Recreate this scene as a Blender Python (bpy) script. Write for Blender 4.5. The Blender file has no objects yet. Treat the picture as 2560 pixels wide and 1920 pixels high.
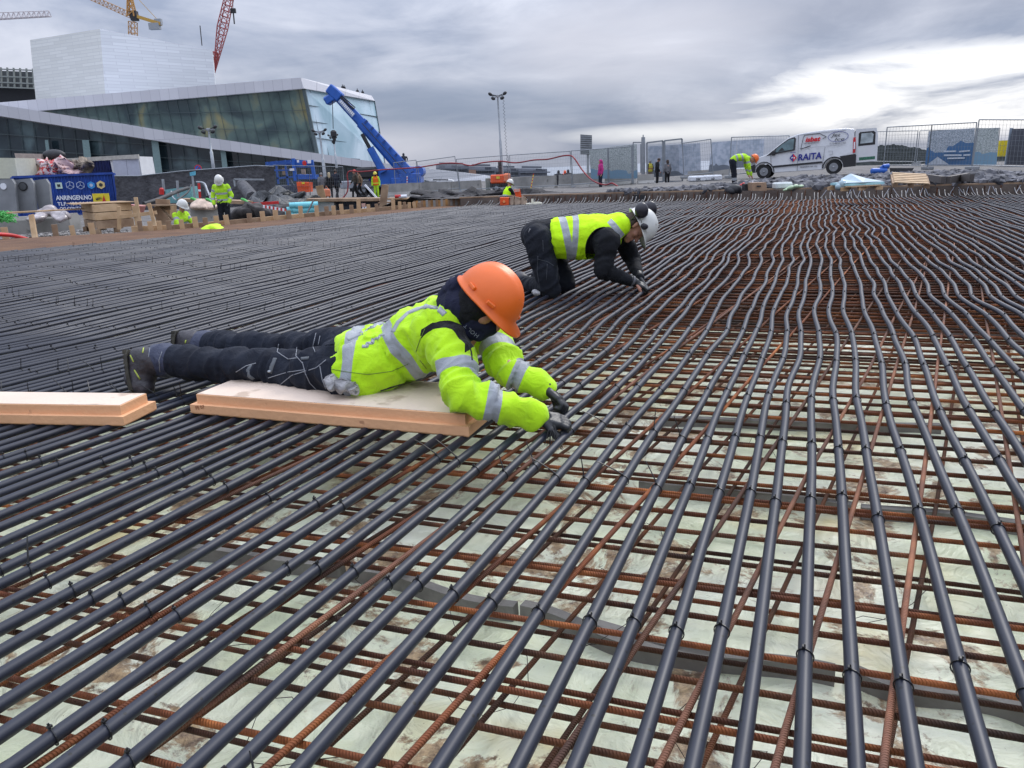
import bpy, bmesh, math, random
import numpy as np
from mathutils import Vector, Matrix, noise as mnoise
random.seed(7); rng = np.random.default_rng(11)
R_ = math.radians
scn = bpy.context.scene
C = scn.collection

# ------------------------------------------------------------------ camera
FPX = 1923.0; PITCH = R_(15.74); ROLL = R_(2.3); CAMH = 0.98
_fw = Vector((0, math.cos(PITCH), -math.sin(PITCH)))
_r0 = Vector((1, 0, 0)); _u0 = Vector((0, math.sin(PITCH), math.cos(PITCH)))
_rt = math.cos(ROLL)*_r0 - math.sin(ROLL)*_u0
_up = math.sin(ROLL)*_r0 + math.cos(ROLL)*_u0
cam_d = bpy.data.cameras.new('camera'); cam = bpy.data.objects.new('camera', cam_d); C.objects.link(cam)
mw = Matrix(((_rt.x, _up.x, -_fw.x, 0), (_rt.y, _up.y, -_fw.y, 0), (_rt.z, _up.z, -_fw.z, CAMH), (0, 0, 0, 1)))
cam.matrix_world = mw
cam_d.sensor_width = 36; cam_d.lens = FPX/2560*36; cam_d.clip_start = 0.05; cam_d.clip_end = 6000
scn.camera = cam
scn.render.resolution_x = 1024; scn.render.resolution_y = 768

# ------------------------------------------------------------------ world, sun, exposure
SUN_EL, SUN_AZ = R_(42), R_(35)          # azimuth measured from +Y towards +X
scn.view_settings.view_transform = 'Standard'; scn.view_settings.look = 'None'
scn.view_settings.exposure = 0.28; scn.view_settings.gamma = 1.0
world = bpy.data.worlds.new("World"); scn.world = world; world.use_nodes = True
wt = world.node_tree; wt.nodes.clear()
def WN(t, **k):
    n = wt.nodes.new(t)
    for a, b in k.items():
        if a.startswith('i_'):
            key = a[2:]; key = int(key) if key.isdigit() else key
            n.inputs[key].default_value = b
        else: setattr(n, a, b)
    return n
WL = wt.links.new
def wmath(op, a, b=None, c=None, clamp=False):
    n = wt.nodes.new('ShaderNodeMath'); n.operation = op; n.use_clamp = clamp
    for i, q in enumerate((a, b, c)):
        if q is None: continue
        if isinstance(q, (int, float)): n.inputs[i].default_value = q
        else: WL(q, n.inputs[i])
    return n.outputs[0]
def wmix(f, a, b):
    n = wt.nodes.new('ShaderNodeMix'); n.data_type = 'RGBA'
    if isinstance(f, (int, float)): n.inputs[0].default_value = f
    else: WL(f, n.inputs[0])
    for s, q in ((6, a), (7, b)):
        if isinstance(q, tuple): n.inputs[s].default_value = q+(1,)
        else: WL(q, n.inputs[s])
    return n.outputs[2]
tc = WN('ShaderNodeTexCoord'); sep = WN('ShaderNodeSeparateXYZ'); WL(tc.outputs['Generated'], sep.inputs[0])
dx, dy, dz = sep.outputs
az = wmath('MULTIPLY', wmath('ARCTAN2', dx, dy), 57.2958)      # degrees, 0 = straight ahead
el = wmath('MULTIPLY', wmath('ARCSINE', dz), 57.2958)
comb = WN('ShaderNodeCombineXYZ'); WL(wmath('MULTIPLY', az, 0.030), comb.inputs[0]); WL(wmath('MULTIPLY', el, 0.085), comb.inputs[1])
nz1 = WN('ShaderNodeTexNoise', i_Scale=1.5, i_Detail=8.0, i_Roughness=0.56, i_Distortion=0.5); WL(comb.outputs[0], nz1.inputs['Vector'])
comb2 = WN('ShaderNodeCombineXYZ'); WL(wmath('MULTIPLY', az, 0.05), comb2.inputs[0]); WL(wmath('MULTIPLY', el, 0.2), comb2.inputs[1]); comb2.inputs[2].default_value = 4.3
nz2 = WN('ShaderNodeTexNoise', i_Scale=1.7, i_Detail=7.0, i_Roughness=0.58, i_Distortion=0.5); WL(comb2.outputs[0], nz2.inputs['Vector'])
n1 = nz1.outputs['Fac']; n2 = nz2.outputs['Fac']
def wblob(a0, e0, sa, se, wob=0.0):      # soft elliptical bank of cloud in azimuth / elevation
    a_ = wmath('DIVIDE', wmath('SUBTRACT', az, a0), sa); e_ = wmath('DIVIDE', wmath('SUBTRACT', el, e0), se)
    r2 = wmath('ADD', wmath('MULTIPLY', a_, a_), wmath('MULTIPLY', e_, e_))
    if wob: r2 = wmath('ADD', r2, wmath('MULTIPLY', wmath('SUBTRACT', n2, 0.5), wob))
    return wmath('SUBTRACT', 1.0, r2, clamp=True)
# base cloud tones
grey = WN('ShaderNodeValToRGB'); WL(wmath('ADD', wmath('MULTIPLY', n1, 0.62), wmath('MULTIPLY', n2, 0.38)), grey.inputs[0])
cr = grey.color_ramp; cr.elements[0].position = 0.41; cr.elements[0].color = (0.245, 0.285, 0.385, 1)
cr.elements[1].position = 0.60; cr.elements[1].color = (0.51, 0.535, 0.62, 1)
colr = grey.outputs[0]
dark = wmath('MULTIPLY', wblob(-3, 4.2, 15, 2.0, 1.5), 0.75)
colr = wmix(dark, colr, (0.215, 0.26, 0.36))
dark2 = wmath('MULTIPLY', wblob(22, 9.6, 26, 2.8, 1.6), 0.45)
colr = wmix(dark2, colr, (0.30, 0.31, 0.37))
pale = wmath('MULTIPLY', wblob(-9, 1.5, 15, 1.9, 1.4), 0.6)
colr = wmix(pale, colr, (0.55, 0.56, 0.64))
lite = wmath('MULTIPLY', wblob(9, 7.6, 11, 3.6, 1.8), 0.5)
colr = wmix(lite, colr, (0.60, 0.60, 0.66))
lf = wmath('MULTIPLY', wblob(31, 3.4, 17, 2.9, 2.6), 2.3, clamp=True)
nsharp = wmath('MULTIPLY_ADD', n2, 4.6, -1.45, clamp=True)
colr = wmix(wmath('MULTIPLY', lf, nsharp), colr, (0.98, 0.98, 0.99))
low = wmath('MULTIPLY', wblob(13, 1.9, 10, 0.8, 1.6), 0.8)
colr = wmix(low, colr, (0.85, 0.86, 0.88))
# overcast sky is brighter towards the zenith
zen = wmath('MULTIPLY_ADD', wmath('POWER', wmath('MAXIMUM', dz, 0.0), 1.3), 3.4, 0.92)
vm = WN('ShaderNodeVectorMath', operation='SCALE'); WL(colr, vm.inputs[0]); WL(zen, vm.inputs['Scale'])
sky = WN('ShaderNodeTexSky', sky_type='NISHITA', sun_disc=False, sun_elevation=SUN_EL, sun_rotation=SUN_AZ)
bg1 = WN('ShaderNodeBackground', i_Strength=0.1); WL(sky.outputs[0], bg1.inputs['Color'])
bg2 = WN('ShaderNodeBackground', i_Strength=1.0); WL(vm.outputs[0], bg2.inputs['Color'])
mxs = WN('ShaderNodeMixShader', i_0=0.96); WL(bg1.outputs[0], mxs.inputs[1]); WL(bg2.outputs[0], mxs.inputs[2])
wo = WN('ShaderNodeOutputWorld'); WL(mxs.outputs[0], wo.inputs[0])
sd = bpy.data.lights.new('sun', 'SUN'); sd.energy = 1.5; sd.angle = R_(22); sd.color = (1.0, 0.96, 0.9)
sun = bpy.data.objects.new('sun', sd); C.objects.link(sun)
sdir = Vector((math.sin(SUN_AZ)*math.cos(SUN_EL), math.cos(SUN_AZ)*math.cos(SUN_EL), math.sin(SUN_EL)))
sun.rotation_euler = (-sdir).to_track_quat('-Z', 'Y').to_euler()

# ------------------------------------------------------------------ projection helpers (photo pixels 2560x1920 -> places)
def ray(x, y): return _fw + _rt*((x-1280)/FPX) - _up*((y-960)/FPX)
def gp(x, y, z=0.0):
    d = ray(x, y); return d*((z-CAMH)/d.z) + Vector((0, 0, CAMH))
def dp(x, y, Y):
    d = ray(x, y); return d*(Y/d.y) + Vector((0, 0, CAMH))
def zat(x, Y, z):                       # the point at photo column x, distance Y, height z
    lo, hi = -3000, 6000
    for _ in range(40):
        m = (lo+hi)/2
        if dp(x, m, Y).z > z: lo = m
        else: hi = m
    return dp(x, m, Y)

# ------------------------------------------------------------------ materials
MATS = {}
def srgb(h):
    h = h.lstrip('#'); return tuple((int(h[i:i+2], 16)/255)**2.2 for i in (0, 2, 4))
def mat(name, col, rough=0.6, metal=0.0, var=0.12, vscale=6.0, bump=0.0, bscale=40.0, col2=None, spots=None, spec=0.5, coat=0.0, alpha=1.0, trans=0.0, emis=0.0, detail=4.0):
    if name in MATS: return MATS[name]
    m = bpy.data.materials.new(name); m.use_nodes = True; nt = m.node_tree; N = nt.nodes; L = nt.links.new
    b = N['Principled BSDF']; b.inputs['Roughness'].default_value = rough; b.inputs['Metallic'].default_value = metal
    b.inputs['Specular IOR Level'].default_value = spec; b.inputs['Coat Weight'].default_value = coat
    b.inputs['Transmission Weight'].default_value = trans; b.inputs['Alpha'].default_value = alpha
    t = N.new('ShaderNodeTexCoord')
    n = N.new('ShaderNodeTexNoise'); n.inputs['Scale'].default_value = vscale; n.inputs['Detail'].default_value = detail; L(t.outputs['Object'], n.inputs['Vector'])
    rp = N.new('ShaderNodeValToRGB'); L(n.outputs['Fac'], rp.inputs[0])
    c2 = col2 if col2 else tuple(min(1, c*(1+var)) for c in col); c1 = tuple(c*(1-var) for c in col) if not col2 else col
    rp.color_ramp.elements[0].position = 0.35; rp.color_ramp.elements[0].color = c1+(1,)
    rp.color_ramp.elements[1].position = 0.65; rp.color_ramp.elements[1].color = c2+(1,)
    out = rp.outputs[0]
    if spots:                                # (colour, scale, threshold) blotches with a shape of their own
        n3 = N.new('ShaderNodeTexNoise'); n3.inputs['Scale'].default_value = spots[1]; n3.inputs['Detail'].default_value = 6; L(t.outputs['Object'], n3.inputs['Vector'])
        r3 = N.new('ShaderNodeValToRGB'); r3.color_ramp.elements[0].position = spots[2]; r3.color_ramp.elements[1].position = spots[2]+0.06; L(n3.outputs['Fac'], r3.inputs[0])
        mx = N.new('ShaderNodeMix'); mx.data_type = 'RGBA'; L(r3.outputs[0], mx.inputs[0]); L(out, mx.inputs[6]); mx.inputs[7].default_value = spots[0]+(1,)
        out = mx.outputs[2]
    L(out, b.inputs['Base Color'])
    if emis: L(out, b.inputs['Emission Color']); b.inputs['Emission Strength'].default_value = emis
    if bump:
        n2 = N.new('ShaderNodeTexNoise'); n2.inputs['Scale'].default_value = bscale; n2.inputs['Detail'].default_value = 5; L(t.outputs['Object'], n2.inputs['Vector'])
        bp = N.new('ShaderNodeBump'); bp.inputs['Strength'].default_value = min(1, bump); bp.inputs['Distance'].default_value = 0.6/bscale; L(n2.outputs['Fac'], bp.inputs['Height']); L(bp.outputs[0], b.inputs['Normal'])
    MATS[name] = m; return m

def tag(o, label=None, cat=None, group=None, kind=None):
    if label: o['label'] = label
    if cat: o['category'] = cat
    if group: o['group'] = group
    if kind: o['kind'] = kind
    return o

# ------------------------------------------------------------------ mesh builder
class MB:
    def __init__(s): s.v = []; s.f = []; s.m = []; s.sm = []
    def add(s, vs, fs, mi=0, smooth=False):
        o = len(s.v); s.v += [tuple(v) for v in vs]
        for f in fs: s.f.append(tuple(i+o for i in f)); s.m.append(mi); s.sm.append(smooth)
        return s
    def box(s, c, size, rz=0.0, mi=0, M=None, bev=0.0):
        c = Vector(c); hx, hy, hz = size[0]/2, size[1]/2, size[2]/2
        if M is None: M = Matrix.Rotation(rz, 3, 'Z')
        if bev > 0:
            b = min(bev, hx*.9, hy*.9, hz*.9)
            bm = bmesh.new(); bmesh.ops.create_cube(bm, size=2.0)
            for v in bm.verts: v.co = Vector((v.co.x*hx, v.co.y*hy, v.co.z*hz))
            bmesh.ops.bevel(bm, geom=list(bm.edges), offset=b, segments=1, affect='EDGES')
            bm.verts.index_update()
            s.add([c+M@v.co for v in bm.verts], [[v.index for v in f.verts] for f in bm.faces], mi); bm.free(); return s
        vs = [c+M@Vector((x*hx, y*hy, z*hz)) for x in (-1, 1) for y in (-1, 1) for z in (-1, 1)]
        return s.add(vs, [(0, 1, 3, 2), (4, 6, 7, 5), (0, 4, 5, 1), (2, 3, 7, 6), (0, 2, 6, 4), (1, 5, 7, 3)], mi)
    def beam(s, a, b, w, h, mi=0, up=(0, 0, 1), bev=0.0):
        a = Vector(a); b = Vector(b); d = b-a; L = d.length; x = d/L; u = Vector(up)
        y = u.cross(x)
        if y.length < 1e-4: y = Vector((0, 1, 0)).cross(x)
        y.normalize(); z = x.cross(y)
        return s.box((a+b)/2, (L, w, h), mi=mi, M=Matrix((x, y, z)).transposed(), bev=bev)
    def tube(s, pts, r, n=8, mi=0, cap=True, smooth=True, closed=False):
        P = [Vector(p) for p in pts]; k = len(P); rs = r if hasattr(r, '__len__') else [r]*k
        T = []
        for i in range(k):
            d = (P[(i+1) % k]-P[i-1]) if closed else (P[min(i+1, k-1)]-P[max(i-1, 0)])
            T.append(d.normalized() if d.length > 1e-9 else Vector((0, 0, 1)))
        a = T[0].orthogonal().normalized(); vs = []
        for i in range(k):
            a = (a-T[i]*a.dot(T[i])).normalized(); b = T[i].cross(a)
            for j in range(n):
                t = 2*math.pi*j/n; vs.append(P[i]+(a*math.cos(t)+b*math.sin(t))*rs[i])
        fs = []
        for i in range(k if closed else k-1):
            i2 = (i+1) % k
            for j in range(n): fs.append((i*n+j, i*n+(j+1) % n, i2*n+(j+1) % n, i2*n+j))
        s.add(vs, fs, mi, smooth)
        if cap and not closed:
            s.add(vs[:n][::-1], [tuple(range(n))], mi); s.add(vs[-n:], [tuple(range(n))], mi)
        return s
    def cyl(s, a, b, r, r2=None, n=12, mi=0, smooth=True):
        return s.tube([a, b], [r, r if r2 is None else r2], n, mi, True, smooth)
    def prism(s, poly, o, ux, uy, dv, mi=0, mis=None):
        o = Vector(o); ux = Vector(ux); uy = Vector(uy); dv = Vector(dv); k = len(poly)
        A = [o+ux*p[0]+uy*p[1] for p in poly]; B = [a+dv for a in A]
        s.add(A+B, [tuple(range(k))[::-1], tuple(range(k, 2*k))], mi)
        s.add(A+B, [(i, (i+1) % k, k+(i+1) % k, k+i) for i in range(k)], mi if mis is None else mis); return s
    def quad(s, a, b, c, d, mi=0): return s.add([a, b, c, d], [(0, 1, 2, 3)], mi)
    def slab(s, a, b, c, d, th, mi=0):       # a four sided plate with thickness
        a, b, c, d = map(Vector, (a, b, c, d)); n = (b-a).cross(d-a).normalized()*th
        q = [a, b, c, d, a+n, b+n, c+n, d+n]
        return s.add(q, [(3, 2, 1, 0), (4, 5, 6, 7), (0, 1, 5, 4), (1, 2, 6, 5), (2, 3, 7, 6), (3, 0, 4, 7)], mi)
    def ell(s, c, r, M=None, nu=16, nv=10, mi=0, v0=0.0, v1=1.0):
        c = Vector(c); M = M or Matrix.Identity(3); vs = []
        for i in range(nv+1):
            ph = math.pi*(v0+(v1-v0)*i/nv)
            for j in range(nu):
                th = 2*math.pi*j/nu
                vs.append(c+M@Vector((r[0]*math.sin(ph)*math.cos(th), r[1]*math.sin(ph)*math.sin(th), r[2]*math.cos(ph))))
        fs = [(i*nu+j, (i+1)*nu+j, (i+1)*nu+(j+1) % nu, i*nu+(j+1) % nu) for i in range(nv) for j in range(nu)]
        return s.add(vs, fs, mi, True)
    def build(s, name, mats, parent=None, off=None, weld=False):
        me = bpy.data.meshes.new(name)
        vs = s.v if off is None else [tuple(off @ Vector(v)) for v in s.v]
        me.from_pydata(vs, [], s.f)
        if not isinstance(mats, (list, tuple)): mats = [mats]
        for m in mats: me.materials.append(m)
        me.polygons.foreach_set('material_index', [min(i, len(mats)-1) for i in s.m]); me.polygons.foreach_set('use_smooth', s.sm)
        me.update(); me.validate()
        o = bpy.data.objects.new(name, me); C.objects.link(o)
        if parent is not None: o.parent = parent
        return o
def empty(name, loc=(0, 0, 0), rz=0.0, label=None, cat=None, group=None):
    e = bpy.data.objects.new(name, None); e.empty_display_size = 0.2; C.objects.link(e)
    e.location = loc; e.rotation_euler = (0, 0, rz); tag(e, label, cat, group)
    e['_l'] = 1; del e['_l']; return e
def inv(e):                               # world -> local of an (unparented) thing
    return (Matrix.Translation(e.location) @ e.rotation_euler.to_matrix().to_4x4()).inverted()
def solo(mb, name, mats, label, cat, group=None, loc=None):   # one-mesh thing, origin at its base
    if loc is None:
        a = np.array(mb.v); loc = Vector(((a[:, 0].min()+a[:, 0].max())/2, (a[:, 1].min()+a[:, 1].max())/2, a[:, 2].min()))
    o = mb.build(name, mats, off=Matrix.Translation(-Vector(loc))); o.location = loc
    return tag(o, label, cat, group)
def dup(root, loc, rz=None, label=None, group=None):
    r = root.copy(); C.objects.link(r); r.location = loc
    if rz is not None: r.rotation_euler = (0, 0, rz)
    if label: r['label'] = label
    if group: r['group'] = group
    def rec(src, dst):
        for ch in list(src.children):
            if ch.name in done: continue
            c = ch.copy(); C.objects.link(c); c.parent = dst; done.add(c.name); rec(ch, c)
    done = set(); rec(root, r); return r
def text_mesh(name, s, size, M, m, parent=None, ext=0.003, shear=0.0, align='LEFT', off=None, bold=0.0, sx=1.0):
    cu = bpy.data.curves.new('t', 'FONT'); cu.body = s; cu.size = size; cu.extrude = ext; cu.shear = shear; cu.align_x = align; cu.offset = bold; cu.resolution_u = 3
    t = bpy.data.objects.new('t', cu); C.objects.link(t); bpy.context.view_layer.update()
    me = bpy.data.meshes.new_from_object(t.evaluated_get(bpy.context.evaluated_depsgraph_get()))
    bpy.data.objects.remove(t); me.name = name
    me.transform(Matrix.Diagonal((sx, 1, 1, 1))); me.transform(M)
    if off is not None: me.transform(off)
    me.materials.clear(); me.materials.append(m)
    o = bpy.data.objects.new(name, me); C.objects.link(o)
    if parent is not None: o.parent = parent
    return o

# ------------------------------------------------------------------ value noise
def vn(x, seed=0):
    x = np.asarray(x, float); i = np.floor(x).astype(np.int64); f = x-i; f = f*f*(3-2*f)
    def h(k):
        z = (k*374761393+seed*668265263) & 0xFFFFFFFF; z = ((z ^ (z >> 13))*1274126177) & 0xFFFFFFFF
        return ((z ^ (z >> 16)) & 0xFFFF)/32767.5-1
    return h(i)*(1-f)+h(i+1)*f
def vn2(x, y, seed=0):
    y = np.asarray(y, float); j = np.floor(y).astype(int); f = y-j; f = f*f*(3-2*f)
    j = int(j) if j.ndim == 0 else j
    return vn(x, seed+int(j)*31)*(1-f)+vn(x, seed+(int(j)+1)*31)*f

# ================================================================== THE SLAB: film, rebar, pipes
AZP = R_(21.81); PU = Vector((math.sin(AZP), math.cos(AZP), 0)); PN = Vector((-math.cos(AZP), math.sin(AZP), 0))
SLAB = [(-8.35, -3), (-8.0, 12.3), (-6.71, 13.55), (-5.69, 14.65), (-4.44, 16.6), (-2.13, 20.1), (-0.85, 21.85), (3.0, 20.6), (7.74, 18.35), (11.3, 16.9), (24, 11.7), (24, -3)]
def in_slab(x, y):
    c = False; k = len(SLAB)
    for i in range(k):
        (x1, y1), (x2, y2) = SLAB[i], SLAB[(i+1) % k]
        if (y1 > y) != (y2 > y) and x < (x2-x1)*(y-y1)/(y2-y1)+x1: c = not c
    return c
def clip(o, d, t0, t1, step=0.05, test=in_slab):
    best = None; a = None; t = t0
    while t <= t1:
        ok = test(o.x+d.x*t, o.y+d.y*t)
        if ok and a is None: a = t
        if not ok and a is not None:
            best = (a, t-step); break
        t += step
    if a is not None and best is None: best = (a, t1)
    return best
def wedge(x, y, m=0.9):                   # roughly what the photograph and a step beside it can see
    return in_slab(x, y) and abs(x) < 0.70*max(y, 0)+m and y > -0.1

# materials
def m_pipe():
    m = mat('pipe_plastic', (0.0075, 0.0100, 0.020), rough=0.45, vscale=3.5, spec=0.5, col2=(0.013, 0.0165, 0.029), spots=((0.10, 0.09, 0.08), 55, 0.745))
    nt = m.node_tree; N = nt.nodes; L = nt.links.new; b = N['Principled BSDF']
    t = N.new('ShaderNodeTexCoord'); v = N.new('ShaderNodeTexVoronoi'); v.inputs['Scale'].default_value = 26; L(t.outputs['Object'], v.inputs['Vector'])
    r = N.new('ShaderNodeValToRGB'); r.color_ramp.elements[0].position = 0.09; r.color_ramp.elements[0].color = (0.15, 0.15, 0.15, 1); r.color_ramp.elements[1].position = 0.12
    r.color_ramp.elements[1].color = (1, 1, 1, 1); L(v.outputs['Distance'], r.inputs[0])
    mx = N.new('ShaderNodeMix'); mx.data_type = 'RGBA'; mx.blend_type = 'MULTIPLY'; mx.inputs[0].default_value = 1
    src = b.inputs['Base Color'].links[0].from_socket; L(src, mx.inputs[6]); L(r.outputs[0], mx.inputs[7]); L(mx.outputs[2], b.inputs['Base Color'])
    n = N.new('ShaderNodeTexNoise'); n.inputs['Scale'].default_value = 5; n.inputs['Detail'].default_value = 6; L(t.outputs['Object'], n.inputs['Vector'])
    mr = N.new('ShaderNodeMapRange'); mr.inputs[3].default_value = 0.36; mr.inputs[4].default_value = 0.58; L(n.outputs['Fac'], mr.inputs[0]); L(mr.outputs[0], b.inputs['Roughness'])
    return m
PIPE = m_pipe()
def m_rebar(name, ca, cb, cc):
    m = bpy.data.materials.new(name); m.use_nodes = True; nt = m.node_tree; N = nt.nodes; L = nt.links.new; b = N['Principled BSDF']
    t = N.new('ShaderNodeTexCoord'); oi = N.new('ShaderNodeObjectInfo'); ad = N.new('ShaderNodeVectorMath'); ad.operation = 'ADD'
    sc = N.new('ShaderNodeVectorMath'); sc.operation = 'SCALE'; L(oi.outputs['Location'], sc.inputs[0]); sc.inputs['Scale'].default_value = 3.1
    L(t.outputs['Object'], ad.inputs[0]); L(sc.outputs[0], ad.inputs[1])
    n = N.new('ShaderNodeTexNoise'); n.inputs['Scale'].default_value = 3.2; n.inputs['Detail'].default_value = 8; n.inputs['Roughness'].default_value = 0.65; L(ad.outputs[0], n.inputs['Vector'])
    r = N.new('ShaderNodeValToRGB'); e = r.color_ramp.elements; e[0].position = 0.33; e[0].color = ca+(1,); e[1].position = 0.7; e[1].color = cc+(1,)
    k = e.new(0.52); k.color = cb+(1,); L(n.outputs['Fac'], r.inputs[0])
    hv = N.new('ShaderNodeHueSaturation'); mr = N.new('ShaderNodeMapRange'); mr.inputs[3].default_value = 0.55; mr.inputs[4].default_value = 1.35; L(oi.outputs['Random'], mr.inputs[0]); L(mr.outputs[0], hv.inputs['Value']); L(r.outputs[0], hv.inputs['Color'])
    L(hv.outputs[0], b.inputs['Base Color']); b.inputs['Roughness'].default_value = 0.78; b.inputs['Specular IOR Level'].default_value = 0.35
    # rolled ribs: bands across the bar, slightly skewed
    sx = N.new('ShaderNodeSeparateXYZ'); L(t.outputs['Object'], sx.inputs[0])
    a1 = N.new('ShaderNodeMath'); a1.operation = 'MULTIPLY_ADD'; L(sx.outputs[1], a1.inputs[0]); a1.inputs[1].default_value = 0.55; L(sx.outputs[0], a1.inputs[2])
    a2 = N.new('ShaderNodeMath'); a2.operation = 'MULTIPLY'; L(a1.outputs[0], a2.inputs[0]); a2.inputs[1].default_value = 2*math.pi/0.0066
    s = N.new('ShaderNodeMath'); s.operation = 'SINE'; L(a2.outputs[0], s.inputs[0])
    p = N.new('ShaderNodeMath'); p.operation = 'MULTIPLY_ADD'; L(s.outputs[0], p.inputs[0]); p.inputs[1].default_value = 0.5; p.inputs[2].default_value = 0.5
    p2 = N.new('ShaderNodeMath'); p2.operation = 'POWER'; L(p.outputs[0], p2.inputs[0]); p2.inputs[1].default_value = 2.0
    bp = N.new('ShaderNodeBump'); bp.inputs['Strength'].default_value = 1.0; bp.inputs['Distance'].default_value = 0.0020; L(p2.outputs[0], bp.inputs['Height'])
    nb = N.new('ShaderNodeTexNoise'); nb.inputs['Scale'].default_value = 240; L(ad.outputs[0], nb.inputs['Vector'])
    bp2 = N.new('ShaderNodeBump'); bp2.inputs['Strength'].default_value = 0.5; bp2.inputs['Distance'].default_value = 0.001; L(nb.outputs['Fac'], bp2.inputs['Height']); L(bp.outputs[0], bp2.inputs['Normal'])
    L(bp2.outputs[0], b.inputs['Normal']); MATS[name] = m; return m
RUST = m_rebar('rusty_steel', (0.050, 0.020, 0.012), (0.165, 0.050, 0.018), (0.42, 0.140, 0.036))
RUSTP = m_rebar('rusty_steel_pale', (0.055, 0.034, 0.028), (0.17, 0.075, 0.045), (0.33, 0.14, 0.07))
RUSTD = m_rebar('rusty_steel_dark', (0.026, 0.015, 0.011), (0.095, 0.038, 0.018), (0.24, 0.08, 0.026))
TIE = mat('tie_nylon', (0.008, 0.008, 0.009), rough=0.4, var=0.05)

def m_film():
    m = bpy.data.materials.new('plastic_film'); m.use_nodes = True; nt = m.node_tree; N = nt.nodes; L = nt.links.new; b = N['Principled BSDF']
    t = N.new('ShaderNodeTexCoord')
    def nz(s, d=5, r=0.55, dist=0.0):
        n = N.new('ShaderNodeTexNoise'); n.inputs['Scale'].default_value = s; n.inputs['Detail'].default_value = d; n.inputs['Roughness'].default_value = r; n.inputs['Distortion'].default_value = dist
        L(t.outputs['Object'], n.inputs['Vector']); return n.outputs['Fac']
    def ramp(f, p0, c0, p1, c1):
        r = N.new('ShaderNodeValToRGB'); r.color_ramp.elements[0].position = p0; r.color_ramp.elements[0].color = c0+(1,); r.color_ramp.elements[1].position = p1; r.color_ramp.elements[1].color = c1+(1,); L(f, r.inputs[0]); return r.outputs[0]
    def mix(f, a, bb):
        x = N.new('ShaderNodeMix'); x.data_type = 'RGBA'; L(f, x.inputs[0]); L(a, x.inputs[6])
        if isinstance(bb, tuple): x.inputs[7].default_value = bb+(1,)
        else: L(bb, x.inputs[7])
        return x.outputs[2]
    c = ramp(nz(1.6, 6), 0.35, (0.70, 0.76, 0.50), 0.65, (0.92, 0.93, 0.74))
    c = mix(ramp(nz(1.3, 5, 0.6), 0.54, (0, 0, 0), 0.68, (0.65,)*3), c, (0.74, 0.60, 0.24))
    c = mix(ramp(nz(3.0, 9, 0.72, 0.8), 0.530, (0, 0, 0), 0.575, (0.92,)*3), c, ramp(nz(26, 7, 0.75), 0.38, (0.09, 0.030, 0.010), 0.60, (0.50, 0.34, 0.18)))
    c = mix(ramp(nz(60, 4, 0.7), 0.68, (0, 0, 0), 0.72, (0.6,)*3), c, (0.16, 0.08, 0.03))
    L(c, b.inputs['Base Color']); b.inputs['Roughness'].default_value = 0.32; b.inputs['Specular IOR Level'].default_value = 0.5
    w = N.new('ShaderNodeTexNoise'); w.inputs['Scale'].default_value = 5; w.inputs['Detail'].default_value = 7; w.inputs['Distortion'].default_value = 2.4; L(t.outputs['Object'], w.inputs['Vector'])
    bp = N.new('ShaderNodeBump'); bp.inputs['Strength'].default_value = 0.9; bp.inputs['Distance'].default_value = 0.035; L(w.outputs['Fac'], bp.inputs['Height']); L(bp.outputs[0], b.inputs['Normal'])
    return m
# pit floor and film
ZF = -0.225
mb = MB(); mb.add([(x, y, ZF-0.03) for x, y in SLAB], [tuple(range(len(SLAB)))[::-1]])
pit = mb.build('ground', mat('pit_earth', (0.045, 0.022, 0.013), rough=0.9, var=0.4, vscale=3, bump=0.5, bscale=30)); tag(pit, kind='structure')
pn = [(-1.6, 4.2), (6.3, 3.9), (6.3, -6), (5.6, -9), (-2.5, -9)]
corners = []
nx, ny = 150, 110; vs = []; fs = []
for i in range(nx+1):
    for j in range(ny+1):
        n_ = -4.4+11.4*i/nx; t_ = -1.2+6.9*j/ny
        p = PU*t_+PN*n_
        z = ZF+0.012*mnoise.noise(Vector((p.x*1.7, p.y*1.7, 0)))+0.006*mnoise.noise(Vector((p.x*6, p.y*6, 3)))
        vs.append((p.x, p.y, z))
for i in range(nx):
    for j in range(ny):
        a = i*(ny+1)+j; cx = sum(vs[q][0] for q in (a, a+1, a+ny+1))/3; cy = sum(vs[q][1] for q in (a, a+1, a+ny+1))/3
        if in_slab(cx, cy): fs.append((a, a+ny+1, a+ny+2, a+1))
mb = MB(); mb.add(vs, fs, 0, True); film = mb.build('ground_film', m_film()); tag(film, kind='structure')

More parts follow.
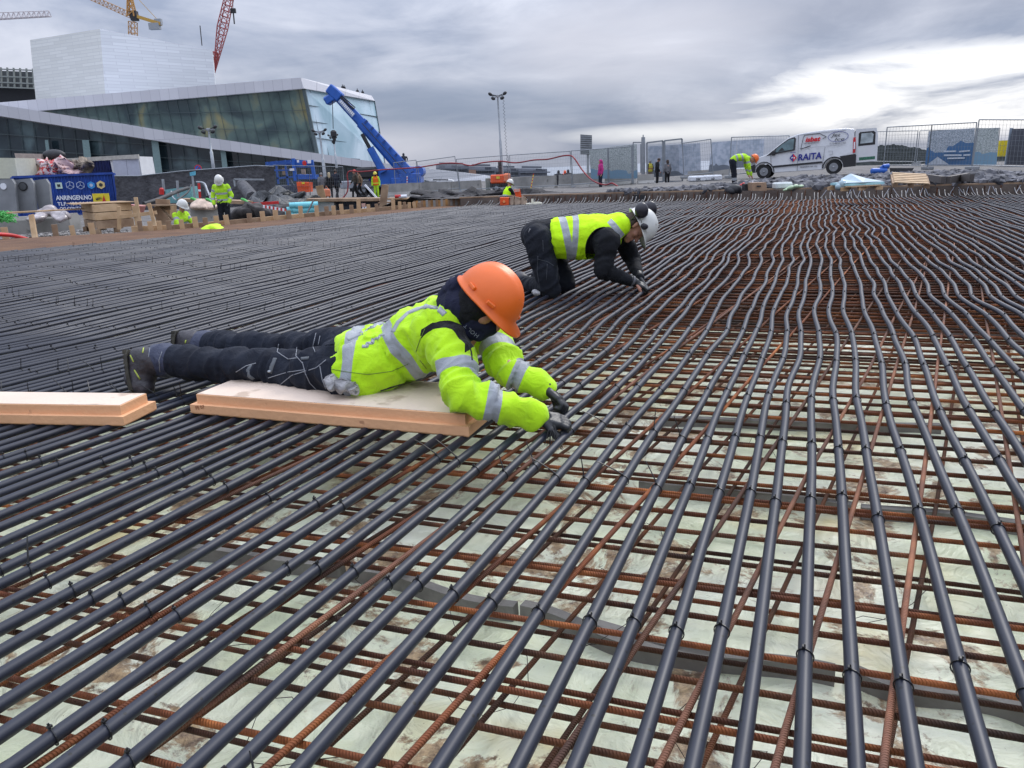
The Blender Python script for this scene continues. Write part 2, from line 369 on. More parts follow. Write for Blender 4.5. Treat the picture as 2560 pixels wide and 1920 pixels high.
# ---------------- rebar -------------------------------------------------------
def bar(P0, P1, r, m, sides, name, seed, sag=0.006, ribs=False):
    P0 = Vector(P0); P1 = Vector(P1); L = (P1-P0).length
    if ribs:
        near = 9.0; k = int(min(L, near)/0.00475)
    k = max(6, int(L/0.7))
    mb = MB(); pts = [(L*i/k, sag*vn(i*0.5, seed)*1.6, sag*0.5*vn(i*0.6, seed+9)) for i in range(k+1)]
    mb.tube([Vector(tuple(map(float, p))) for p in pts], r, sides, 0)
    o = mb.build(name, m); x = (P1-P0).normalized(); y = Vector((0, 0, 1)).cross(x).normalized(); z = x.cross(y)
    M = Matrix((x, y, z)).transposed().to_4x4(); M.translation = P0; o.matrix_world = M
    return o
bars = []
ZL, ZC = -0.0225, -0.040                 # long bars under the pipes, cross bars under those
t = 0.62; k = 0
while t < 24.5:
    slant = R_(-70.6+rng.normal(0, 0.35)); d = Vector((-math.sin(-slant), 0, 0))
    d = Vector((math.sin(slant), math.cos(slant), 0)); o = PU*t
    c = clip(o, d, -10, 16, test=wedge) if wedge(o.x, o.y) else clip(o, d, -10, 16, test=wedge)
    if c: bars.append((o+d*(c[0]-.3)+Vector((0, 0, ZC)), o+d*(c[1]+.1)+Vector((0, 0, ZC)), 0.0078, 'cross', t))
    if k % 4 == 1 and t < 9:
        o2 = PU*(t+0.024); c = clip(o2, d, -10, 16, test=wedge)
        if c: bars.append((o2+d*c[0]+Vector((0, 0, ZC-.001)), o2+d*(c[1]-.4)+Vector((0, 0, ZC-.001)), 0.0068, 'cross', t))
    t += 0.128+0.02*float(vn(k*1.0, 3)); k += 1
t = 0.55; k = 0
while t < 16:                             # lower mat of the same steel
    slant = R_(-70.2+rng.normal(0, 0.4)); d = Vector((math.sin(slant), math.cos(slant), 0)); o = PU*t
    c = clip(o, d, -9, 12, test=wedge)
    if c: bars.append((o+d*c[0]+Vector((0, 0, -0.168)), o+d*c[1]+Vector((0, 0, -0.168)), 0.0075, 'lowc', t+6))
    t += (0.27 if t < 3.5 else 0.16)+0.03*float(vn(k*1.0, 5)); k += 1
AZL = R_(29.9); LU = Vector((math.sin(AZL), math.cos(AZL), 0)); LN = Vector((-math.cos(AZL), math.sin(AZL), 0))
n_ = -6.4; k = 0
while n_ < 13.5:
    o = LN*n_; dd = R_(float(rng.normal(0, 0.7))); d = Matrix.Rotation(dd, 3, 'Z') @ LU
    c = clip(o, d, -3, 26, test=wedge)
    if c and c[1]-c[0] > 0.5: bars.append((o+d*c[0]+Vector((0, 0, ZL)), o+d*c[1]+Vector((0, 0, ZL)), 0.0082, 'long', c[0]+2))
    n_ += 0.205+0.07*float(vn(k*1.0, 8)); k += 1
n_ = -5.5; k = 0
while n_ < 9:
    o = LN*n_; dd = R_(float(rng.normal(-1.5, 1.0))); d = Matrix.Rotation(dd, 3, 'Z') @ LU
    c = clip(o, d, -3, 15, test=wedge)
    if c and c[1]-c[0] > 0.5: bars.append((o+d*c[0]+Vector((0, 0, -0.152)), o+d*c[1]+Vector((0, 0, -0.152)), 0.0075, 'lowl', c[0]+7))
    n_ += 0.26+0.06*float(vn(k*1.0, 18)); k += 1
print('bars', len(bars))
bars.sort(key=lambda b: b[4]); rest = MB()
lab = {'cross': 'rusty brown ribbed steel bar lying crosswise under the grey pipes', 'lowc': 'dark rusty steel bar lying crosswise low down above the pale film',
       'long': 'rusty ribbed steel bar running lengthwise between and under the grey pipes', 'lowl': 'dark rusty steel bar running lengthwise low down above the pale film'}
grp = {'cross': 'upper cross bars of the reinforcement', 'lowc': 'lower cross bars of the reinforcement', 'long': 'upper lengthwise bars of the reinforcement', 'lowl': 'lower lengthwise bars of the reinforcement'}
for i, (a, b, r, kd, _) in enumerate(bars):
    if i < 296:
        m = {'cross': (RUST, RUST, RUSTD), 'lowc': (RUSTD, RUSTD, RUST), 'long': (RUSTP, RUST, RUSTP), 'lowl': (RUSTD, RUST, RUSTD)}[kd][i % 3]
        o = bar(a, b, r*0.92, m, 8, 'rebar', i); tag(o, lab[kd], 'rebar', grp[kd])
    else: rest.tube([a, (a+b)/2, b], r, 5, 0)
if rest.v: tag(rest.build('rebar', RUST), 'rusty reinforcing bars in the far part of the slab', 'rebar', kind='stuff')

# ---------------- pipes -------------------------------------------------------
RP = 0.0146
OBST = []                                 # nothing yet
def lat(n0, t):                           # sideways wander of a pipe, neighbours bend alike
    t = np.asarray(t, float)
    far = np.clip((t-2.3)/2.4, 0, 1)
    lft = np.clip((n0-1.5)/3.0, 0, 1)
    A = 0.006+far*(0.039-0.017*lft)
    w = A*(vn2(t/0.66, n0/0.55, 21)*0.62+vn2(t/1.05, n0/0.8, 77)*0.75+0.22*vn(t/0.5, 1000+int(n0*200)))
    w = w+(0.008 if n0 < 1.4 else 0.020)*vn(t/1.9, 300+int(n0*100))*(0.35+0.65*np.clip((n0)/1.0, 0, 1)*(t < 60))
    fan = np.where(t < 3.6, (3.6-t)*0.045, 0)*max(0, n0-0.25)
    return w+fan-0.02*np.clip(n0, 0, 1)*0
pipes = []; n_ = -5.95; k = 0
MEAS = [-.317, -.206, -.119, -.034, .061, .137, .229]+[(q+.031)/1.125 for q in (.327, .42, .539, .662, .772, .879, .946, 1.066, 1.167, 1.255)]
NL = [MEAS[0]-.092*i for i in range(62, 0, -1)]+MEAS
while NL[-1] < 12.6: NL.append(NL[-1]+0.0815+0.005*float(vn(len(NL)*0.7, 4)))
first = None
for n_ in NL:
    n0 = n_+(float(rng.normal(0, 0.006)) if not -.33 < n_ < 1.2 else 0.0); ts = max(-0.6, 0.50*abs(n0)-1.1) if n0 > 0 else max(-0.6, 1.9*abs(n0)-1.4)
    c = clip(PN*n0, PU, ts, 26)
    if c and c[1]-c[0] > 0.4:
        c = (c[0], c[1]-0.10)
        # start of visibility
        T = [c[0]]; 
        while T[-1] < c[1]: T.append(T[-1]+ (0.045 if T[-1] < 7 else 0.07 if T[-1] < 14 else 0.10))
        T = np.array(T); T[-1] = c[1]
        L = n0+lat(n0, T); z = 0.003*vn(T/0.6, 50+k)+(0.004 if k % 2 else 0)
        px = PU.x*T+PN.x*L; py = PU.y*T+PN.y*L
        dxy = np.gradient(np.stack([px, py], 1), axis=0); dxy /= np.linalg.norm(dxy, axis=1)[:, None]
        side = np.stack([-dxy[:, 1], dxy[:, 0], np.zeros(len(T))], 1)
        ctr = np.stack([px, py, z+0*px], 1)
        # loose ends rise a little at the far formwork
        e = np.clip((T-(c[1]-0.35))/0.35, 0, 1); ctr[:, 2] += e*e*(0.12 if (k//2) % 2 else 0.04)*(1 if n0 < 9 else 0)
        ns = 12 if n0 < 4 else 8
        ang = np.arange(ns)*2*np.pi/ns
        V = ctr[:, None, :]+RP*(np.cos(ang)[None, :, None]*side[:, None, :]+np.sin(ang)[None, :, None]*np.array([0, 0, 1.0])[None, None, :])
        org = V[0].mean(0); V = (V-org).reshape(-1, 3); m = len(T)
        i = np.arange(m-1)[:, None]*ns; j = np.arange(ns)[None, :]; j2 = (j+1) % ns
        F = np.stack([i+j, i+j2, i+ns+j2, i+ns+j], -1).reshape(-1, 4)
        me = bpy.data.meshes.new('heating_pipe'); me.from_pydata(V.tolist(), [], F.tolist()+[list(range(ns))[::-1], list(range((m-1)*ns, m*ns))])
        me.polygons.foreach_set('use_smooth', [True]*(len(F))+[False]*2); me.materials.append(PIPE)
        o = bpy.data.objects.new('heating_pipe', me); C.objects.link(o); o.location = org
        tag(o, 'dark grey plastic heating pipe laid in a long wavy line over the rusty steel', 'pipe', 'heating pipes laid side by side over the steel')
        pipes.append((n0, c[0], c[1], k))
    k += 1
print('pipes', len(pipes))
def pipe_pt(n0, t, k):
    L = n0+float(lat(n0, np.array([t]))[0]); L2 = n0+float(lat(n0, np.array([t+0.02]))[0])
    z = float(0.003*vn(t/0.6, 50+k))+(0.004 if k % 2 else 0)
    p = PU*t+PN*L+Vector((0, 0, z)); q = PU*(t+0.02)+PN*L2+Vector((0, 0, z)); return p, (q-p).normalized()

# ---------------- cable ties --------------------------------------------------
def tie_mesh(name, tail=0.0, lean=(0, 0, 1), n=18, ns=4, stub=True):
    mb = MB(); R = RP+0.0022; pts = [Vector((0.004*math.cos(2*math.pi*i/n), R*math.cos(2*math.pi*i/n), R*math.sin(2*math.pi*i/n)-0.001)) for i in range(n)]
    mb.tube(pts, 0.0017, ns, closed=True, cap=False)
    mb.box((0.001, 0.003, R+0.003), (0.009, 0.0075, 0.006), bev=0.001)
    l = Vector(lean).normalized()
    if tail > 0:
        b = Vector((0, 0.002, R+0.004)); q = [b+l*tail*s+Vector((0, 0, -0.25*tail*s*s*abs(l.y+l.x)*0.6)) for s in (0, .25, .5, .75, 1)]
        mb.tube(q, [0.0024, 0.0023, 0.0021, 0.0018, 0.0011], 4)
    elif stub: mb.box((-0.001, 0.001, R+0.0085), (0.0035, 0.0025, 0.006))
    me = bpy.data.meshes.new(name); me.from_pydata(mb.v, [], mb.f); me.materials.append(TIE); return me
TM = [tie_mesh('cable_tie'), tie_mesh('cable_tie', 0.075, (0.1, 0.1, 1)), tie_mesh('cable_tie', 0.10, (-0.2, 0.9, 0.75)), tie_mesh('cable_tie', 0.085, (0.35, 0.5, 0.8))]
ties = []
rows = [0.78, 1.46, 2.23, 2.72, 3.28, 3.95, 4.6]
while rows[-1] < 23: rows.append(rows[-1]+0.72)
for (n0, a, b, k) in pipes:
    for ri, t in enumerate(rows):
        if not (a+.1 < t < b-.3): continue
        if n0 > 1.2: t = t+0.33*math.sin(n0*0.9)+0.05*n0
        tt = t+float(rng.normal(0, 0.028)); 
        if tt > b-.2 or (rng.random() < 0.05): continue
        p, d = pipe_pt(n0, tt, k)
        if not wedge(p.x, p.y, 0.5): continue
        tl = 0
        if n0 > 0.35 and (ri in (2, 3) or (ri in (0, 1) and n0 > .5 and rng.random() < .25) or (n0 > 3 and ri % 3 == 0)): tl = int(rng.integers(1, 4)) if rng.random() < (0.9 if ri == 2 else .45) else 0
        ties.append((p.length, p, d, tl, n0))
ties.sort(key=lambda q: q[0]); print('ties', len(ties)); rest = MB()
for i, (dist, p, d, tl, n0) in enumerate(ties):
    x = d; y = Vector((0, 0, 1)).cross(x).normalized(); z = x.cross(y); w = R_(float(rng.normal(0, 9)))
    M3 = (Matrix((x, y, z)).transposed()) @ Matrix.Rotation(w, 3, 'X')
    if i < 292:
        o = bpy.data.objects.new('cable_tie', TM[tl]); C.objects.link(o); M = M3.to_4x4(); M.translation = p; o.matrix_world = M
        if tl: tag(o, 'black cable tie with a long uncut tail sticking out from a grey pipe', 'cable tie', 'uncut cable ties on the pipes')
        else: tag(o, 'small black cable tie cut short, looped round a grey pipe', 'cable tie', 'trimmed cable ties on the pipes')
    else:
        R = RP+0.002; v = []
        for q in range(7):
            an = math.pi*(q/6.0); 
            for dxx in (-0.0022, 0.0022): v.append(p+M3@Vector((dxx, R*math.cos(an), R*math.sin(an))))
        rest.add(v, [(2*q, 2*q+1, 2*q+3, 2*q+2) for q in range(6)])
        rest.box(p+M3@Vector((0, 0.002, R+0.003)), (0.008, 0.007, 0.008), M=M3)
        if tl: rest.beam(p+M3@Vector((0, 0, R)), p+Vector((0.01, 0, R+0.06)), 0.003, 0.003, up=(1, 0, 0))
tag(rest.build('cable_tie', TIE), 'tiny black cable ties dotted over the far pipes', 'cable ties', kind='stuff')

# ---------------- concrete spacers lying on the film --------------------------
CONC_D = mat('spacer_concrete', (0.21, 0.20, 0.18), rough=0.9, var=0.15, vscale=14, bump=0.4, bscale=60, spots=((0.06, 0.055, 0.05), 60, 0.72))
def spacer(pa, pb, amp, seed):
    a = gp(pa[0], pa[1], ZF); b = gp(pb[0], pb[1], ZF); d = (b-a); L = d.length; d.normalize(); s = Vector((-d.y, d.x, 0)); mb = MB(); K = 24; vs = []
    for i in range(K+1):
        q = a+d*L*i/K+s*amp*.55*math.sin(i/K*math.pi*2+seed)
        for (w, h) in ((-0.019, 0.0), (-0.016, 0.044), (0.016, 0.044), (0.019, 0.0)): vs.append(q+s*w+Vector((0, 0, h)))
    fs = [(4*i+j, 4*i+4+j, 4*i+5+j, 4*i+1+j) for i in range(K) for j in range(3)]+[(0, 1, 2, 3), (4*K+3, 4*K+2, 4*K+1, 4*K)]
    mb.add(vs, fs, 0); return mb
for i, (pa, pb, amp, lb) in enumerate([((880, 1450), (1290, 1545), .03, 'grey concrete spacer strip below the orange board on the pale film'), ((1300, 1550), (1800, 1690), .04, 'long wavy grey concrete spacer strip with a crack, low in the foreground'), ((1480, 1600), (2085, 1720), .035, 'grey concrete spacer strip ending at a gap in the right foreground'),
        ((2110, 1700), (2600, 1830), .04, 'grey concrete spacer strip at the lower right edge'), ((1600, 1225), (2130, 1285), .02, 'grey concrete spacer strip half way back under the pipes'), ((2150, 1290), (2620, 1340), .02, 'grey concrete spacer strip under the pipes at the right edge'),
        ((420, 1390), (860, 1440), .02, 'grey concrete spacer strip showing between pipes at the left'), ((1650, 1065), (2350, 1085), .02, 'farthest grey concrete spacer strip under the cross bars')]):
    solo(spacer(pa, pb, amp, i), 'concrete_spacer', CONC_D, lb, 'spacer', 'concrete spacers on the film')
# curls of loose binding wire
WIRE = mat('binding_wire', (0.03, 0.018, 0.012), rough=0.6)
for i, (x, y) in enumerate([(1240, 1640), (1555, 1510), (700, 1760), (1780, 1780), (930, 1420), (1900, 1100), (1600, 1330), (2250, 1450), (560, 1500), (1200, 1480)]):
    p = gp(x, y, -0.06); mb = MB(); q = []
    for s in range(9): q.append(p+Vector((0.05*math.sin(s*.7+i)*(1+.2*s), 0.03*math.cos(s*.8+2*i), -0.02*s+0.04*math.sin(s))))
    mb.tube(q, 0.0009, 4); solo(mb, 'binding_wire', WIRE, 'thin loose curl of dark binding wire among the rusty bars', 'wire', 'loose binding wires')

# ================================================================== GROUND AROUND THE SLAB
CP = [(1905, 447, 31), (2085, 437, 31.5), (2440, 425, 29.8), (2560, 422, 29.5), (1440, 468, 42), (1200, 480, 45), (1060, 488, 48), (860, 497, 50), (943, 498, 60), (1502, 457, 58), (1800, 455, 33),
      (570, 588, 24), (455, 600, 22), (270, 592, 21.5), (215, 538, 46), (60, 545, 44), (760, 505, 46), (100, 612, 17.5), (1640, 452, 50), (640, 520, 40), (0, 640, 15), (380, 540, 40), (1250, 474, 47), (2300, 415, 45), (860, 560, 24), (1000, 532, 25)]
CPW = [dp(*c) for c in CP]
CPW += [Vector((20, 24, 0.05)), Vector((25, 5, 0.0)), Vector((-14, 4, -0.5)), Vector((0, 100, -1.6)), (Vector((60, 100, -1.6))), Vector((-60, 100, -1.6)), Vector((-200, 300, -2)), Vector((0, 400, -2)), Vector((200, 300, -2)), Vector((-25, -20, -.4)), Vector((20, -20, -.2))]
def G(x, y):
    s = 0; w = 0
    for p in CPW:
        d2 = (p.x-x)**2+(p.y-y)**2+0.5; k = 1/(d2**1.6); s += k*p.z; w += k
    return s/w
outl = []
for i in range(len(SLAB)):
    a = Vector(SLAB[i]+(0,)); b = Vector(SLAB[(i+1) % len(SLAB)]+(0,)); m = max(1, int((b-a).length/1.2))
    for k in range(m): outl.append(a+(b-a)*k/m)
if True:
    cen = Vector((3, 9, 0)); offs = [0, 0.15, 0.6, 1.2, 2.0, 3.0, 4.2, 6, 8, 11, 14, 18, 23, 29, 37, 48, 65, 90, 130, 200, 400, 1000, 3500]
    vs = []; K = len(outl)
    for o_ in offs:
        for p in outl:
            q = p+(p-cen).normalized()*o_; z = G(q.x, q.y) if o_ > 0.5 else -0.3
            if o_ > 150: z = -9.0
            if 0.5 < o_ < 20: z += 0.03*mnoise.noise(Vector((q.x*.8, q.y*.8, 0)))
            vs.append((q.x, q.y, z))
    fs = [(i*K+j, i*K+(j+1) % K, (i+1)*K+(j+1) % K, (i+1)*K+j) for i in range(len(offs)-1) for j in range(K)]
    mb = MB(); mb.add(vs, fs, 0, True)
    g = mb.build('ground_site', mat('site_ground', (0.10, 0.095, 0.09), rough=0.95, var=0.3, vscale=1.2, bump=0.9, bscale=9, col2=(0.17, 0.16, 0.15), spots=((0.07, 0.05, 0.04), 3.0, 0.62))); tag(g, kind='structure')
    WATER = mat('fjord_water', (0.20, 0.23, 0.27), rough=0.25, var=0.1, vscale=.02, bump=.3, bscale=.5)
    mb = MB(); mb.add([(-3000, 150, -8.9), (3000, 150, -8.9), (3000, 5000, -8.9), (-3000, 5000, -8.9)], [(0, 1, 2, 3)]); tag(mb.build('water', WATER), kind='structure')
# brown strip between slab and timber edging
outer = [(-120, 612), (0, 598), (150, 590), (300, 582), (430, 573), (560, 562), (700, 549), (860, 535), (960, 527), (1030, 520), (1100, 514)]
oz = [gp(x, y, 0.0) for x, y in outer]; oz = [Vector((-11.2, -3, 0)), Vector((-10.9, 8, 0))]+oz
inn = [Vector((-8.36, -3, 0)), Vector((-8.2, 8, 0)), Vector((-8.16, 11.2, 0))]
def slab_near(p):
    best = None
    for i in range(len(SLAB)-1):
        a = Vector(SLAB[i]+(0,)); b = Vector(SLAB[i+1]+(0,)); d = b-a; t = max(0, min(1, (p-a).dot(d)/d.dot(d))); q = a+d*t
        if best is None or (q-p).length < (best-p).length: best = q
    return best
mb = MB(); inn = [slab_near(p) for p in oz]; N_ = len(oz)
vs = [(p.x, p.y, 0.0) for p in oz]+[(p.x, p.y, -0.004) for p in inn]+[(p.x-.05, p.y+.05, -0.9) for p in oz]+[(p.x, p.y, -0.3) for p in inn]
fs = [(i, i+1, N_+i+1, N_+i)[::-1] for i in range(N_-1)]+[(i, i+1, 2*N_+i+1, 2*N_+i) for i in range(N_-1)]+[(N_+i, N_+i+1, 3*N_+i+1, 3*N_+i)[::-1] for i in range(N_-1)]
mb.add(vs, fs, 0)
st = mb.build('path_earth', mat('brown_earth', (0.085, 0.036, 0.014), rough=0.9, var=0.2, vscale=2.0, bump=0.4, bscale=18, col2=(0.14, 0.068, 0.028), spots=((0.07, 0.035, 0.018), 4, 0.6))); tag(st, kind='structure')

# stones
ICO = []
def ico():
    bm = bmesh.new(); bmesh.ops.create_icosphere(bm, subdivisions=1, radius=1.0); v = np.array([list(q.co) for q in bm.verts]); bm.verts.index_update()
    f = [[q.index for q in k.verts] for k in bm.faces]; bm.free(); return v, np.array(f)
IV, IF = ico()
def stones(name, pts, smin, smax, m, label, kind='stuff'):
    vs = []; fs = []; o = 0
    for p in pts:
        s = smin+(smax-smin)*random.random()**2; sc = np.array([s*random.uniform(.7, 1.3), s*random.uniform(.6, 1.1), s*random.uniform(.4, .8)])
        v = IV*(1+rng.normal(0, .16, (len(IV), 1)))*sc; M = np.array(Matrix.Rotation(random.uniform(0, 6.28), 3, 'Z') @ Matrix.Rotation(random.uniform(-.6, .6), 3, 'X'))
        vs.append(v@M.T+np.array(p)); fs.append(IF+o); o += len(IV)
    V = np.concatenate(vs); Fa = np.concatenate(fs); me = bpy.data.meshes.new(name); me.from_pydata(V.tolist(), [], Fa.tolist()); me.materials.append(m)
    ob = bpy.data.objects.new(name, me); C.objects.link(ob); tag(ob, label, 'gravel', kind=kind); return ob
ROCK = mat('crushed_rock', (0.022, 0.023, 0.028), rough=0.85, var=0.3, vscale=2.6, detail=2, col2=(0.17, 0.17, 0.185))
ROCKL = mat('left_gravel', (0.09, 0.085, 0.08), rough=0.9, var=0.3, vscale=5, detail=3, col2=(0.30, 0.28, 0.26))
# gravel bank beyond the far edge
def edge_pts():
    return [Vector(p+(0,)) for p in ((-2.3, 20.7), (-.85, 21.9), (3.0, 20.65), (7.74, 18.4), (11.3, 16.95), (24, 11.75))]
EP = edge_pts()
def epos(u):                              # u metres along the far edge
    for a, b in zip(EP, EP[1:]):
        L = (b-a).length
        if u <= L: return a+(b-a)*u/L, (b-a).normalized()
        u -= L
    return EP[-1], (EP[-1]-EP[-2]).normalized()
def bank(u, v):                           # height of bank v metres behind the edge
    p, d = epos(u); n = Vector((-d.y, d.x, 0)); q = p+n*(0.28+v)
    h = 0.20-0.03*v+0.21*math.exp(-((v-2.0)/1.3)**2)*max(0.25, min(1, (u-6)/4))*(0.75+0.5*float(vn(u*.5, 9)))
    g = G(q.x, q.y); k = max(0, min(1, (v-3.2)/2.3)); z = h*(1-k)+g*k
    return Vector((q.x, q.y, z))
mb = MB(); nu_, nv_ = 70, 14; vs = [tuple(bank(25*i/nu_+1.5, 5.8*j/nv_)) for i in range(nu_+1) for j in range(nv_+1)]
mb.add(vs, [(i*(nv_+1)+j, i*(nv_+1)+j+1, (i+1)*(nv_+1)+j+1, (i+1)*(nv_+1)+j)[::-1] for i in range(nu_) for j in range(nv_)], 0, True)
tag(mb.build('ground_bank', mat('bank_earth', (0.05, 0.045, 0.043), rough=0.95, var=0.3, vscale=2, bump=1, bscale=12, col2=(0.10, 0.09, 0.085))), kind='structure')
pts = []
for i in range(11000):
    u = random.uniform(5.5, 26); v = abs(random.gauss(1.9, 1.25)) if random.random() < .8 else random.uniform(0, 5)
    if v > 5 or (u < 8 and random.random() < .6): continue
    if u > 19.5 and random.random() < .55: continue
    q = bank(u, v); pts.append((q.x, q.y, q.z+0.01+0.03*random.random()))
stones('gravel_bank', pts, 0.06, 0.17, ROCK, 'bank of dark crushed rock along the far edge of the slab')
pts = []
for i in range(5200):
    x = random.uniform(-30, 420); y = random.uniform(540, 618); p = gp(x, y, -0.45)
    if p.y > 26 or p.y < 11: continue
    # keep off the slab side of the strip
    q = gp(x, y, 0.0)
    pts.append((p.x, p.y, G(p.x, p.y)+0.02))
for i in range(1500):
    x = random.uniform(600, 1040); p = dp(x, 540, random.uniform(24, 34)); pts.append((p.x, p.y, G(p.x, p.y)+0.02))
def outside(p):
    for a, b in zip(oz, oz[1:]):
        d = b-a; n = Vector((-d.y, d.x, 0)).normalized(); t = (Vector(p)-a).dot(d)/d.dot(d)
        if -0.02 <= t <= 1.02 and abs((Vector((p[0], p[1], 0))-a).dot(n)) < 12: return (Vector((p[0], p[1], 0))-a).dot(n) > 0.1
    return p[1] > 22
pts = [p for p in pts if outside(p)]
stones('gravel', pts, 0.03, 0.075, ROCKL, 'grey gravel beyond the brown strip on the left')

def S(x, y):                              # top of the bank or of the ground at x, y
    best = None; acc = 0
    for a, b in zip(EP, EP[1:]):
        d = b-a; L = d.length; t = max(0, min(1, (Vector((x, y, 0))-a).dot(d)/L/L)); q = a+d*t; ds = (Vector((x, y, 0))-q).length
        if best is None or ds < best[0]: best = (ds, acc+t*L, q, d)
        acc += L
    if best[0] < 6: return max(bank(best[1], max(0, best[0]-.28)).z, G(x, y)-.05) if best[0] > .2 else 0.2
    return G(x, y)
def onS(px, py, Y0=15.0, Y1=60.0):        # where the sight line through a photo pixel meets that surface
    Y = Y0
    while Y < Y1:
        p = dp(px, py, Y)
        if (p.y > 15) and p.z <= S(p.x, p.y): return Y
        Y += 0.06
    return Y1
# ================================================================== common materials
WOOD = mat('new_timber', (0.42, 0.27, 0.14), rough=0.75, var=0.2, vscale=3, bump=0.2, bscale=50, col2=(0.60, 0.42, 0.25))
WOODO = mat('old_timber', (0.20, 0.125, 0.075), rough=0.85, var=0.3, vscale=3, bump=0.3, bscale=40, col2=(0.36, 0.25, 0.16))
PLY = mat('plywood', (0.26, 0.16, 0.08), rough=0.8, var=0.2, vscale=3, col2=(0.40, 0.27, 0.15))
CONC = mat('concrete', (0.22, 0.215, 0.20), rough=0.9, var=0.15, vscale=1.5, bump=0.3, bscale=30, col2=(0.34, 0.33, 0.31), spots=((0.15, 0.145, 0.135), 2.5, 0.62))
CONCG = mat('grey_concrete_smooth', (0.165, 0.175, 0.185), rough=0.8, var=0.12, vscale=1.2, col2=(0.25, 0.26, 0.27))
GALV = mat('galvanised', (0.33, 0.35, 0.37), rough=0.5, metal=0.6, var=0.12, vscale=5)
DARK = mat('dark_plastic', (0.02, 0.021, 0.024), rough=0.6, var=0.2)
BLACKF = mat('black_fabric_sheet', (0.050, 0.050, 0.056), rough=0.85, var=0.25, vscale=2, bump=1.0, bscale=5, col2=(0.085, 0.085, 0.092))
BLUEP = mat('blue_paint', (0.016, 0.10, 0.42), rough=0.4, var=0.12, vscale=2)
BLUEC = mat('container_blue', (0.010, 0.050, 0.27), rough=0.5, var=0.2, vscale=2)
NAVYC = mat('navy_container', (0.01, 0.018, 0.10), rough=0.5, var=0.2)
WHITEP = mat('white_paint', (0.68, 0.69, 0.70), rough=0.4, var=0.05, vscale=2)
ORANGE = mat('orange_paint', (0.78, 0.10, 0.015), rough=0.5, var=0.12, vscale=3)
REDP = mat('red_paint', (0.50, 0.02, 0.018), rough=0.5, var=0.15)
YEL = mat('yellow_paint', (0.75, 0.60, 0.03), rough=0.5, var=0.1)
CYAN = mat('cyan_insulation', (0.20, 0.60, 0.66), rough=0.6, var=0.12, vscale=4)
TURQ = mat('turquoise_paint', (0.13, 0.30, 0.31), rough=0.6, var=0.2)
HOSE = mat('red_hose', (0.22, 0.012, 0.018), rough=0.5, var=0.2)
TEXTW = mat('white_lettering', (0.72, 0.74, 0.78), rough=0.5, var=0.02)
TEXTB = mat('blue_lettering', (0.012, 0.02, 0.22), rough=0.5, var=0.02)
TEXTR = mat('red_lettering', (0.60, 0.01, 0.02), rough=0.5, var=0.02)
TEXTK = mat('black_lettering', (0.02, 0.02, 0.025), rough=0.5, var=0.02)

# ================================================================== FAR FORMWORK with steel cages
FORM = mat('formwork_board', (0.085, 0.065, 0.055), rough=0.9, var=0.3, vscale=2, bump=0.4, bscale=20, col2=(0.16, 0.13, 0.11))
u0 = 1.6
for i, (a, b) in enumerate([(1.6, 6.3), (6.3, 11.2), (11.2, 16.4), (16.4, 26)]):
    e = empty('formwork', epos(a)[0], 0, ['brown formwork board behind the man in the white helmet, leftmost length', 'formwork board behind the kneeling worker, second length from the left', 'formwork board below the van', 'formwork board with white pipe ends, rightmost length'][i], 'formwork', 'formwork boards along the far edge'); IV_ = inv(e)
    mb = MB(); mc = MB(); u = a
    while u < b-0.01:
        v = min(b, u+1.2); p, d = epos(u); q, _ = epos(v); n = Vector((-d.y, d.x, 0))
        mb.beam(p+n*.24+Vector((0, 0, -.05)), q+n*.24+Vector((0, 0, -.05)), 0.03, 0.50, up=(0, 0, 1)); mc.beam(p+n*.28+Vector((0, 0, .215)), q+n*.28+Vector((0, 0, .215)), 0.10, 0.035); u = v
    mb.build('board', FORM, e, off=IV_); mc.build('top_rail', WOODO, e, off=IV_)
mb = MB(); u = 1.8
stir = 0
cage_pr = None
while u < 25.5:
    p, d = epos(u); n = Vector((-d.y, d.x, 0)); 
    if stir % 2 == 0 or u < 9:
        mb2 = MB(); mb2.tube([Vector((0, 0, -.16)), Vector((0, 0, .17)), Vector(n*.10)+Vector((0, 0, .19)), Vector(n*.10)+Vector((0, 0, -.1))], 0.007, 5)
        o = mb2.build('steel_stirrup', RUSTD); o.location = p+n*.08+Vector((0, 0, 0.0)); tag(o, 'upright rusty steel stirrup standing against the far formwork', 'stirrup', 'steel stirrups along the far edge')
    u += 0.155; stir += 1
PG = mat('pipe_end_grey', (0.17, 0.18, 0.21), rough=0.5, var=0.1)
for i in range(34):                        # pipe ends bent up in pairs
    u = 11.0+i*0.42+0.12*math.sin(i*2.3); p, d = epos(u); n = Vector((-d.y, d.x, 0)); mb2 = MB(); w = 0.07 if i % 3 else 0.12
    for s in (-1, 1):
        mb2.tube([p-n*.28+d*w*s*1.3+Vector((0, 0, .0)), p-n*.08+d*w*s+Vector((0, 0, .05)), p+n*.06+d*w*s*.35+Vector((0, 0, .17))], 0.008, 6)
    solo(mb2, 'pipe_loop', PG, 'pair of pale pipe ends bent up against the far formwork', 'pipe end', 'pipe ends bent up at the far edge')

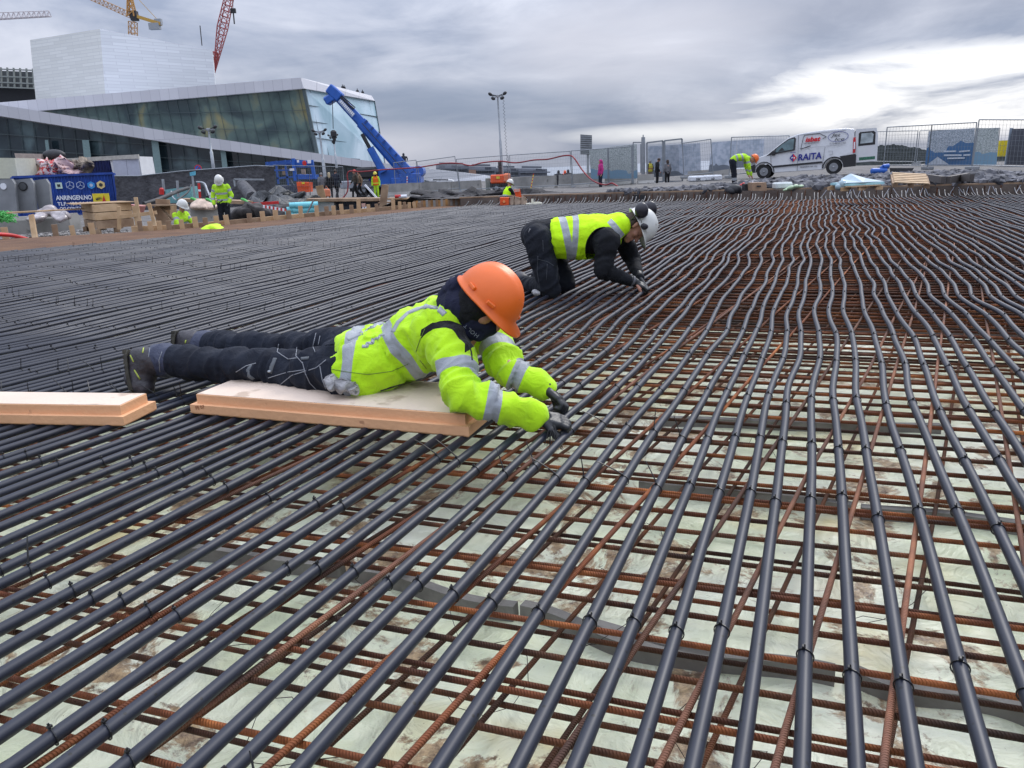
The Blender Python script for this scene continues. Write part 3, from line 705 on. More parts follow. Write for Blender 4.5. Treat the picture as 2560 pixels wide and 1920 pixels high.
# ================================================================== OPERA HOUSE
YO = 130.0
MARB = mat('white_stone', (0.48, 0.48, 0.50), rough=0.6, var=0.06, vscale=.15, col2=(0.60, 0.60, 0.62))
def m_panels(name, c1, c2, sx, sz, mortar, rough=0.5, axis='X'):
    m = bpy.data.materials.new(name); m.use_nodes = True; nt = m.node_tree; N = nt.nodes; L = nt.links.new; b = N['Principled BSDF']
    t = N.new('ShaderNodeTexCoord'); s = N.new('ShaderNodeSeparateXYZ'); L(t.outputs['Object'], s.inputs[0]); c = N.new('ShaderNodeCombineXYZ'); L(s.outputs[axis], c.inputs[0]); L(s.outputs['Z'], c.inputs[1])
    k = N.new('ShaderNodeTexBrick'); L(c.outputs[0], k.inputs['Vector']); k.inputs['Color1'].default_value = c1+(1,); k.inputs['Color2'].default_value = c2+(1,); k.inputs['Mortar'].default_value = mortar+(1,)
    k.inputs['Scale'].default_value = 1; k.inputs['Brick Width'].default_value = sx; k.inputs['Row Height'].default_value = sz; k.inputs['Mortar Size'].default_value = 0.045; k.inputs['Bias'].default_value = 0
    L(k.outputs['Color'], b.inputs['Base Color']); b.inputs['Roughness'].default_value = rough; return m
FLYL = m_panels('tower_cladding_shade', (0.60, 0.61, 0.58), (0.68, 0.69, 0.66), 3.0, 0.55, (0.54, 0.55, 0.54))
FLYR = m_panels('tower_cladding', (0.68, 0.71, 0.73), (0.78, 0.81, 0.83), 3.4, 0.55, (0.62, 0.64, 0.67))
BAND = m_panels('stone_band', (0.50, 0.50, 0.53), (0.57, 0.57, 0.60), 1.5, 9.0, (0.42, 0.42, 0.45))
def m_glass(name, ca, cb, sc, cc, rough=0.08):
    m = bpy.data.materials.new(name); m.use_nodes = True; nt = m.node_tree; N = nt.nodes; L = nt.links.new; b = N['Principled BSDF']
    t = N.new('ShaderNodeTexCoord'); mp = N.new('ShaderNodeMapping'); mp.inputs['Scale'].default_value = sc; L(t.outputs['Object'], mp.inputs[0])
    n = N.new('ShaderNodeTexNoise'); n.inputs['Scale'].default_value = 1; n.inputs['Detail'].default_value = 5; n.inputs['Distortion'].default_value = .6; L(mp.outputs[0], n.inputs['Vector'])
    r = N.new('ShaderNodeValToRGB'); e = r.color_ramp.elements; e[0].position = .36; e[0].color = ca+(1,); e[1].position = .66; e[1].color = cb+(1,); q = e.new(.52); q.color = cc+(1,); L(n.outputs['Fac'], r.inputs[0])
    L(r.outputs[0], b.inputs['Base Color']); b.inputs['Roughness'].default_value = rough; b.inputs['Specular IOR Level'].default_value = 0.6; return m
GLA = m_glass('foyer_glass', (0.03, 0.055, 0.06), (0.28, 0.25, 0.11), (.16, .3, .16), (0.10, 0.155, 0.135))  # golden interior reflections are put into the pane colour
GLB = m_glass('sky_reflection_glass', (0.30, 0.44, 0.49), (0.62, 0.73, 0.78), (.35, .2, .10), (0.44, 0.57, 0.63))  # reflected sky painted in as a pale blue base colour
GLC = m_glass('ground_floor_glass', (0.012, 0.020, 0.026), (0.10, 0.15, 0.16), (.16, .3, .22), (0.030, 0.048, 0.058))
MULL = mat('mullion', (0.06, 0.085, 0.09), rough=0.5, var=0.1)
cz = lambda x, y, Y=YO: dp(x, y, Y)
ope = empty('opera_house', (cz(500, 440).x, YO+10, -2), 0, 'white angular opera house with glass foyer, sloping stone ramp and tall fly tower', 'building'); OI = inv(ope)
def pface(pts, Ys, th, mb, mi=0):         # polygon traced in the photo, given real depth behind it
    P = [dp(x, y, Y) for (x, y), Y in zip(pts, Ys)]; k = len(P); B = [p+Vector((p.x, p.y, 0)).normalized()*th for p in P]
    mb.add(P+B, [tuple(range(k)), tuple(range(k, 2*k))[::-1]], mi); mb.add(P+B, [(i, k+i, k+(i+1) % k, (i+1) % k) for i in range(k)], mi)
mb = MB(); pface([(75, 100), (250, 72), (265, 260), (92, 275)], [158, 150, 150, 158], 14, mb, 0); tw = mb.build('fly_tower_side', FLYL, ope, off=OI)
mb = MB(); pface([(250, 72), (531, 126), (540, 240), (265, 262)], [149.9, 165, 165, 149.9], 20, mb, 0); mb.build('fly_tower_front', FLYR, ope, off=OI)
mb = MB(); pface([(-260, 290), (-260, 275), (0, 256), (751, 194), (760, 221), (110, 276), (96, 277)], [YO]*7, 26, mb); mb.build('roof_band', BAND, ope, off=OI)
mb = MB(); pface([(751, 194), (929, 239), (937, 252), (760, 221)], [YO, 152, 152, YO], 8, mb); mb.build('roof_band', BAND, ope, off=OI)
mb = MB(); pface([(96, 279), (760, 222), (796, 388), (640, 365), (300, 308)], [YO+1.2]*5, 1.0, mb); gA = mb.build('foyer_window', GLA, ope, off=OI)
mm = MB()
for i in range(1, 26):
    f = i/25.5; xt = 110+(757-110)*f; yt = 275+(222-275)*f; xb = xt+34*(f**1.3)+6; yb = 281+(386-281)*(xb-110)/(796-110)+2
    if yb-yt > 8: mm.beam(dp(xt, yt, YO+1.0), dp(xb, yb, YO+1.0), .06, .06, up=(0, 1, 0))
for f in (.33, .66):
    a = (320+f*0, 262+f*40) if f < .5 else (520, 322); b = (768+10*f, 222+160*f)
    mm.beam(dp(a[0], a[1]+ (10 if f<.5 else 0), YO+.9), dp(b[0], b[1], YO+.9), .07, .2, up=(0, 1, 0))
mm.build('mullions', MULL, gA, off=OI)
mb = MB(); pface([(760, 222), (937, 253), (963, 408), (794, 384)], [YO+1.1, 153, 148, YO+1.1], 1.0, mb); gB = mb.build('glass_front', GLB, ope, off=OI)
mm = MB()
for i in range(0, 13):
    f = i/12; mm.beam(dp(760+177*f, 222+31*f, YO+1+22*f-.2), dp(794+169*f, 384+24*f, YO+1+17*f-.2), .06, .2, up=(0, 1, 0))
for f in (.25, .5, .75): mm.beam(dp(760+34*f, 222+162*f, YO+.8), dp(937+26*f, 253+155*f, 153-5*f-.3), .06, .2, up=(0, 1, 0))
mm.beam(dp(759, 221, YO+.7), dp(793, 384, YO+.7), .5, .5, up=(0, 1, 0))
mm.build('mullions', MULL, gB, off=OI)
mb = MB(); pface([(-260, 262), (0, 262), (96, 277), (500, 341), (791, 383), (961, 408), (1050, 419), (1050, 424), (922, 420), (500, 369), (0, 290), (-260, 278)], [122]*6+[122]*6, 9, mb); mb.build('stone_ramp', BAND, ope, off=OI)
mb = MB(); pface([(-260, 276), (0, 289), (500, 368), (922, 419), (1020, 424), (1020, 462), (-260, 500)], [124]*7, .8, mb); gC = mb.build('ground_floor_window', GLC, ope, off=OI)
mm = MB()
for x in list(range(-20, 1000, 34)):
    y0 = 289+(x/500)*79 if x < 500 else 368+(x-500)/422*51
    mm.beam(dp(x, y0, 123.8), dp(x+(452-y0)*.12, 455, 123.8), .06, .06, up=(0, 1, 0))
for y in (0, 1, 2): mm.beam(dp(0, 335+y*38, 123.7), dp(900, 398+y*22, 123.7), .1, .2, up=(0, 1, 0))
mm.build('mullions', MULL, gC, off=OI)
cl = mat('pale_column', (0.17, 0.25, 0.25), rough=0.6, var=0.1)
for (x0, x1) in ((205, 222), (378, 395), (548, 560), (112, 120)):
    mb = MB(); pface([(x0, 350), (x1, 350), (x1+12, 440), (x0+10, 440)], [122.6]*4, .6, mb); mb.build('column', cl, ope, off=OI)
mb = MB(); pface([(1045, 418), (1210, 438), (1300, 452), (1300, 464), (1045, 464)], [125, 135, 140, 140, 125], 4, mb); solo(mb, 'stone_slope', m_panels('slope_stone', (0.62, 0.63, 0.65), (0.70, 0.71, 0.73), 9, 0.7, (0.5, 0.51, 0.54)), 'white stone slope running down to the right of the blue crane truck', 'ramp')
mb = MB(); pface([(1045, 447), (1085, 455), (1150, 458), (1150, 470), (1045, 470)], [118]*5, 3, mb); solo(mb, 'underpass_wall', GLC, 'dark wedge of wall below the white stone slope', 'wall')
# dark building under scaffolding at the left edge
dk = empty('building_site_block', cz(30, 250, 220), 0, 'black wrapped building with scaffold bays along its top at the left edge', 'building'); DI = inv(dk)
mb = MB(); pface([(-120, 218), (88, 220), (94, 262), (-120, 275)], [220]*4, 30, mb); mb.build('wall', mat('black_wrap', (0.012, 0.013, 0.016), rough=0.8), dk, off=DI)
mb = MB(); pface([(-120, 172), (84, 180), (88, 219), (-120, 216)], [222]*4, 26, mb); mb.build('upper_storey', mat('upper_dark', (0.05, 0.055, 0.06), rough=0.8, var=0.4, vscale=.4, col2=(0.10, 0.11, 0.11)), dk, off=DI)
mb = MB()
for i in range(-6, 6): mb.beam(dp(2+i*16, 168+i*.7, 219), dp(5+i*16, 220, 219), .35, .35, up=(0, 1, 0))
for y in (172, 190, 205, 217): mb.beam(dp(-100, y-3, 218.8), dp(86, y+4, 218.8), .3, .35, up=(0, 1, 0))
mb.build('scaffold', mat('scaffold_pale', (0.25, 0.27, 0.25), rough=0.7), dk, off=DI)
# tiny people on the opera roof
TINYD = mat('dark_clothes', (0.03, 0.03, 0.035), rough=0.8)
def tiny(px, py, Y, h, label, m1=None):
    b = dp(px, py, Y); mb = MB()
    for s in (-.09, .09): mb.tube([b+Vector((s, 0, 0)), b+Vector((s, 0, h*.48))], [.07, .1], 6)
    mb.tube([b+Vector((0, 0, h*.45)), b+Vector((0, 0, h*.62)), b+Vector((0, 0, h*.8)), b+Vector((0, 0, h*.87))], [.15, .17, .2, .06], 8)
    for s in (-1, 1): mb.tube([b+Vector((s*.2, 0, h*.8)), b+Vector((s*.27, 0, h*.62)), b+Vector((s*.24, -.05, h*.47))], [.06, .05, .04], 6)
    mb.ell(b+Vector((0, 0, h*.935)), (.09, .1, .125), nu=8, nv=6); solo(mb, 'person', m1 or TINYD, label, 'person')
for i, (x, y, l) in enumerate([(858, 216, 'tiny dark figure standing on the opera roof edge, left of the pair'), (862, 217, 'tiny dark figure beside another on the opera roof edge'), (895, 226, 'tiny lone dark figure on the opera roof nearest the crane tip'), (908, 229, 'tiny dark figure farthest right on the opera roof')]): tiny(x, y+19, 160, 1.75, l)

# ================================================================== TOWER CRANES
def lattice(mb, a, b, w0, w1, n, r=0.09, wide=(0, 1, 0), tri=False):
    a = Vector(a); b = Vector(b); x = (b-a).normalized(); u = Vector(wide); v = x.cross(u).normalized(); u = v.cross(x)
    def ring(t):
        c = a+(b-a)*t; w = (w0+(w1-w0)*t)/2
        return [c+u*w+v*w, c-u*w+v*w, c-u*w-v*w, c+u*w-v*w] if not tri else [c+v*w*1.3, c-u*w-v*w, c+u*w-v*w]
    prev = ring(0)
    for i in range(1, n+1):
        cur = ring(i/n); m = len(cur)
        for j in range(m):
            mb.beam(prev[j], cur[j], r*1.4, r*1.4, up=(.3, .5, .2)); mb.beam(prev[j], cur[(j+1) % m], r, r, up=(.3, .5, .2)); mb.beam(cur[j], cur[(j+1) % m], r, r, up=(.3, .5, .2))
        prev = cur
CRY = mat('crane_yellow', (0.48, 0.25, 0.07), rough=0.6, var=0.2); CRR = mat('crane_red', (0.34, 0.06, 0.06), rough=0.6, var=0.2); CRW = mat('crane_white', (0.55, 0.50, 0.50), rough=0.6, var=0.15)
YC = 230
e = empty('tower_crane', dp(333, 470, YC), 0, 'yellow tower crane with raised apex and counterweight behind the fly tower', 'crane'); I_ = inv(e)
mb = MB(); lattice(mb, dp(336, 300, YC), dp(332, 55, YC), 1.7, 1.7, 18, .10); mb.build('mast', CRY, e, off=I_)
mb = MB(); lattice(mb, dp(328, 38, YC), dp(150, -42, YC), 1.3, 1.0, 18, .08, tri=True); mb.build('jib', CRY, e, off=I_)
mb = MB(); lattice(mb, dp(330, 42, YC), dp(322, -28, YC), 1.9, .5, 5, .18); mb.build('apex', CRY, e, off=I_)
mb = MB(); mb.beam(dp(345, 42, YC), dp(403, 60, YC), 1.4, .8); mb.beam(dp(345, 42, YC), dp(322, -28, YC), .12, .12); mb.beam(dp(322, -28, YC), dp(398, 54, YC), .12, .12); mb.build('counter_jib', mat('crane_ochre', (0.50, 0.30, 0.06), rough=.6), e, off=I_)
mb = MB(); mb.box(dp(387, 66, YC), (2.8, 1.6, 1.6)); mb.box(dp(396, 55, YC), (1.8, 1.2, 1.5)); mb.build('counterweight', GALV, e, off=I_)
mb = MB(); mb.box(dp(336, 40, YC), (1.7, 1.6, 2.4)); mb.build('cab', DARK, e, off=I_)
e = empty('tower_crane', dp(540, 470, 200), 0, 'red lattice crane boom leaning behind the right end of the fly tower', 'crane'); I_ = inv(e)
mb = MB(); lattice(mb, dp(535, 182, 200), dp(556, 70, 200), .3, 1.9, 7, .11); lattice(mb, dp(556, 70, 200), dp(578, -30, 200), 1.9, 1.5, 7, .11); lattice(mb, dp(535, 182, 200), dp(533, 130, 200), .3, 1.6, 4, .14); mb.build('boom', CRR, e, off=I_)
mb = MB(); mb.beam(dp(583, 28, 200), dp(586, 60, 200), .25, .25); mb.box(dp(583, 27, 200), (1.2, .6, 1.0)); mb.beam(dp(583, 27, 200), dp(582, -40, 200), .06, .06); mb.build('hook', DARK, e, off=I_)
e = empty('tower_crane', dp(-60, 470, 210), 0, 'pale jib of a tower crane reaching in at the top left corner', 'crane'); I_ = inv(e)
mb = MB(); lattice(mb, dp(-130, 47, 210), dp(124, 35, 210), 1.5, 1.1, 20, .11, tri=True); mb.build('jib', CRW, e, off=I_)
mb = MB(); mb.beam(dp(500, 64, 190), dp(505, 114, 190), .16, .16, up=(0, 1, 0)); solo(mb, 'pole', DARK, 'thin bare pole above the right end of the fly tower', 'pole')

# ================================================================== FAR SHORE
APT = m_panels('apartment_front', (0.03, 0.035, 0.05), (0.22, 0.23, 0.26), 3.4, 1.7, (0.20, 0.21, 0.24)); APTR = mat('apartment_roof', (0.12, 0.13, 0.15), rough=.8); BRK = mat('far_brick', (0.26, 0.15, 0.10), rough=.8)
for i, (x0, x1, yt, yb, Y, l) in enumerate([(1090, 1172, 412, 452, 430, 'grey apartment block across the water, leftmost behind the white slope'), (1172, 1240, 416, 452, 420, 'grey apartment block across the water beside a brick stair tower'), (1236, 1300, 420, 455, 425, 'grey apartment block directly behind the light mast'), (1296, 1368, 421, 456, 415, 'rightmost grey apartment block with stepped balconies across the water')]):
    e = empty('apartment_building', dp((x0+x1)/2, 460, Y), 0, l, 'building', 'apartment blocks across the water'); I_ = inv(e)
    mb = MB(); pface([(x0, yt), (x1, yt+1), (x1, yb+14), (x0, yb+14)], [Y]*4, 16, mb); mb.build('wall', APT, e, off=I_)
    mb = MB(); pface([(x0+8, yt-6), (x1-14, yt-5), (x1-14, yt-.5), (x0+8, yt-.5)], [Y+2]*4, 10, mb); mb.build('roof', APTR, e, off=I_)
    for k in range(3):
        mb = MB(); pface([(x0+4, yt+8+k*10), (x1+(8-3*k if i == 3 else -4), yt+8+k*10), (x1+(8-3*k if i == 3 else -4), yt+11+k*10), (x0+4, yt+11+k*10)], [Y-2]*4, 1.9, mb); mb.build('balcony', APTR, e, off=I_)
mb = MB(); pface([(1172, 424), (1190, 425), (1190, 438), (1172, 438)], [417]*4, 3, mb); solo(mb, 'stair_tower', BRK, 'small orange brick tower between the grey apartment blocks', 'tower')
# wooded hill on the right
HILL = mat('hill_wood', (0.035, 0.04, 0.035), rough=.95, var=.4, vscale=.05, col2=(0.075, 0.085, 0.08), bump=1, bscale=.4)
mb = MB(); P = [(1980, 409), (2060, 396), (2120, 383), (2170, 376), (2200, 363), (2240, 361), (2280, 367), (2330, 378), (2400, 384), (2480, 380), (2600, 376), (2800, 372)]
Q = []
for i in range(len(P)-1):
    for k in range(8):
        f = k/8; Q.append((P[i][0]+(P[i+1][0]-P[i][0])*f, P[i][1]+(P[i+1][1]-P[i][1])*f+random.uniform(-2.0, 2.0)))
pface(Q+[(2800, 400), (1980, 425)], [380]*(len(Q)+2), 60, mb); tag(mb.build('hill', HILL), kind='structure')

# ================================================================== SITE FENCES, BARRIERS, BANNERS
FW = mat('fence_steel', (0.24, 0.26, 0.28), rough=0.5, metal=0.5, var=0.1)
def fence_panel(tl, tr, bl, br, Y0, Y1, label, dens=0.11, name='fence_panel'):
    A, B, Cc, D = dp(*tl, Y0), dp(*tr, Y1), dp(*bl, Y0), dp(*br, Y1)
    e = empty(name, (Cc+D)/2, 0, label, 'fence', 'wire mesh site fence panels'); I_ = inv(e)
    mb = MB(); r = 0.021
    mb.tube([A, B], r, 6); mb.tube([Cc+(A-Cc)*.09, D+(B-D)*.09], r, 6); mb.tube([A, Cc], r, 6); mb.tube([B, D], r, 6); mb.build('frame', FW, e, off=I_)
    mb = MB(); L = (B-A).length; n = max(3, int(L/dens))
    for i in range(1, n):
        f = i/n; mb.beam(A+(B-A)*f, Cc+(A-Cc)*.09+(D+(B-D)*.09-Cc-(A-Cc)*.09)*f, .0055, .0055, up=(0, 1, 0))
    for j in range(1, 9):
        f = j/9*.91; mb.beam(A+(Cc-A)*f, B+(D-B)*f, .0055, .0055, up=(0, 1, 0))
    mb.build('wire_mesh', FW, e, off=I_)
    mb = MB(); mb.box(Cc+Vector((0, 0, .05)), (.22, .6, .13), bev=.02); mb.build('foot', CONCG, e, off=I_)
    return e, A, B, Cc, D
FP = [((683, 413), (772, 415), (688, 520), (778, 512), 49, 49.5, 'mesh fence panel in front of the blue lift platform'),
      ((772, 415), (857, 417), (778, 512), (862, 505), 49.5, 50, 'mesh fence panel beside the walking couple'),
      ((984, 407), (1040, 400), (992, 497), (1046, 490), 50, 49, 'mesh fence panel in front of the blue crane truck'),
      ((1042, 404), (1137, 391), (1055, 489), (1150, 478), 49, 46, 'tilted mesh fence panel right of the blue crane truck'),
      ((1141, 398), (1270, 388), (1152, 482), (1274, 476), 46, 45, 'mesh fence panel in front of the light mast'),
      ((1274, 388), (1425, 378), (1278, 478), (1430, 470), 45, 42, 'mesh fence panel carrying the red hose, right of the light mast'),
      ((1428, 377), (1519, 371), (1433, 470), (1520, 463), 42, 41, 'mesh fence panel holding the left half of the map banner'),
      ((1521, 371), (1579, 366), (1523, 463), (1580, 458), 41, 40, 'mesh fence panel holding the right half of the map banner'),
      ((1706, 358), (1777, 348), (1710, 446), (1783, 440), 37, 36, 'mesh fence panel between the gate and the fallen banner'),
      ((1829, 343), (1973, 339), (1822, 446), (1975, 430), 33.5, 33.5, 'mesh fence panel behind the bonnet of the white van'),
      ((2218, 318), (2330, 312), (2208, 422), (2318, 424), 33, 32, 'mesh fence panel behind the open van doors'),
      ((2330, 312), (2442, 306), (2318, 424), (2428, 424), 32, 30.5, 'mesh fence panel across the big blue map banner'),
      ((2448, 299), (2700, 300), (2430, 424), (2690, 432), 29, 28, 'nearest mesh fence panel at the right edge')]
panels = [fence_panel(*p) for p in FP]
# second row of fence behind on the right
for a in [((2130, 330), (2295, 327), (2125, 410), (2285, 412), 45, 45, 'far mesh fence panel seen behind the black trough'), ((2300, 327), (2500, 320), (2290, 412), (2490, 405), 44, 43, 'far mesh fence panel behind the map banners on the right')]: fence_panel(*a, dens=.16)
# gate with posts
e = empty('site_gate', dp(1660, 455, 40), 0, 'grey steel framed double mesh gate standing by the thick post', 'gate'); I_ = inv(e)
for (x0, x1, yt, yb) in ((1617, 1657, 357, 455), (1661, 1705, 352, 454)):
    mb = MB(); A, B, Cc, D = dp(x0, yt, 40), dp(x1, yt-5, 40), dp(x0+1, yb, 40), dp(x1+1, yb-1, 40)
    for p, q in ((A, B), (Cc, D), (A, Cc), (B, D)): mb.beam(p, q, .07, .07, up=(0, 1, 0))
    g_ = mb.build('leaf_frame', FW, e, off=I_)
    mb = MB(); n = 14
    for i in range(1, n): mb.beam(A+(B-A)*i/n, Cc+(D-Cc)*i/n, .006, .006, up=(0, 1, 0))
    for i in range(1, 12): mb.beam(A+(Cc-A)*i/12, B+(D-B)*i/12, .006, .006, up=(0, 1, 0))
    mb.build('wire_mesh', FW, g_, off=I_)
mb = MB(); mb.beam(dp(1581, 363, 40), dp(1581, 458, 40), .09, .09, up=(0, 1, 0)); mb.beam(dp(1583, 356, 40), dp(1606, 356, 40), .05, .05, up=(0, 1, 0)); mb.beam(dp(1583, 356, 40), dp(1583, 460, 40), .05, .05, up=(0, 1, 0)); mb.beam(dp(1602, 360, 40), dp(1602, 432, 40), .05, .05, up=(0, 1, 0)); solo(mb, 'gate_post', FW, 'thin grey gate post frame at the right end of the map banner', 'post')
mb = MB(); mb.cyl(dp(1608, 438, 40.5), dp(1608, 343, 40.5), .10, n=10); mb.cyl(dp(1608, 343, 40.5), dp(1608, 337, 40.5), .03, n=8); solo(mb, 'bollard_post', GALV, 'thick round grey steel post with a pointed cap beside the gate', 'post')
# banners
def m_map(name, seed, sea, land1, land2, level, sc=1.2):
    m = bpy.data.materials.new(name); m.use_nodes = True; nt = m.node_tree; N = nt.nodes; L = nt.links.new; b = N['Principled BSDF']; b.inputs['Roughness'].default_value = .6
    t = N.new('ShaderNodeTexCoord'); mp = N.new('ShaderNodeMapping'); mp.inputs['Location'].default_value = (seed, seed*.7, 0); L(t.outputs['Object'], mp.inputs[0])
    v = N.new('ShaderNodeTexVoronoi'); v.inputs['Scale'].default_value = 7*sc; v.distance = 'CHEBYCHEV'; L(mp.outputs[0], v.inputs['Vector'])
    n = N.new('ShaderNodeTexNoise'); n.inputs['Scale'].default_value = 9*sc; n.inputs['Detail'].default_value = 4; L(mp.outputs[0], n.inputs['Vector'])
    r = N.new('ShaderNodeValToRGB'); r.color_ramp.elements[0].color = land1+(1,); r.color_ramp.elements[1].color = land2+(1,); r.color_ramp.elements[0].position = .42; r.color_ramp.elements[1].position = .58; L(n.outputs['Fac'], r.inputs[0])
    s = N.new('ShaderNodeSeparateXYZ'); L(t.outputs['Object'], s.inputs[0])
    n2 = N.new('ShaderNodeTexNoise'); n2.inputs['Scale'].default_value = 1.6; L(mp.outputs[0], n2.inputs['Vector'])
    a = N.new('ShaderNodeMath'); a.operation = 'MULTIPLY_ADD'; L(n2.outputs['Fac'], a.inputs[0]); a.inputs[1].default_value = 1.1; L(s.outputs['Z'], a.inputs[2])
    g = N.new('ShaderNodeMath'); g.operation = 'LESS_THAN'; L(a.outputs[0], g.inputs[0]); g.inputs[1].default_value = level
    x = N.new('ShaderNodeMix'); x.data_type = 'RGBA'; L(g.outputs[0], x.inputs[0]); L(r.outputs[0], x.inputs[6]); x.inputs[7].default_value = sea+(1,)
    L(x.outputs[2], b.inputs['Base Color']); return m
MAPA = m_map('map_print', 3.1, (0.16, 0.28, 0.38), (0.24, 0.28, 0.27), (0.46, 0.50, 0.50), 1.00, 3.0)
MAPB = m_map('map_print_blue', 8.3, (0.06, 0.15, 0.30), (0.22, 0.27, 0.31), (0.50, 0.54, 0.60), 1.22, 3.2)
MAPC = m_map('photo_print', 12.3, (0.13, 0.15, 0.18), (0.30, 0.35, 0.42), (0.42, 0.46, 0.53), .82, .5)
def banner(tl, tr, br, bl, Y0, Y1, m, label, nx=14, rip=.03):
    A, B, D, Cc = dp(*tl, Y0), dp(*tr, Y1), dp(*br, Y1), dp(*bl, Y0); mb = MB(); vs = []; ny = 8
    for s in (0, .012):
        for i in range(nx+1):
            for j in range(ny+1):
                u = i/nx; v = j/ny; p = (A*(1-u)+B*u)*(1-v)+(Cc*(1-u)+D*u)*v; vs.append(p+Vector((0, rip*math.sin(u*9+v*2)+s, 0)))
    k = (nx+1)*(ny+1); fs = []
    for i in range(nx):
        for j in range(ny): q = i*(ny+1)+j; fs.append((q, q+1, q+ny+2, q+ny+1)); fs.append((k+q, k+q+ny+1, k+q+ny+2, k+q+1))
    mb.add(vs, fs, 0, True); return solo(mb, 'banner', m, label, 'banner', 'printed banners on the site fence')
banner((1473, 374), (1592, 360), (1594, 446), (1478, 447), 42.0, 41.2, MAPA, 'pale map banner with blue sea behind the pink jacket')
banner((1620, 366), (1750, 358), (1752, 436), (1622, 444), 41.5, 39, MAPC, 'grey street photo banner behind the gate')
banner((1780, 356), (1842, 351), (1838, 420), (1772, 430), 37, 36, MAPC, 'pale city view banner, left of two beside the van bonnet')
banner((1844, 351), (1911, 347), (1905, 416), (1840, 420), 36, 35.5, MAPC, 'pale city view banner touching the van bonnet')
bb = banner((2322, 328), (2438, 320), (2430, 412), (2314, 412), 32.4, 31, MAPB, 'large blue and white map banner right of the van')
PRW = mat('print_white', (.55, .60, .66), rough=.6)
mb = MB()
for (x0, y0, x1, y1) in ((2356, 379, 2388, 378), (2396, 379, 2422, 377), (2358, 388, 2402, 388), (2406, 388, 2424, 387), (2366, 396, 2410, 395)):
    a_ = dp(x0, y0, 31.55-(x0-2322)/116*1.2+.62); b_ = dp(x1, y1, 31.55-(x1-2322)/116*1.2+.62); q_ = Vector((0, -.06, 0)); 
    o_l = bb.location; mb.beam(a_*1.0+q_-o_l, b_+q_-o_l, .02, .055, up=(0, 0, 1))
mb.add([dp(2318, 411, 32.2)-bb.location, dp(2372, 411, 31.6)-bb.location, dp(2344, 392, 31.9)-bb.location], [(0, 1, 2)]); mb.build('printed_text', PRW, bb)
banner((2440, 320), (2498, 321), (2490, 412), (2432, 412), 30.6, 30.4, MAPA, 'green and blue map banner panel right of the large map banner')
mb = MB(); A = dp(2496, 352, 36); mb.slab(dp(2498, 352, 36), dp(2527, 350, 36), dp(2523, 391, 36), dp(2494, 391, 36), .03); solo(mb, 'yellow_sign', YEL, 'yellow sign board seen through the fence at the right', 'sign')
mb = MB(); mb.slab(dp(2532, 322, 35), dp(2640, 320, 35), dp(2640, 414, 35), dp(2518, 412, 35), .05); solo(mb, 'dark_hoarding', mat('dark_print', (0.05, 0.055, 0.07), rough=.7, var=.3, vscale=1), 'dark hoarding with pale slanted edge at the right edge', 'hoarding')
mb = MB(); mb.slab(dp(2526, 320, 35.2), dp(2534, 320, 35.2), dp(2520, 412, 35.2), dp(2512, 412, 35.2), .05); solo(mb, 'pale_strip', mat('pale_blue_strip', (0.25, 0.30, 0.36), rough=.7), 'narrow pale blue strip edging the dark hoarding', 'panel')
# concrete barriers
def barrier(a, b, h, label, m=CONC, w=.5):
    A = Vector(a); B = Vector(b); d = (B-A).normalized(); n = Vector((-d.y, d.x, 0)); mb = MB(); prof = [(-w/2, 0), (-w/2, .12*h), (-w*.22, .38*h), (-w*.15, h), (w*.15, h), (w*.22, .38*h), (w/2, .12*h), (w/2, 0)]
    mb.prism(prof, A, n, Vector((0, 0, 1)), B-A); return solo(mb, 'concrete_barrier', m, label, 'barrier', 'concrete barriers behind the site')
BR = [((964, 493), (1050, 490), 50, 49, 'concrete barrier below the blue crane truck cab'), ((1052, 490), (1130, 488), 49, 48, 'concrete barrier in front of the parked white vehicle'), ((1132, 488), (1203, 485), 48, 47, 'concrete barrier left of the orange generator'),
      ((1285, 480), (1390, 476), 45, 43.5, 'concrete barrier right of the orange generator'), ((1399, 475), (1500, 469), 43.5, 42.5, 'concrete barrier left of the pink jacket'), ((1594, 461), (1634, 459), 38, 38, 'short concrete barrier block by the gate'), ((1512, 468), (1590, 462), 43, 42.8, 'concrete barrier below the map banner'), ((1720, 452), (1825, 446), 39, 38, 'concrete barrier below the fallen banner')]
for (a, b, Y0, Y1, l) in BR: barrier(dp(*a, Y0), dp(*b, Y1), 0.80 if Y0 > 40 else .45, l, CONC)
# road sign back, delineator
mb = MB(); A = dp(1470, 455, 44); e = empty('sign_board', A, 0, 'back of a tall grey slatted road sign on a single post', 'sign'); I_ = inv(e)
mb.beam(dp(1470, 448, 44), dp(1469, 338, 44), .12, .12, up=(0, 1, 0)); mb.build('post', GALV, e, off=I_)
mb = MB(); mb.slab(dp(1451, 336, 43.8), dp(1480, 338, 43.8), dp(1480, 387, 43.8), dp(1451, 386, 43.8), .04); mb.build('panel', mat('sign_back', (0.16, 0.17, 0.18), rough=.6), e, off=I_)
mb = MB()
for i in range(9): mb.beam(dp(1451, 340+i*5.3, 43.7), dp(1480, 341+i*5.3, 43.7), .03, .03, up=(0, 1, 0))
mb.build('slats', GALV, e, off=I_)
e = empty('delineator', dp(1325, 477, 41), 0, 'leaning red and yellow striped warning board by the barrier', 'warning board'); I_ = inv(e)
mb = MB(); a = dp(1327, 472, 41); b = dp(1334, 434, 41); mb.beam(a, b, .17, .04, up=(0, 1, 0)); mb.beam(a, b, .17, .04, up=(0, 1, 0))
mb = MB(); K = 10
for i in range(K): mb.beam(a+(b-a)*i/K, a+(b-a)*(i+1)/K, .04, .17, mi=i % 2, up=(0, 1, .0))
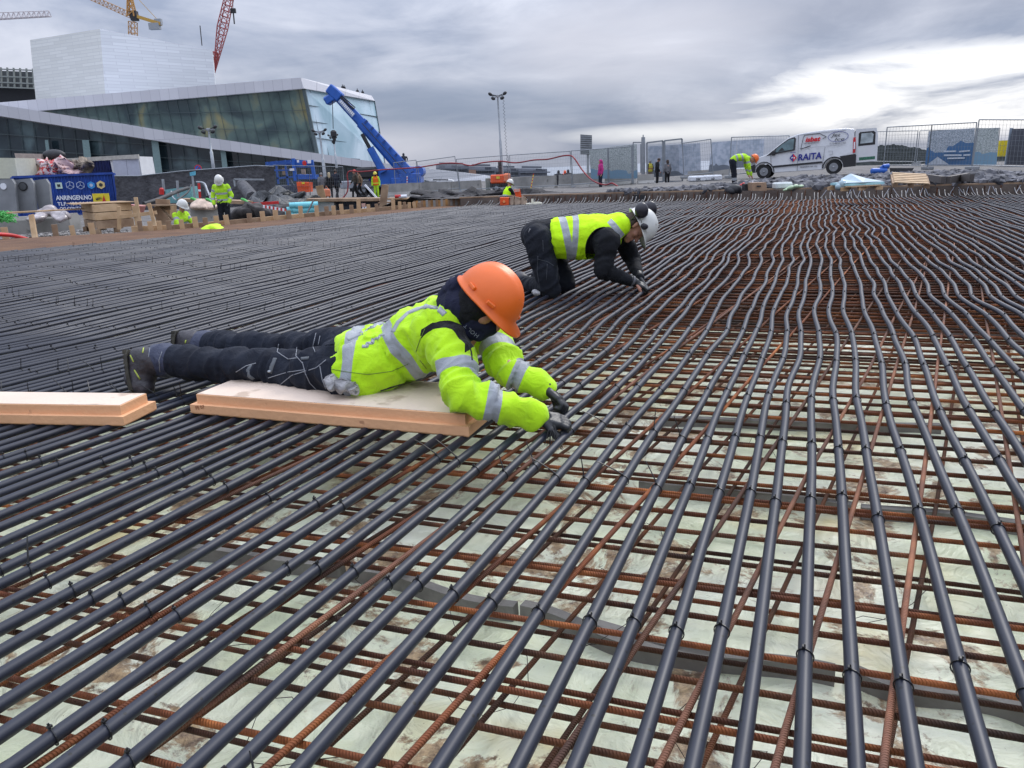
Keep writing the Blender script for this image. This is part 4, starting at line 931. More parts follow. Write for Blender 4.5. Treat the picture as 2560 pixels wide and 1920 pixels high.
mb.build('board', [YEL, REDP], e, off=I_); mb = MB(); mb.box(dp(1324, 476, 41), (.5, .3, .1), bev=.02); mb.build('foot', DARK, e, off=I_)
# red hose slung along the fence
hp = [(855, 497, 49), (868, 480, 49), (870, 455, 49), (868, 440, 49), (874, 428, 49), (905, 429, 49), (960, 424, 48.6), (1040, 419, 48), (1075, 414, 47), (1115, 408, 46), (1150, 409, 45.6), (1177, 414, 45.3), (1205, 407, 45), (1250, 403, 44.8), (1290, 407, 44.5), (1335, 400, 44), (1370, 398, 43.2), (1405, 390, 42.4), (1425, 389, 41.9), (1436, 396, 41.5), (1455, 424, 41), (1475, 446, 40), (1495, 458, 39), (1515, 462, 38.6), (1530, 458, 38.3), (1545, 466, 38)]
def smooth(P, n=5):
    out = []; P = [Vector(p) for p in P]
    for i in range(len(P)-1):
        p0 = P[max(i-1, 0)]; p1 = P[i]; p2 = P[i+1]; p3 = P[min(i+2, len(P)-1)]
        for k in range(n):
            t = k/n; out.append(0.5*((2*p1)+(p2-p0)*t+(2*p0-5*p1+4*p2-p3)*t*t+(3*p1-p0-3*p2+p3)*t**3))
    return out+[P[-1]]
mb = MB(); mb.tube(smooth([dp(*p) for p in hp]), .038, 8); solo(mb, 'hose', HOSE, 'long dark red hose slung along the top of the fence', 'hose')

# ================================================================== LIGHT MASTS
def lightmast(base, top, Y, r0, label, heads, group='lighting masts'):
    B = dp(*base, Y); T = dp(*top, Y); e = empty('light_mast', B, 0, label, 'light mast', group); I_ = inv(e)
    mb = MB(); mb.tube([B, B+(T-B)*.45, B+(T-B)*.46, T], [r0, r0*.9, r0*.6, r0*.5], 8); mb.build('pole', GALV, e, off=I_)
    mb = MB(); mb.beam(T+Vector((-heads*.8, 0, .02)), T+Vector((heads*.8, 0, .02)), r0*.8, r0*.8, up=(0, 1, 0)); mb.box(T, (heads*.45, heads*.4, heads*.35), bev=.02); mb.build('head', GALV, e, off=I_)
    for sx, sz in ((-1, .25), (1, .3), (-.62, -.32), (.62, -.3)):
        mb = MB(); c = T+Vector((sx*heads, -.1, sz*heads)); mb.ell(c, (heads*.32, heads*.25, heads*.22), M=Matrix.Rotation(sx*-.6, 3, 'Y'), nu=8, nv=6); mb.beam(c, T, .03, .03); mb.build('floodlight', DARK, e, off=I_)
    return e, I_, B, T
e, I_, B, T = lightmast((1256, 440), (1244, 240), 47, .085, 'tall slim lighting mast standing on the orange generator', .42)
mb = MB(); mb.beam(dp(1252, 443, 46.9), dp(1249, 405, 46.9), .20, .2, up=(0, 1, 0)); mb.build('mast_base', DARK, e, off=I_)
mb = MB(); q = [T+(B-T)*i/46+Vector((.32+(.05 if i % 2 else -.05), 0, 0)) for i in range(1, 44)]; mb.tube(q, .016, 4); mb.build('coiled_cable', DARK, e, off=I_)
lightmast((534, 424), (521, 324), 45, .10, 'grey lighting mast in front of the opera foyer, leftmost', .42)
lightmast((814, 455), (799, 330), 60, .13, 'slim lighting mast with dark heads against the blue glass', .45)
lightmast((842, 420), (833, 341), 66, .10, 'dark crane hook block above a slim pole beside the crane boom', .35)  # hook block over a post, drawn with the light mast parts
# generator trailer under the mast
e = empty('generator', dp(1250, 478, 46.4), 0, 'small orange towed generator with black wheel under the light mast', 'generator'); I_ = inv(e)
mb = MB(); mb.box(dp(1249, 447, 46.4), (1.05, 1.3, .48), bev=.06); mb.build('hood', ORANGE, e, off=I_)
mb = MB(); mb.box(dp(1268, 444, 46.2), (.4, 1.2, .5), bev=.08); mb.build('cowl', mat('pale_orange', (0.80, 0.22, 0.10), rough=.6), e, off=I_)
mb = MB(); mb.box(dp(1252, 461, 46.5), (1.2, 1.1, .42), bev=.03); mb.build('chassis', DARK, e, off=I_)
mb = MB(); c = dp(1241, 470, 45.75); mb.cyl(c, c+Vector((0, .2, 0)), .24, n=18); w_ = mb.build('wheel', DARK, e, off=I_); mb = MB(); mb.cyl(c-Vector((0, .02, 0)), c+Vector((0, .1, 0)), .12, n=14); mb.build('rim', GALV, w_, off=I_)
mb = MB(); mb.box(dp(1245, 444, 45.72), (.19, .02, .13)); mb.build('label', YEL, e, off=I_)
mb = MB(); mb.box(dp(1220, 462, 46.8), (.28, .3, .75), bev=.02); mb.ell(dp(1221, 449, 46.8), (.12, .12, .12)); solo(mb, 'stacked_cans', mat('pale_green_can', (0.24, 0.27, 0.24), rough=.6), 'stack of pale green cans left of the orange generator', 'cans')

# ================================================================== MOBILE CRANE
e = empty('crane_truck', dp(980, 480, 62), 0, 'big blue mobile crane with its telescopic boom raised to the left', 'crane truck'); I_ = inv(e)
def boomseg(pa, pb, wa, wb, Y, name, m=BLUEP):
    a = dp(*pa, Y); b = dp(*pb, Y); d = (b-a).normalized(); s = d.cross(Vector((0, 1, 0))).normalized(); mb = MB(); vs = []
    for p, w in ((a, wa), (b, wb)):
        for (x, y) in ((-.5, -.42), (-.5, .42), (-.2, .5), (.3, .5), (.5, .3), (.5, -.3), (.3, -.5), (-.2, -.5)): vs.append(p+s*x*w+Vector((0, y*w*.8, 0)))
    mb.add(vs, [(i, (i+1) % 8, 8+(i+1) % 8, 8+i) for i in range(8)]+[tuple(range(8))[::-1], tuple(range(8, 16))]); return mb.build(name, m, e, off=I_)
bm_ = boomseg((1022, 438), (903, 306), 1.02, .82, 60, 'boom'); boomseg((905, 308), (842, 240), .68, .62, 60, 'boom_section')
for i in range(7):
    p = dp(915+i*15, 305+i*16.6, 59.4); mb = MB(); mb.box(p, (.16, .1, .3), M=Matrix.Rotation(.84, 3, 'Y')); mb.build('boom_bracket', mat('bracket_blue', (.01, .05, .22), rough=.5), e, off=I_)
mb = MB(); mb.beam(dp(900, 296, 59.8), dp(1018, 424, 59.8), .06, .06, up=(0, 1, 0)); mb.beam(dp(905, 308, 59.35), dp(1016, 434, 59.35), .05, .1, up=(0, 1, 0)); mb.build('hose_line', DARK, e, off=I_)
mb = MB(); mb.box(dp(838, 233, 60), (1.1, 1.0, .7), M=Matrix.Rotation(.75, 3, 'Y'), bev=.08); mb.box(dp(826, 248, 60), (.8, .9, .6), M=Matrix.Rotation(-.5, 3, 'Y'), bev=.1); mb.beam(dp(842, 240, 60), dp(824, 246, 60), .5, .7, up=(0, 1, 0)); mb.build('boom_head', BLUEP, e, off=I_)
mb = MB(); mb.beam(dp(849, 240, 59.8), dp(885, 272, 59.8), .10, .5, up=(0, 1, 0)); mb.beam(dp(851, 236, 59.7), dp(888, 269, 59.7), .07, .07, up=(0, 1, 0)); mb.build('cable_tray', DARK, e, off=I_)
a = dp(850, 254, 59.4); b = dp(880, 290, 59.4); mb = MB(); mb.slab(dp(851, 247, 59.42), dp(888, 285, 59.42), dp(880, 293, 59.42), dp(845, 254, 59.42), .02); mb.build('name_plate', mat('plate_blue_grey', (0.30, 0.38, 0.55), rough=.5), e, off=I_)
for i in range(10):
    mb = MB(); p = dp(853+i*3.3, 254+i*3.5, 59.36); mb.box(p, (.09, .02, .20), M=Matrix.Rotation(.75, 3, 'Y')); mb.build('letter', TEXTW, e, off=I_)
boomseg((958, 430), (925, 370), .55, .5, 59.6, 'lift_cylinder'); boomseg((925, 372), (905, 335), .26, .26, 59.6, 'cylinder_rod', DARK)
mb = MB(); mb.box(dp(995, 443, 61), (2.6, 2.4, 1.25), bev=.1); mb.box(dp(1028, 433, 61), (1.1, 2.4, .95), bev=.15); mb.cyl(dp(1045, 429, 60), dp(1045, 429, 60)+Vector((0, 1.8, 0)), .42, n=16); mb.build('superstructure', BLUEP, e, off=I_)
mb = MB(); mb.box(dp(925, 432, 61), (1.8, 2.0, .85), bev=.15); mb.build('crane_cab', DARK, e, off=I_)
mb = MB(); mb.box(dp(950, 436, 61.3), (1.5, 2.3, .9), bev=.1); mb.build('cab_side', mat('deep_blue', (0.01, 0.02, 0.22), rough=.4), e, off=I_)
mb = MB(); mb.box(dp(958, 458, 62), (6.2, 2.5, .55), bev=.05); mb.build('carrier_deck', mat('carrier_grey', (0.28, 0.30, 0.33), rough=.5), e, off=I_)
mb = MB(); mb.box(dp(985, 466, 62.2), (6.5, 2.3, .5)); mb.build('chassis', DARK, e, off=I_)
mb = MB(); mb.box(dp(1030, 455, 60.8), (1.6, 2.4, 1.3), bev=.05); mb.box(dp(1000, 461, 60.8), (1.0, 2.4, 1.0), bev=.05); mb.build('counterweight', mat('counterweight_blue', (0.02, 0.10, 0.42), rough=.4), e, off=I_)
mb = MB(); p = dp(1018, 440, 59.3); q = dp(1018, 466, 59.3)
for i in range(8): mb.beam(p+(q-p)*i/8, p+(q-p)*(i+1)/8, .05, .30, mi=i % 2, up=(0, 1, 0))
mb.build('warning_stripe', [TEXTW, REDP], e, off=I_)
for x in (905, 935, 965, 1010):
    mb = MB(); c = dp(x, 474, 61); mb.cyl(c, c+Vector((0, .4, 0)), .58, n=18); w_ = mb.build('wheel', DARK, e, off=I_); mb = MB(); mb.cyl(c-Vector((0, .03, 0)), c+Vector((0, .2, 0)), .28, n=14); mb.build('rim', GALV, w_, off=I_)
mb = MB(); mb.beam(dp(831, 252, 59.5), dp(833, 322, 59.5), .045, .045, up=(0, 1, 0)); mb.build('hoist_rope', DARK, e, off=I_)
mb = MB(); mb.box(dp(834, 335, 59.5), (.42, .4, .55), bev=.12); mb.tube([dp(834, 343, 59.5), dp(836, 350, 59.5), dp(833, 355, 59.5), dp(836, 360, 59.5)], [.16, .12, .14, .07], 8); mb.build('hook_block', DARK, e, off=I_)
tiny(1011, 419, 60.2, 1.0, 'tiny dark figure on top of the blue crane truck')
mb = MB(); P = [(0, 0), (1.6, 0), (1.75, .35), (1.6, .75), (1.25, .82), (-.05, .82), (-.25, .5), (-.35, .1)]
e = empty('parked_van', dp(1098, 470, 75), 0, 'white vehicle roof seen above the concrete barrier', 'van'); I_ = inv(e)
mb = MB(); mb.prism([(x*1.25, y*1.25) for x, y in P], dp(1079, 478, 75), (1, 0, 0), (0, 0, 1), (0, 1.9, 0)); mb.build('body', WHITEP, e, off=I_)
mb = MB(); mb.beam(dp(1079, 457, 74.9), dp(1118, 457, 74.9), .02, .30, up=(0, 1, 0)); mb.build('window', DARK, e, off=I_); mb = MB()
for x in (1083, 1100, 1118): mb.beam(dp(x, 452, 75), dp(x, 447, 75), .05, .05, up=(0, 1, 0))
mb.beam(dp(1083, 449, 75), dp(1120, 449, 75), .06, .06, up=(0, 1, 0)); mb.build('roof_rack', DARK, e, off=I_)

# ================================================================== BLUE LIFT PLATFORM + ORANGE BOX
e = empty('lift_platform', dp(740, 505, 52), 0, 'blue steel scissor lift basket standing above an orange box', 'lift'); I_ = inv(e)
def frame(mb, pts, Y, w):
    for a, b in zip(pts, pts[1:]): mb.beam(dp(*a, Y), dp(*b, Y), w, w, up=(0, 1, 0))
mb = MB(); mb.slab(dp(728, 399, 52), dp(779, 402, 52), dp(781, 419, 52), dp(733, 418, 52), .15); mb.slab(dp(742, 436, 52), dp(786, 437, 52), dp(786, 448, 52), dp(745, 448, 52), 1.2); frame(mb, [(733, 396), (739, 452)], 52, .2); frame(mb, [(779, 400), (786, 446)], 52, .2); mb.build('basket', BLUEP, e, off=I_)
mb = MB(); frame(mb, [(666, 405), (672, 440)], 53, .12); frame(mb, [(690, 402), (696, 460)], 53, .12); frame(mb, [(712, 400), (722, 470)], 53, .12); frame(mb, [(664, 412), (735, 406)], 53, .1); frame(mb, [(668, 426), (735, 425)], 53, .1); frame(mb, [(692, 446), (740, 441)], 53, .12)
mb.slab(dp(664, 405, 53.2), dp(726, 400, 53.2), dp(728, 412, 53.2), dp(666, 416, 53.2), .1); mb.build('side_railing', mat('deep_blue_rail', (0.02, 0.08, 0.30), rough=.5), e, off=I_)
mb = MB(); frame(mb, [(748, 450), (725, 490)], 51.8, .14); frame(mb, [(725, 450), (748, 492)], 52.4, .14); frame(mb, [(680, 462), (682, 505)], 53, .12); mb.box(dp(712, 480, 53.5), (2.6, 1.2, .9), bev=.05); mb.build('scissor_frame', mat('dark_steel', (0.06, 0.07, 0.10), rough=.5), e, off=I_)
mb = MB(); mb.slab(dp(752, 423, 52.5), dp(762, 423, 52.5), dp(764, 436, 52.5), dp(754, 436, 52.5), .1); mb.slab(dp(705, 421, 53.3), dp(717, 421, 53.3), dp(719, 437, 53.3), dp(706, 437, 53.3), .1); mb.build('timber_inside', WOOD, e, off=I_)
mb = MB(); mb.ell(dp(761, 408, 51.8), (.14, .03, .16)); mb.build('red_mark', REDP, e, off=I_)
mb = MB(); mb.box(dp(773, 404, 51.8), (.22, .05, .22)); mb.box(dp(745, 403, 51.8), (.12, .05, .16)); mb.box(dp(730, 424, 51.8), (.3, .05, .14)); mb.build('white_label', TEXTW, e, off=I_)
e = empty('orange_box', dp(758, 483, 51), 0, 'bright orange equipment box with small yellow label below the blue lift', 'box'); I_ = inv(e)
mb = MB(); mb.slab(dp(741, 455, 51), dp(772, 456, 51), dp(773, 480, 51), dp(745, 481, 51), 1.0); mb.build('body', ORANGE, e, off=I_); mb = MB(); mb.beam(dp(742, 467, 50.9), dp(773, 467, 50.9), .05, .04, up=(0, 1, 0)); mb.build('seam', mat('dark_orange', (0.4, 0.05, .01)), e, off=I_)
mb = MB(); mb.box(dp(758, 457.5, 50.95), (.18, .02, .12)); mb.build('label', YEL, e, off=I_); mb = MB(); mb.beam(dp(746, 482, 51), dp(742, 495, 51), .1, .1, up=(0, 1, 0)); mb.beam(dp(774, 480, 51), dp(779, 496, 51), .1, .1, up=(0, 1, 0)); mb.build('leg', mat('pale_leg', (0.4, .38, .38)), e, off=I_)

# ================================================================== LEFT: CONTAINERS, ELEMENTS, CRATES
def container(fl, fr, bl, br, Y0, Y1, depth, m, label, ribs=26, name='shipping_container'):
    A, B, Cc, D = dp(*fl, Y0), dp(*fr, Y1), dp(*bl, Y0), dp(*br, Y1); e = empty(name, (Cc+D)/2, 0, label, 'container', 'containers on the left'); I_ = inv(e)
    u = (B-A); n = Vector((-u.y, u.x, 0)).normalized(); mb = MB(); k = ribs*4; vs = []
    for i in range(k+1):
        f = i/k; off_ = [0, 0, .05, .05][i % 4]; vs += [A+u*f+n*off_, Cc+(D-Cc)*f+n*off_]
    mb.add(vs, [(2*i, 2*i+1, 2*i+3, 2*i+2) for i in range(k)]); mb.slab(B, B+n*depth, D+n*depth, D, .04); mb.slab(A, B, B+n*depth, A+n*depth, .03); mb.slab(A, A+n*depth, Cc+n*depth, Cc, .04)
    mb.build('wall', m, e, off=I_); mb = MB()
    for p, q in ((A, B), (Cc, D), (A, Cc), (B, D)): mb.beam(p-n*.03, q-n*.03, .12, .12, up=(0, 1, 0))
    mb.build('corner_frame', m, e, off=I_); return e, I_, A, B, Cc, D, n
ce, CI, cA, cB, cC, cD, cn = container((30, 443), (283, 433), (52, 548), (297, 527), 45, 47, 2.4, BLUEC, 'bright blue container with white lettering behind the grey concrete elements', 30)
def cpt(px, py):                          # a point on the container's lettered face, 2 cm proud
    d = ray(px, py); o = Vector((0, 0, CAMH)); nn = cn; t = (cA-nn*.09-o).dot(nn)/d.dot(nn); return o+d*t
def face_text(px, py, s, hpx, m, parent, I_, fn, n, wpx=None, shear=0.0, bold=0.0, name='lettering', slope=None):
    a = fn(px, py); b = fn(px+100, py+(slope*100 if slope is not None else -4)); x = (b-a).normalized(); z = -n; y = z.cross(x).normalized()
    h = (fn(px, py-hpx)-a).length; M = Matrix((x, y, z)).transposed().to_4x4(); M.translation = a
    o = text_mesh(name, s, h/0.72, Matrix.Identity(4), m, None, ext=.006, shear=shear, bold=bold)
    xs = [v.co.x for v in o.data.vertices]; w = max(xs)-min(xs); sx = 1.0
    if wpx: sx = (fn(px+wpx, py+(slope*wpx if slope is not None else -.04*wpx))-a).length/w
    o.data.transform(Matrix.Diagonal((sx, 1, 1, 1))); o.data.transform(I_ @ M); o.parent = parent; return o
face_text(141, 500, 'ANRINGEN.NO', 11, TEXTW, ce, CI, cpt, cn, wpx=90, bold=.01, slope=-.02)
face_text(144, 514, 'TLF: 400 56 80', 8.5, TEXTW, ce, CI, cpt, cn, wpx=86, bold=.006, slope=-.02)
face_text(150, 526, 'OG CONTAIN', 8.5, TEXTW, ce, CI, cpt, cn, wpx=64, bold=.006, slope=-.02)
PIC = [mat('pictogram_pale', (0.50, 0.62, 0.55), rough=.5), mat('pictogram_light', (0.45, 0.52, 0.66), rough=.5), mat('pictogram_blue', (0.03, 0.25, 0.60), rough=.5), mat('pictogram_yellow', (0.65, 0.50, 0.22), rough=.5)]
for i, (x, y, s, mi) in enumerate([(147, 464, 10, 0), (175, 463, 9, 1), (201, 463, 9, 1), (228, 463, 9, 2), (252, 462, 10, 3)]):
    mb = MB(); K = 6 if i else 4; c = cpt(x, y); r = s*.024
    X = (cpt(x+10, y-.4)-c).normalized(); Yv = (-cn).cross(X)
    ring = [c+(X*math.cos(a_)+Yv*math.sin(a_))*r for a_ in [math.pi/2+2*math.pi*k/K+(.78 if K == 4 else 0) for k in range(K)]]
    if i in (1, 2):
        for k in range(K): mb.beam(ring[k], ring[(k+1) % K], .025, .025, up=tuple(cn))
        mb.beam(c, ring[0], .02, .02, up=tuple(cn)); mb.beam(c, ring[2], .02, .02, up=tuple(cn)); mb.beam(c, ring[4], .02, .02, up=tuple(cn))
    else: mb.add(ring+[q-cn*.01 for q in ring], [tuple(range(K, 2*K)), tuple(range(K))[::-1]]+[(k, (k+1) % K, K+(k+1) % K, K+k) for k in range(K)])
    if i in (0, 3, 4): mb.add([c+(q-c)*.45-cn*.03 for q in ring], [tuple(range(K))], 1)
    mb.build('pictogram', [PIC[mi], [DARK, PIC[1], PIC[1], PIC[1], DARK][i]], ce, off=CI)
mb = MB(); mb.slab(cpt(231, 484)-cn*.3, cpt(273, 483)-cn*.3, cpt(276, 504)-cn*.3, cpt(235, 505)-cn*.3, .03); sg = empty('warning_sign', cpt(252, 505), 0, 'yellow sign with red triangle leaning against the blue container', 'sign'); SI = inv(sg); mb.build('board', YEL, sg, off=SI)
mb = MB(); a = [cpt(260, 487)-cn*.36, cpt(266, 504)-cn*.36, cpt(257, 504)-cn*.36]; mb.add(a, [(0, 1, 2), (2, 1, 0)]); mb.build('triangle', REDP, sg, off=SI)
mb = MB()
for k in range(6): mb.beam(cpt(242, 500)-cn*.36, cpt(241+k*3.2, 494-2*math.sin(k*.7))-cn*.36, .02, .02, up=tuple(cn))
mb.build('scribble', TEXTK, sg, off=SI)
container((200, 400), (276, 395), (206, 437), (283, 436), 52, 53, 2.4, NAVYC, 'dark navy container stacked above the bright blue container', 10)
e = empty('white_cabin', dp(315, 440, 52), 0, 'white double door end of a site container above the black screen', 'container', 'containers on the left'); I_ = inv(e)
mb = MB(); mb.slab(dp(274, 395, 52), dp(347, 391, 52), dp(356, 440, 52), dp(284, 443, 52), 2.0); mb.build('frame', WHITEP, e, off=I_)
for x0, x1 in ((281, 314), (315, 345)):
    mb = MB(); mb.slab(dp(x0, 399, 51.9), dp(x1, 397.5, 51.9), dp(x1+6, 439, 51.9), dp(x0+6, 440, 51.9), .05); mb.build('door', mat('pale_grey_door', (0.46, 0.48, 0.56), rough=.5, var=.05), e, off=I_)
mb = MB(); mb.beam(dp(170, 401, 52.2), dp(347, 391, 51.8), .25, .15, up=(0, 1, 0)); solo(mb, 'roof_edge', mat('pale_trim', (.45, .43, .38)), 'long pale timber lying along the top of the navy container', 'timber')
# cream tank, boxed load, bags on top of the container
mb = MB(); mb.slab(dp(-60, 394, 46), dp(36, 395, 46), dp(45, 446, 46), dp(-60, 447, 46), 2.0); solo(mb, 'cream_cabin', mat('cream_panel', (0.52, 0.52, 0.40), rough=.6, var=.06), 'cream panelled cabin at the left edge above the concrete elements', 'cabin')
mb = MB(); mb.slab(dp(36, 383, 49), dp(101, 385, 49), dp(105, 410, 49), dp(42, 409, 49), 1.5); e = solo(mb, 'wrapped_load', mat('wrapped_pink_grey', (0.36, 0.30, 0.27), rough=.8), 'pinkish grey wrapped block on a pallet above the blue container', 'load')
mb = MB(); mb.slab(dp(45, 411, 48.8), dp(112, 412, 48.8), dp(113, 431, 48.8), dp(48, 432, 48.8), 1.5); solo(mb, 'pallet_load', mat('brown_load', (0.28, 0.2, 0.14), rough=.9, var=.4, vscale=3), 'brown load under the pinkish block', 'load')
BAGR = mat('red_white_bags', (0.62, 0.50, 0.48), rough=.7, var=.1, vscale=2, spots=((0.50, 0.05, 0.05), 5, .50))
def lump(pts, r, m, name, label, cat, seed=0, flat=.6, group=None, n=14):
    mb = MB()
    for k, (x, y, Y, s) in enumerate(pts):
        c = dp(x, y, Y); mb.ell(c, (s, s*.8, s*flat), M=Matrix.Rotation(seed+k*1.3, 3, 'Z') @ Matrix.Rotation(.2*math.sin(k*2+seed), 3, 'X'), nu=12, nv=8)
    o = len(mb.v)
    mb.v = [tuple(Vector(v)+Vector((mnoise.noise(Vector(v)*2.3+Vector((seed, 0, 0))), mnoise.noise(Vector(v)*2.3+Vector((0, 9, seed))), mnoise.noise(Vector(v)*2.3+Vector((5, 3, seed))))).xyz*r) for v in mb.v]
    return solo(mb, name, m, label, cat, group)
lump([(118, 412, 48.5, .55), (130, 418, 48.3, .6), (146, 414, 48.4, .45), (140, 427, 48.2, .5), (120, 428, 48.2, .5), (110, 420, 48.2, .4)], .55, BAGR, 'sack_pile', 'red and white printed sacks piled on the blue container', 'sacks', 1, .45)
lump([(165, 413, 48.4, .55), (180, 424, 48.3, .5), (160, 425, 48.2, .45)], .6, mat('pink_sheet', (0.50, 0.34, 0.33), rough=.7, spots=((.16,.05,.05), 3, .6)), 'pink_sheet', 'pink plastic sheet draped beside the printed sacks', 'sheet', 3, .5)
lump([(205, 412, 49, .5), (222, 410, 49.2, .4), (190, 414, 48.8, .4), (200, 404, 49, .3)], .6, mat('mixed_scrap', (0.20, 0.16, 0.12), rough=.8, var=.5, vscale=4), 'scrap_pile', 'pile of mixed brown scrap at the right on the blue container', 'scrap', 4)
mb = MB(); mb.ell(dp(135, 388, 49.5), (.7, .4, .35)); solo(mb, 'black_tarp', DARK, 'black tarpaulin hump on top of the printed sacks', 'tarpaulin')
# grey concrete elements in a row
for i, (x0, x1, y0, y1, Y, l) in enumerate([(-60, 36, 447, 533, 29, 'grey concrete element with a white disc, leftmost in the row'), (33, 83, 446, 532, 29.4, 'grey concrete element with a round black opening, middle of the row'), (84, 122, 447, 530, 29.8, 'plain grey concrete element at the right of the row')]):
    e = empty('concrete_element', dp((x0+x1)/2, y1+2, Y), 0, l, 'concrete element', 'grey concrete elements'); I_ = inv(e)
    mb = MB(); P = [dp(x0, y0+4, Y), dp(x1-8, y0, Y), dp(x1, y0+12, Y), dp(x1+8, y1, Y), dp(x0+14, y1+2, Y)]; k = 5; B_ = [p+Vector((-.1, .30, 0)) for p in P]
    mb.add(P+B_, [tuple(range(k)), tuple(range(k, 2*k))[::-1]]+[(j, k+j, k+(j+1) % k, (j+1) % k) for j in range(k)]); mb.build('body', CONCG, e, off=I_)
    if i < 2:
        c = dp((9, 58)[i], 466, Y-.01); mb = MB(); mb.cyl(c-Vector((0, .03, 0)), c+Vector((0, .02, 0)), (.11, .16)[i], n=20); mb.build('disc', TEXTW if i == 0 else DARK, e, off=I_)
        if i == 1: mb = MB(); mb.cyl(c-Vector((0, .05, 0)), c, .125, n=20); mb.build('opening', mat('opening_grey', (.07, .075, .08)), e, off=I_)
mb = MB(); P0 = dp(0, 552, 21.5); P1 = dp(185, 538, 23.5); mb.prism([(-.3, 0), (-.3, .38), (-.2, .48), (.2, .48), (.3, .38), (.3, 0)], P0+Vector((-.6, 0, -.42)), (0, 1, 0), (0, 0, 1), (P1-P0)+Vector((.6, 0, 0))); solo(mb, 'concrete_beam', CONC, 'low worn concrete beam lying on the gravel below the grey elements', 'beam')
lump([(120, 537, 22.4, .3), (150, 541, 22.2, .28), (95, 541, 22, .25), (165, 535, 22.3, .22)], .2, mat('clear_plastic_sheet', (0.34, 0.30, 0.30), rough=.25, var=.3, vscale=6), 'plastic_sheet', 'crumpled clear plastic sheet lying on the concrete beam', 'sheet', 2, .5)
GREENN = mat('green_netting', (0.05, 0.30, 0.06), rough=.6, var=.5, vscale=20, bump=1, bscale=30, col2=(.12, .55, .12))
mb = MB()
for i in range(120):
    a = dp(random.uniform(-20, 32), random.uniform(532, 556), 21+random.uniform(-.3, .3)); mb.tube(smooth([a, a+Vector((random.uniform(-.1, .1), random.uniform(-.1, .1), .06)), a+Vector((random.uniform(-.16, .16), 0, random.uniform(-.05, .05)))], 3), .012, 4)
solo(mb, 'green_rope', GREENN, 'tangled heap of bright green rope at the left edge', 'rope')
# plank on stake, stakes along the edge
mb = MB(); mb.beam(dp(20, 532, 19), dp(205, 522, 20.5), .16, .035, bev=.004); solo(mb, 'plank', WOOD, 'long pale plank lying level on a stake in front of the concrete elements', 'plank')
mb = MB(); a = dp(88, 597, 18.2); mb.beam(a, dp(78, 537, 18.4), .12, .05, up=(0, 1, 0), bev=.004); solo(mb, 'stake', WOOD, 'tall timber stake holding up the pale plank', 'stake')
def pl(i, x): return 0
edge = [(0, 594), (15, 593), (55, 590), (145, 586), (235, 582), (300, 577), (430, 572), (560, 561), (700, 547), (860, 533), (960, 525), (1030, 518)]
def ey(x):
    for (a, b), (c, d) in zip(edge, edge[1:]):
        if a <= x <= c: return b+(d-b)*(x-a)/(c-a)
    return edge[-1][1]
sx = [(15, 26, 15), (140, 26, 12), (183, 22, 9), (232, 26, 13), (352, 24, 8), (378, 22, 8), (400, 22, 9), (424, 22, 9), (456, 22, 8), (490, 26, 12), (515, 22, 9), (543, 24, 10), (568, 24, 11), (625, 22, 11), (658, 24, 11), (690, 24, 12), (723, 20, 14), (753, 28, 8), (793, 26, 8), (818, 22, 10), (835, 22, 8), (855, 24, 8), (880, 20, 8), (898, 32, 8), (922, 18, 6), (943, 18, 6), (984, 24, 7), (1000, 18, 5), (1012, 16, 5), (1024, 14, 5), (1036, 14, 5), (1048, 13, 5)]
for i, (x, h, w) in enumerate(sx):
    a = gp(x, ey(x)+2, 0.0)+Vector((0, 0, -.1)); hh = h/FPX*a.y*1.0; mb = MB(); mb.box(a+Vector((0, 0, hh/2+.05)), (.06+w*.004, .05, hh+.1), rz=.6+random.uniform(-.2, .2), M=Matrix.Rotation(random.uniform(-.06, .06), 3, 'Y') @ Matrix.Rotation(.5, 3, 'Z'))
    solo(mb, 'edge_stake', WOODO if i % 3 == 1 else WOOD, 'short timber stake driven along the outer edge of the brown strip', 'stake', 'short stakes along the brown strip')
seg = [(330, 430), (430, 512), (512, 566), (566, 655), (655, 760), (760, 850), (850, 940), (940, 1020)]
for i, (x0, x1) in enumerate(seg):
    mb = MB(); mb.beam(gp(x0, ey(x0)+1, .0)+Vector((0, 0, .03)), gp(x1, ey(x1)+1, .0)+Vector((0, 0, .03)), .04, .12, bev=.004); solo(mb, 'edge_board', WOOD if i % 2 == 0 else WOODO, ['pale edge board below the wooden crosses, leftmost', 'edge board in front of the crouching worker', 'edge board between the crouching and standing workers', 'edge board at the feet of the standing worker', 'edge board in front of the turquoise rolls', 'edge board in front of the concrete block', 'edge board in front of the black sheet', 'rightmost edge board beside the old timber wall'][i], 'board', 'edge boards of the brown strip')
# crate of pallet collars
e = empty('pallet_crate', dp(275, 585, 21), 0, 'crate built of three stacked timber pallet collars beside the gravel', 'crate'); I_ = inv(e)
A = dp(218, 574, 20.6); Bx = dp(246, 580, 20.0); Dx = dp(338, 566, 20.8); U_ = (dp(338, 560, 20.8)-dp(246, 560, 20.0)); U_.z = 0; V_ = dp(216, 560, 21.4)-dp(246, 560, 20.0); V_.z = 0; base = Vector((Bx.x, Bx.y, dp(246, 572, 20.0).z))
for k in range(3):
    z0 = k*.20
    for a_, d_ in ((base, U_), (base+V_, U_), (base, V_), (base+U_, V_)):
        mb = MB(); mb.beam(a_+Vector((0, 0, z0+.1)), a_+d_+Vector((0, 0, z0+.1)), .03, .182, bev=.003); mb.build('collar_board', WOOD if (k+int(a_.x*7)) % 3 else WOODO, e, off=I_)
mb = MB()
for a_ in (base, base+U_*.5, base+U_): mb.box(a_+Vector((0, 0, -.07)), (.1, .12, .13)); mb.box(a_+V_+Vector((0, 0, -.07)), (.1, .12, .13))
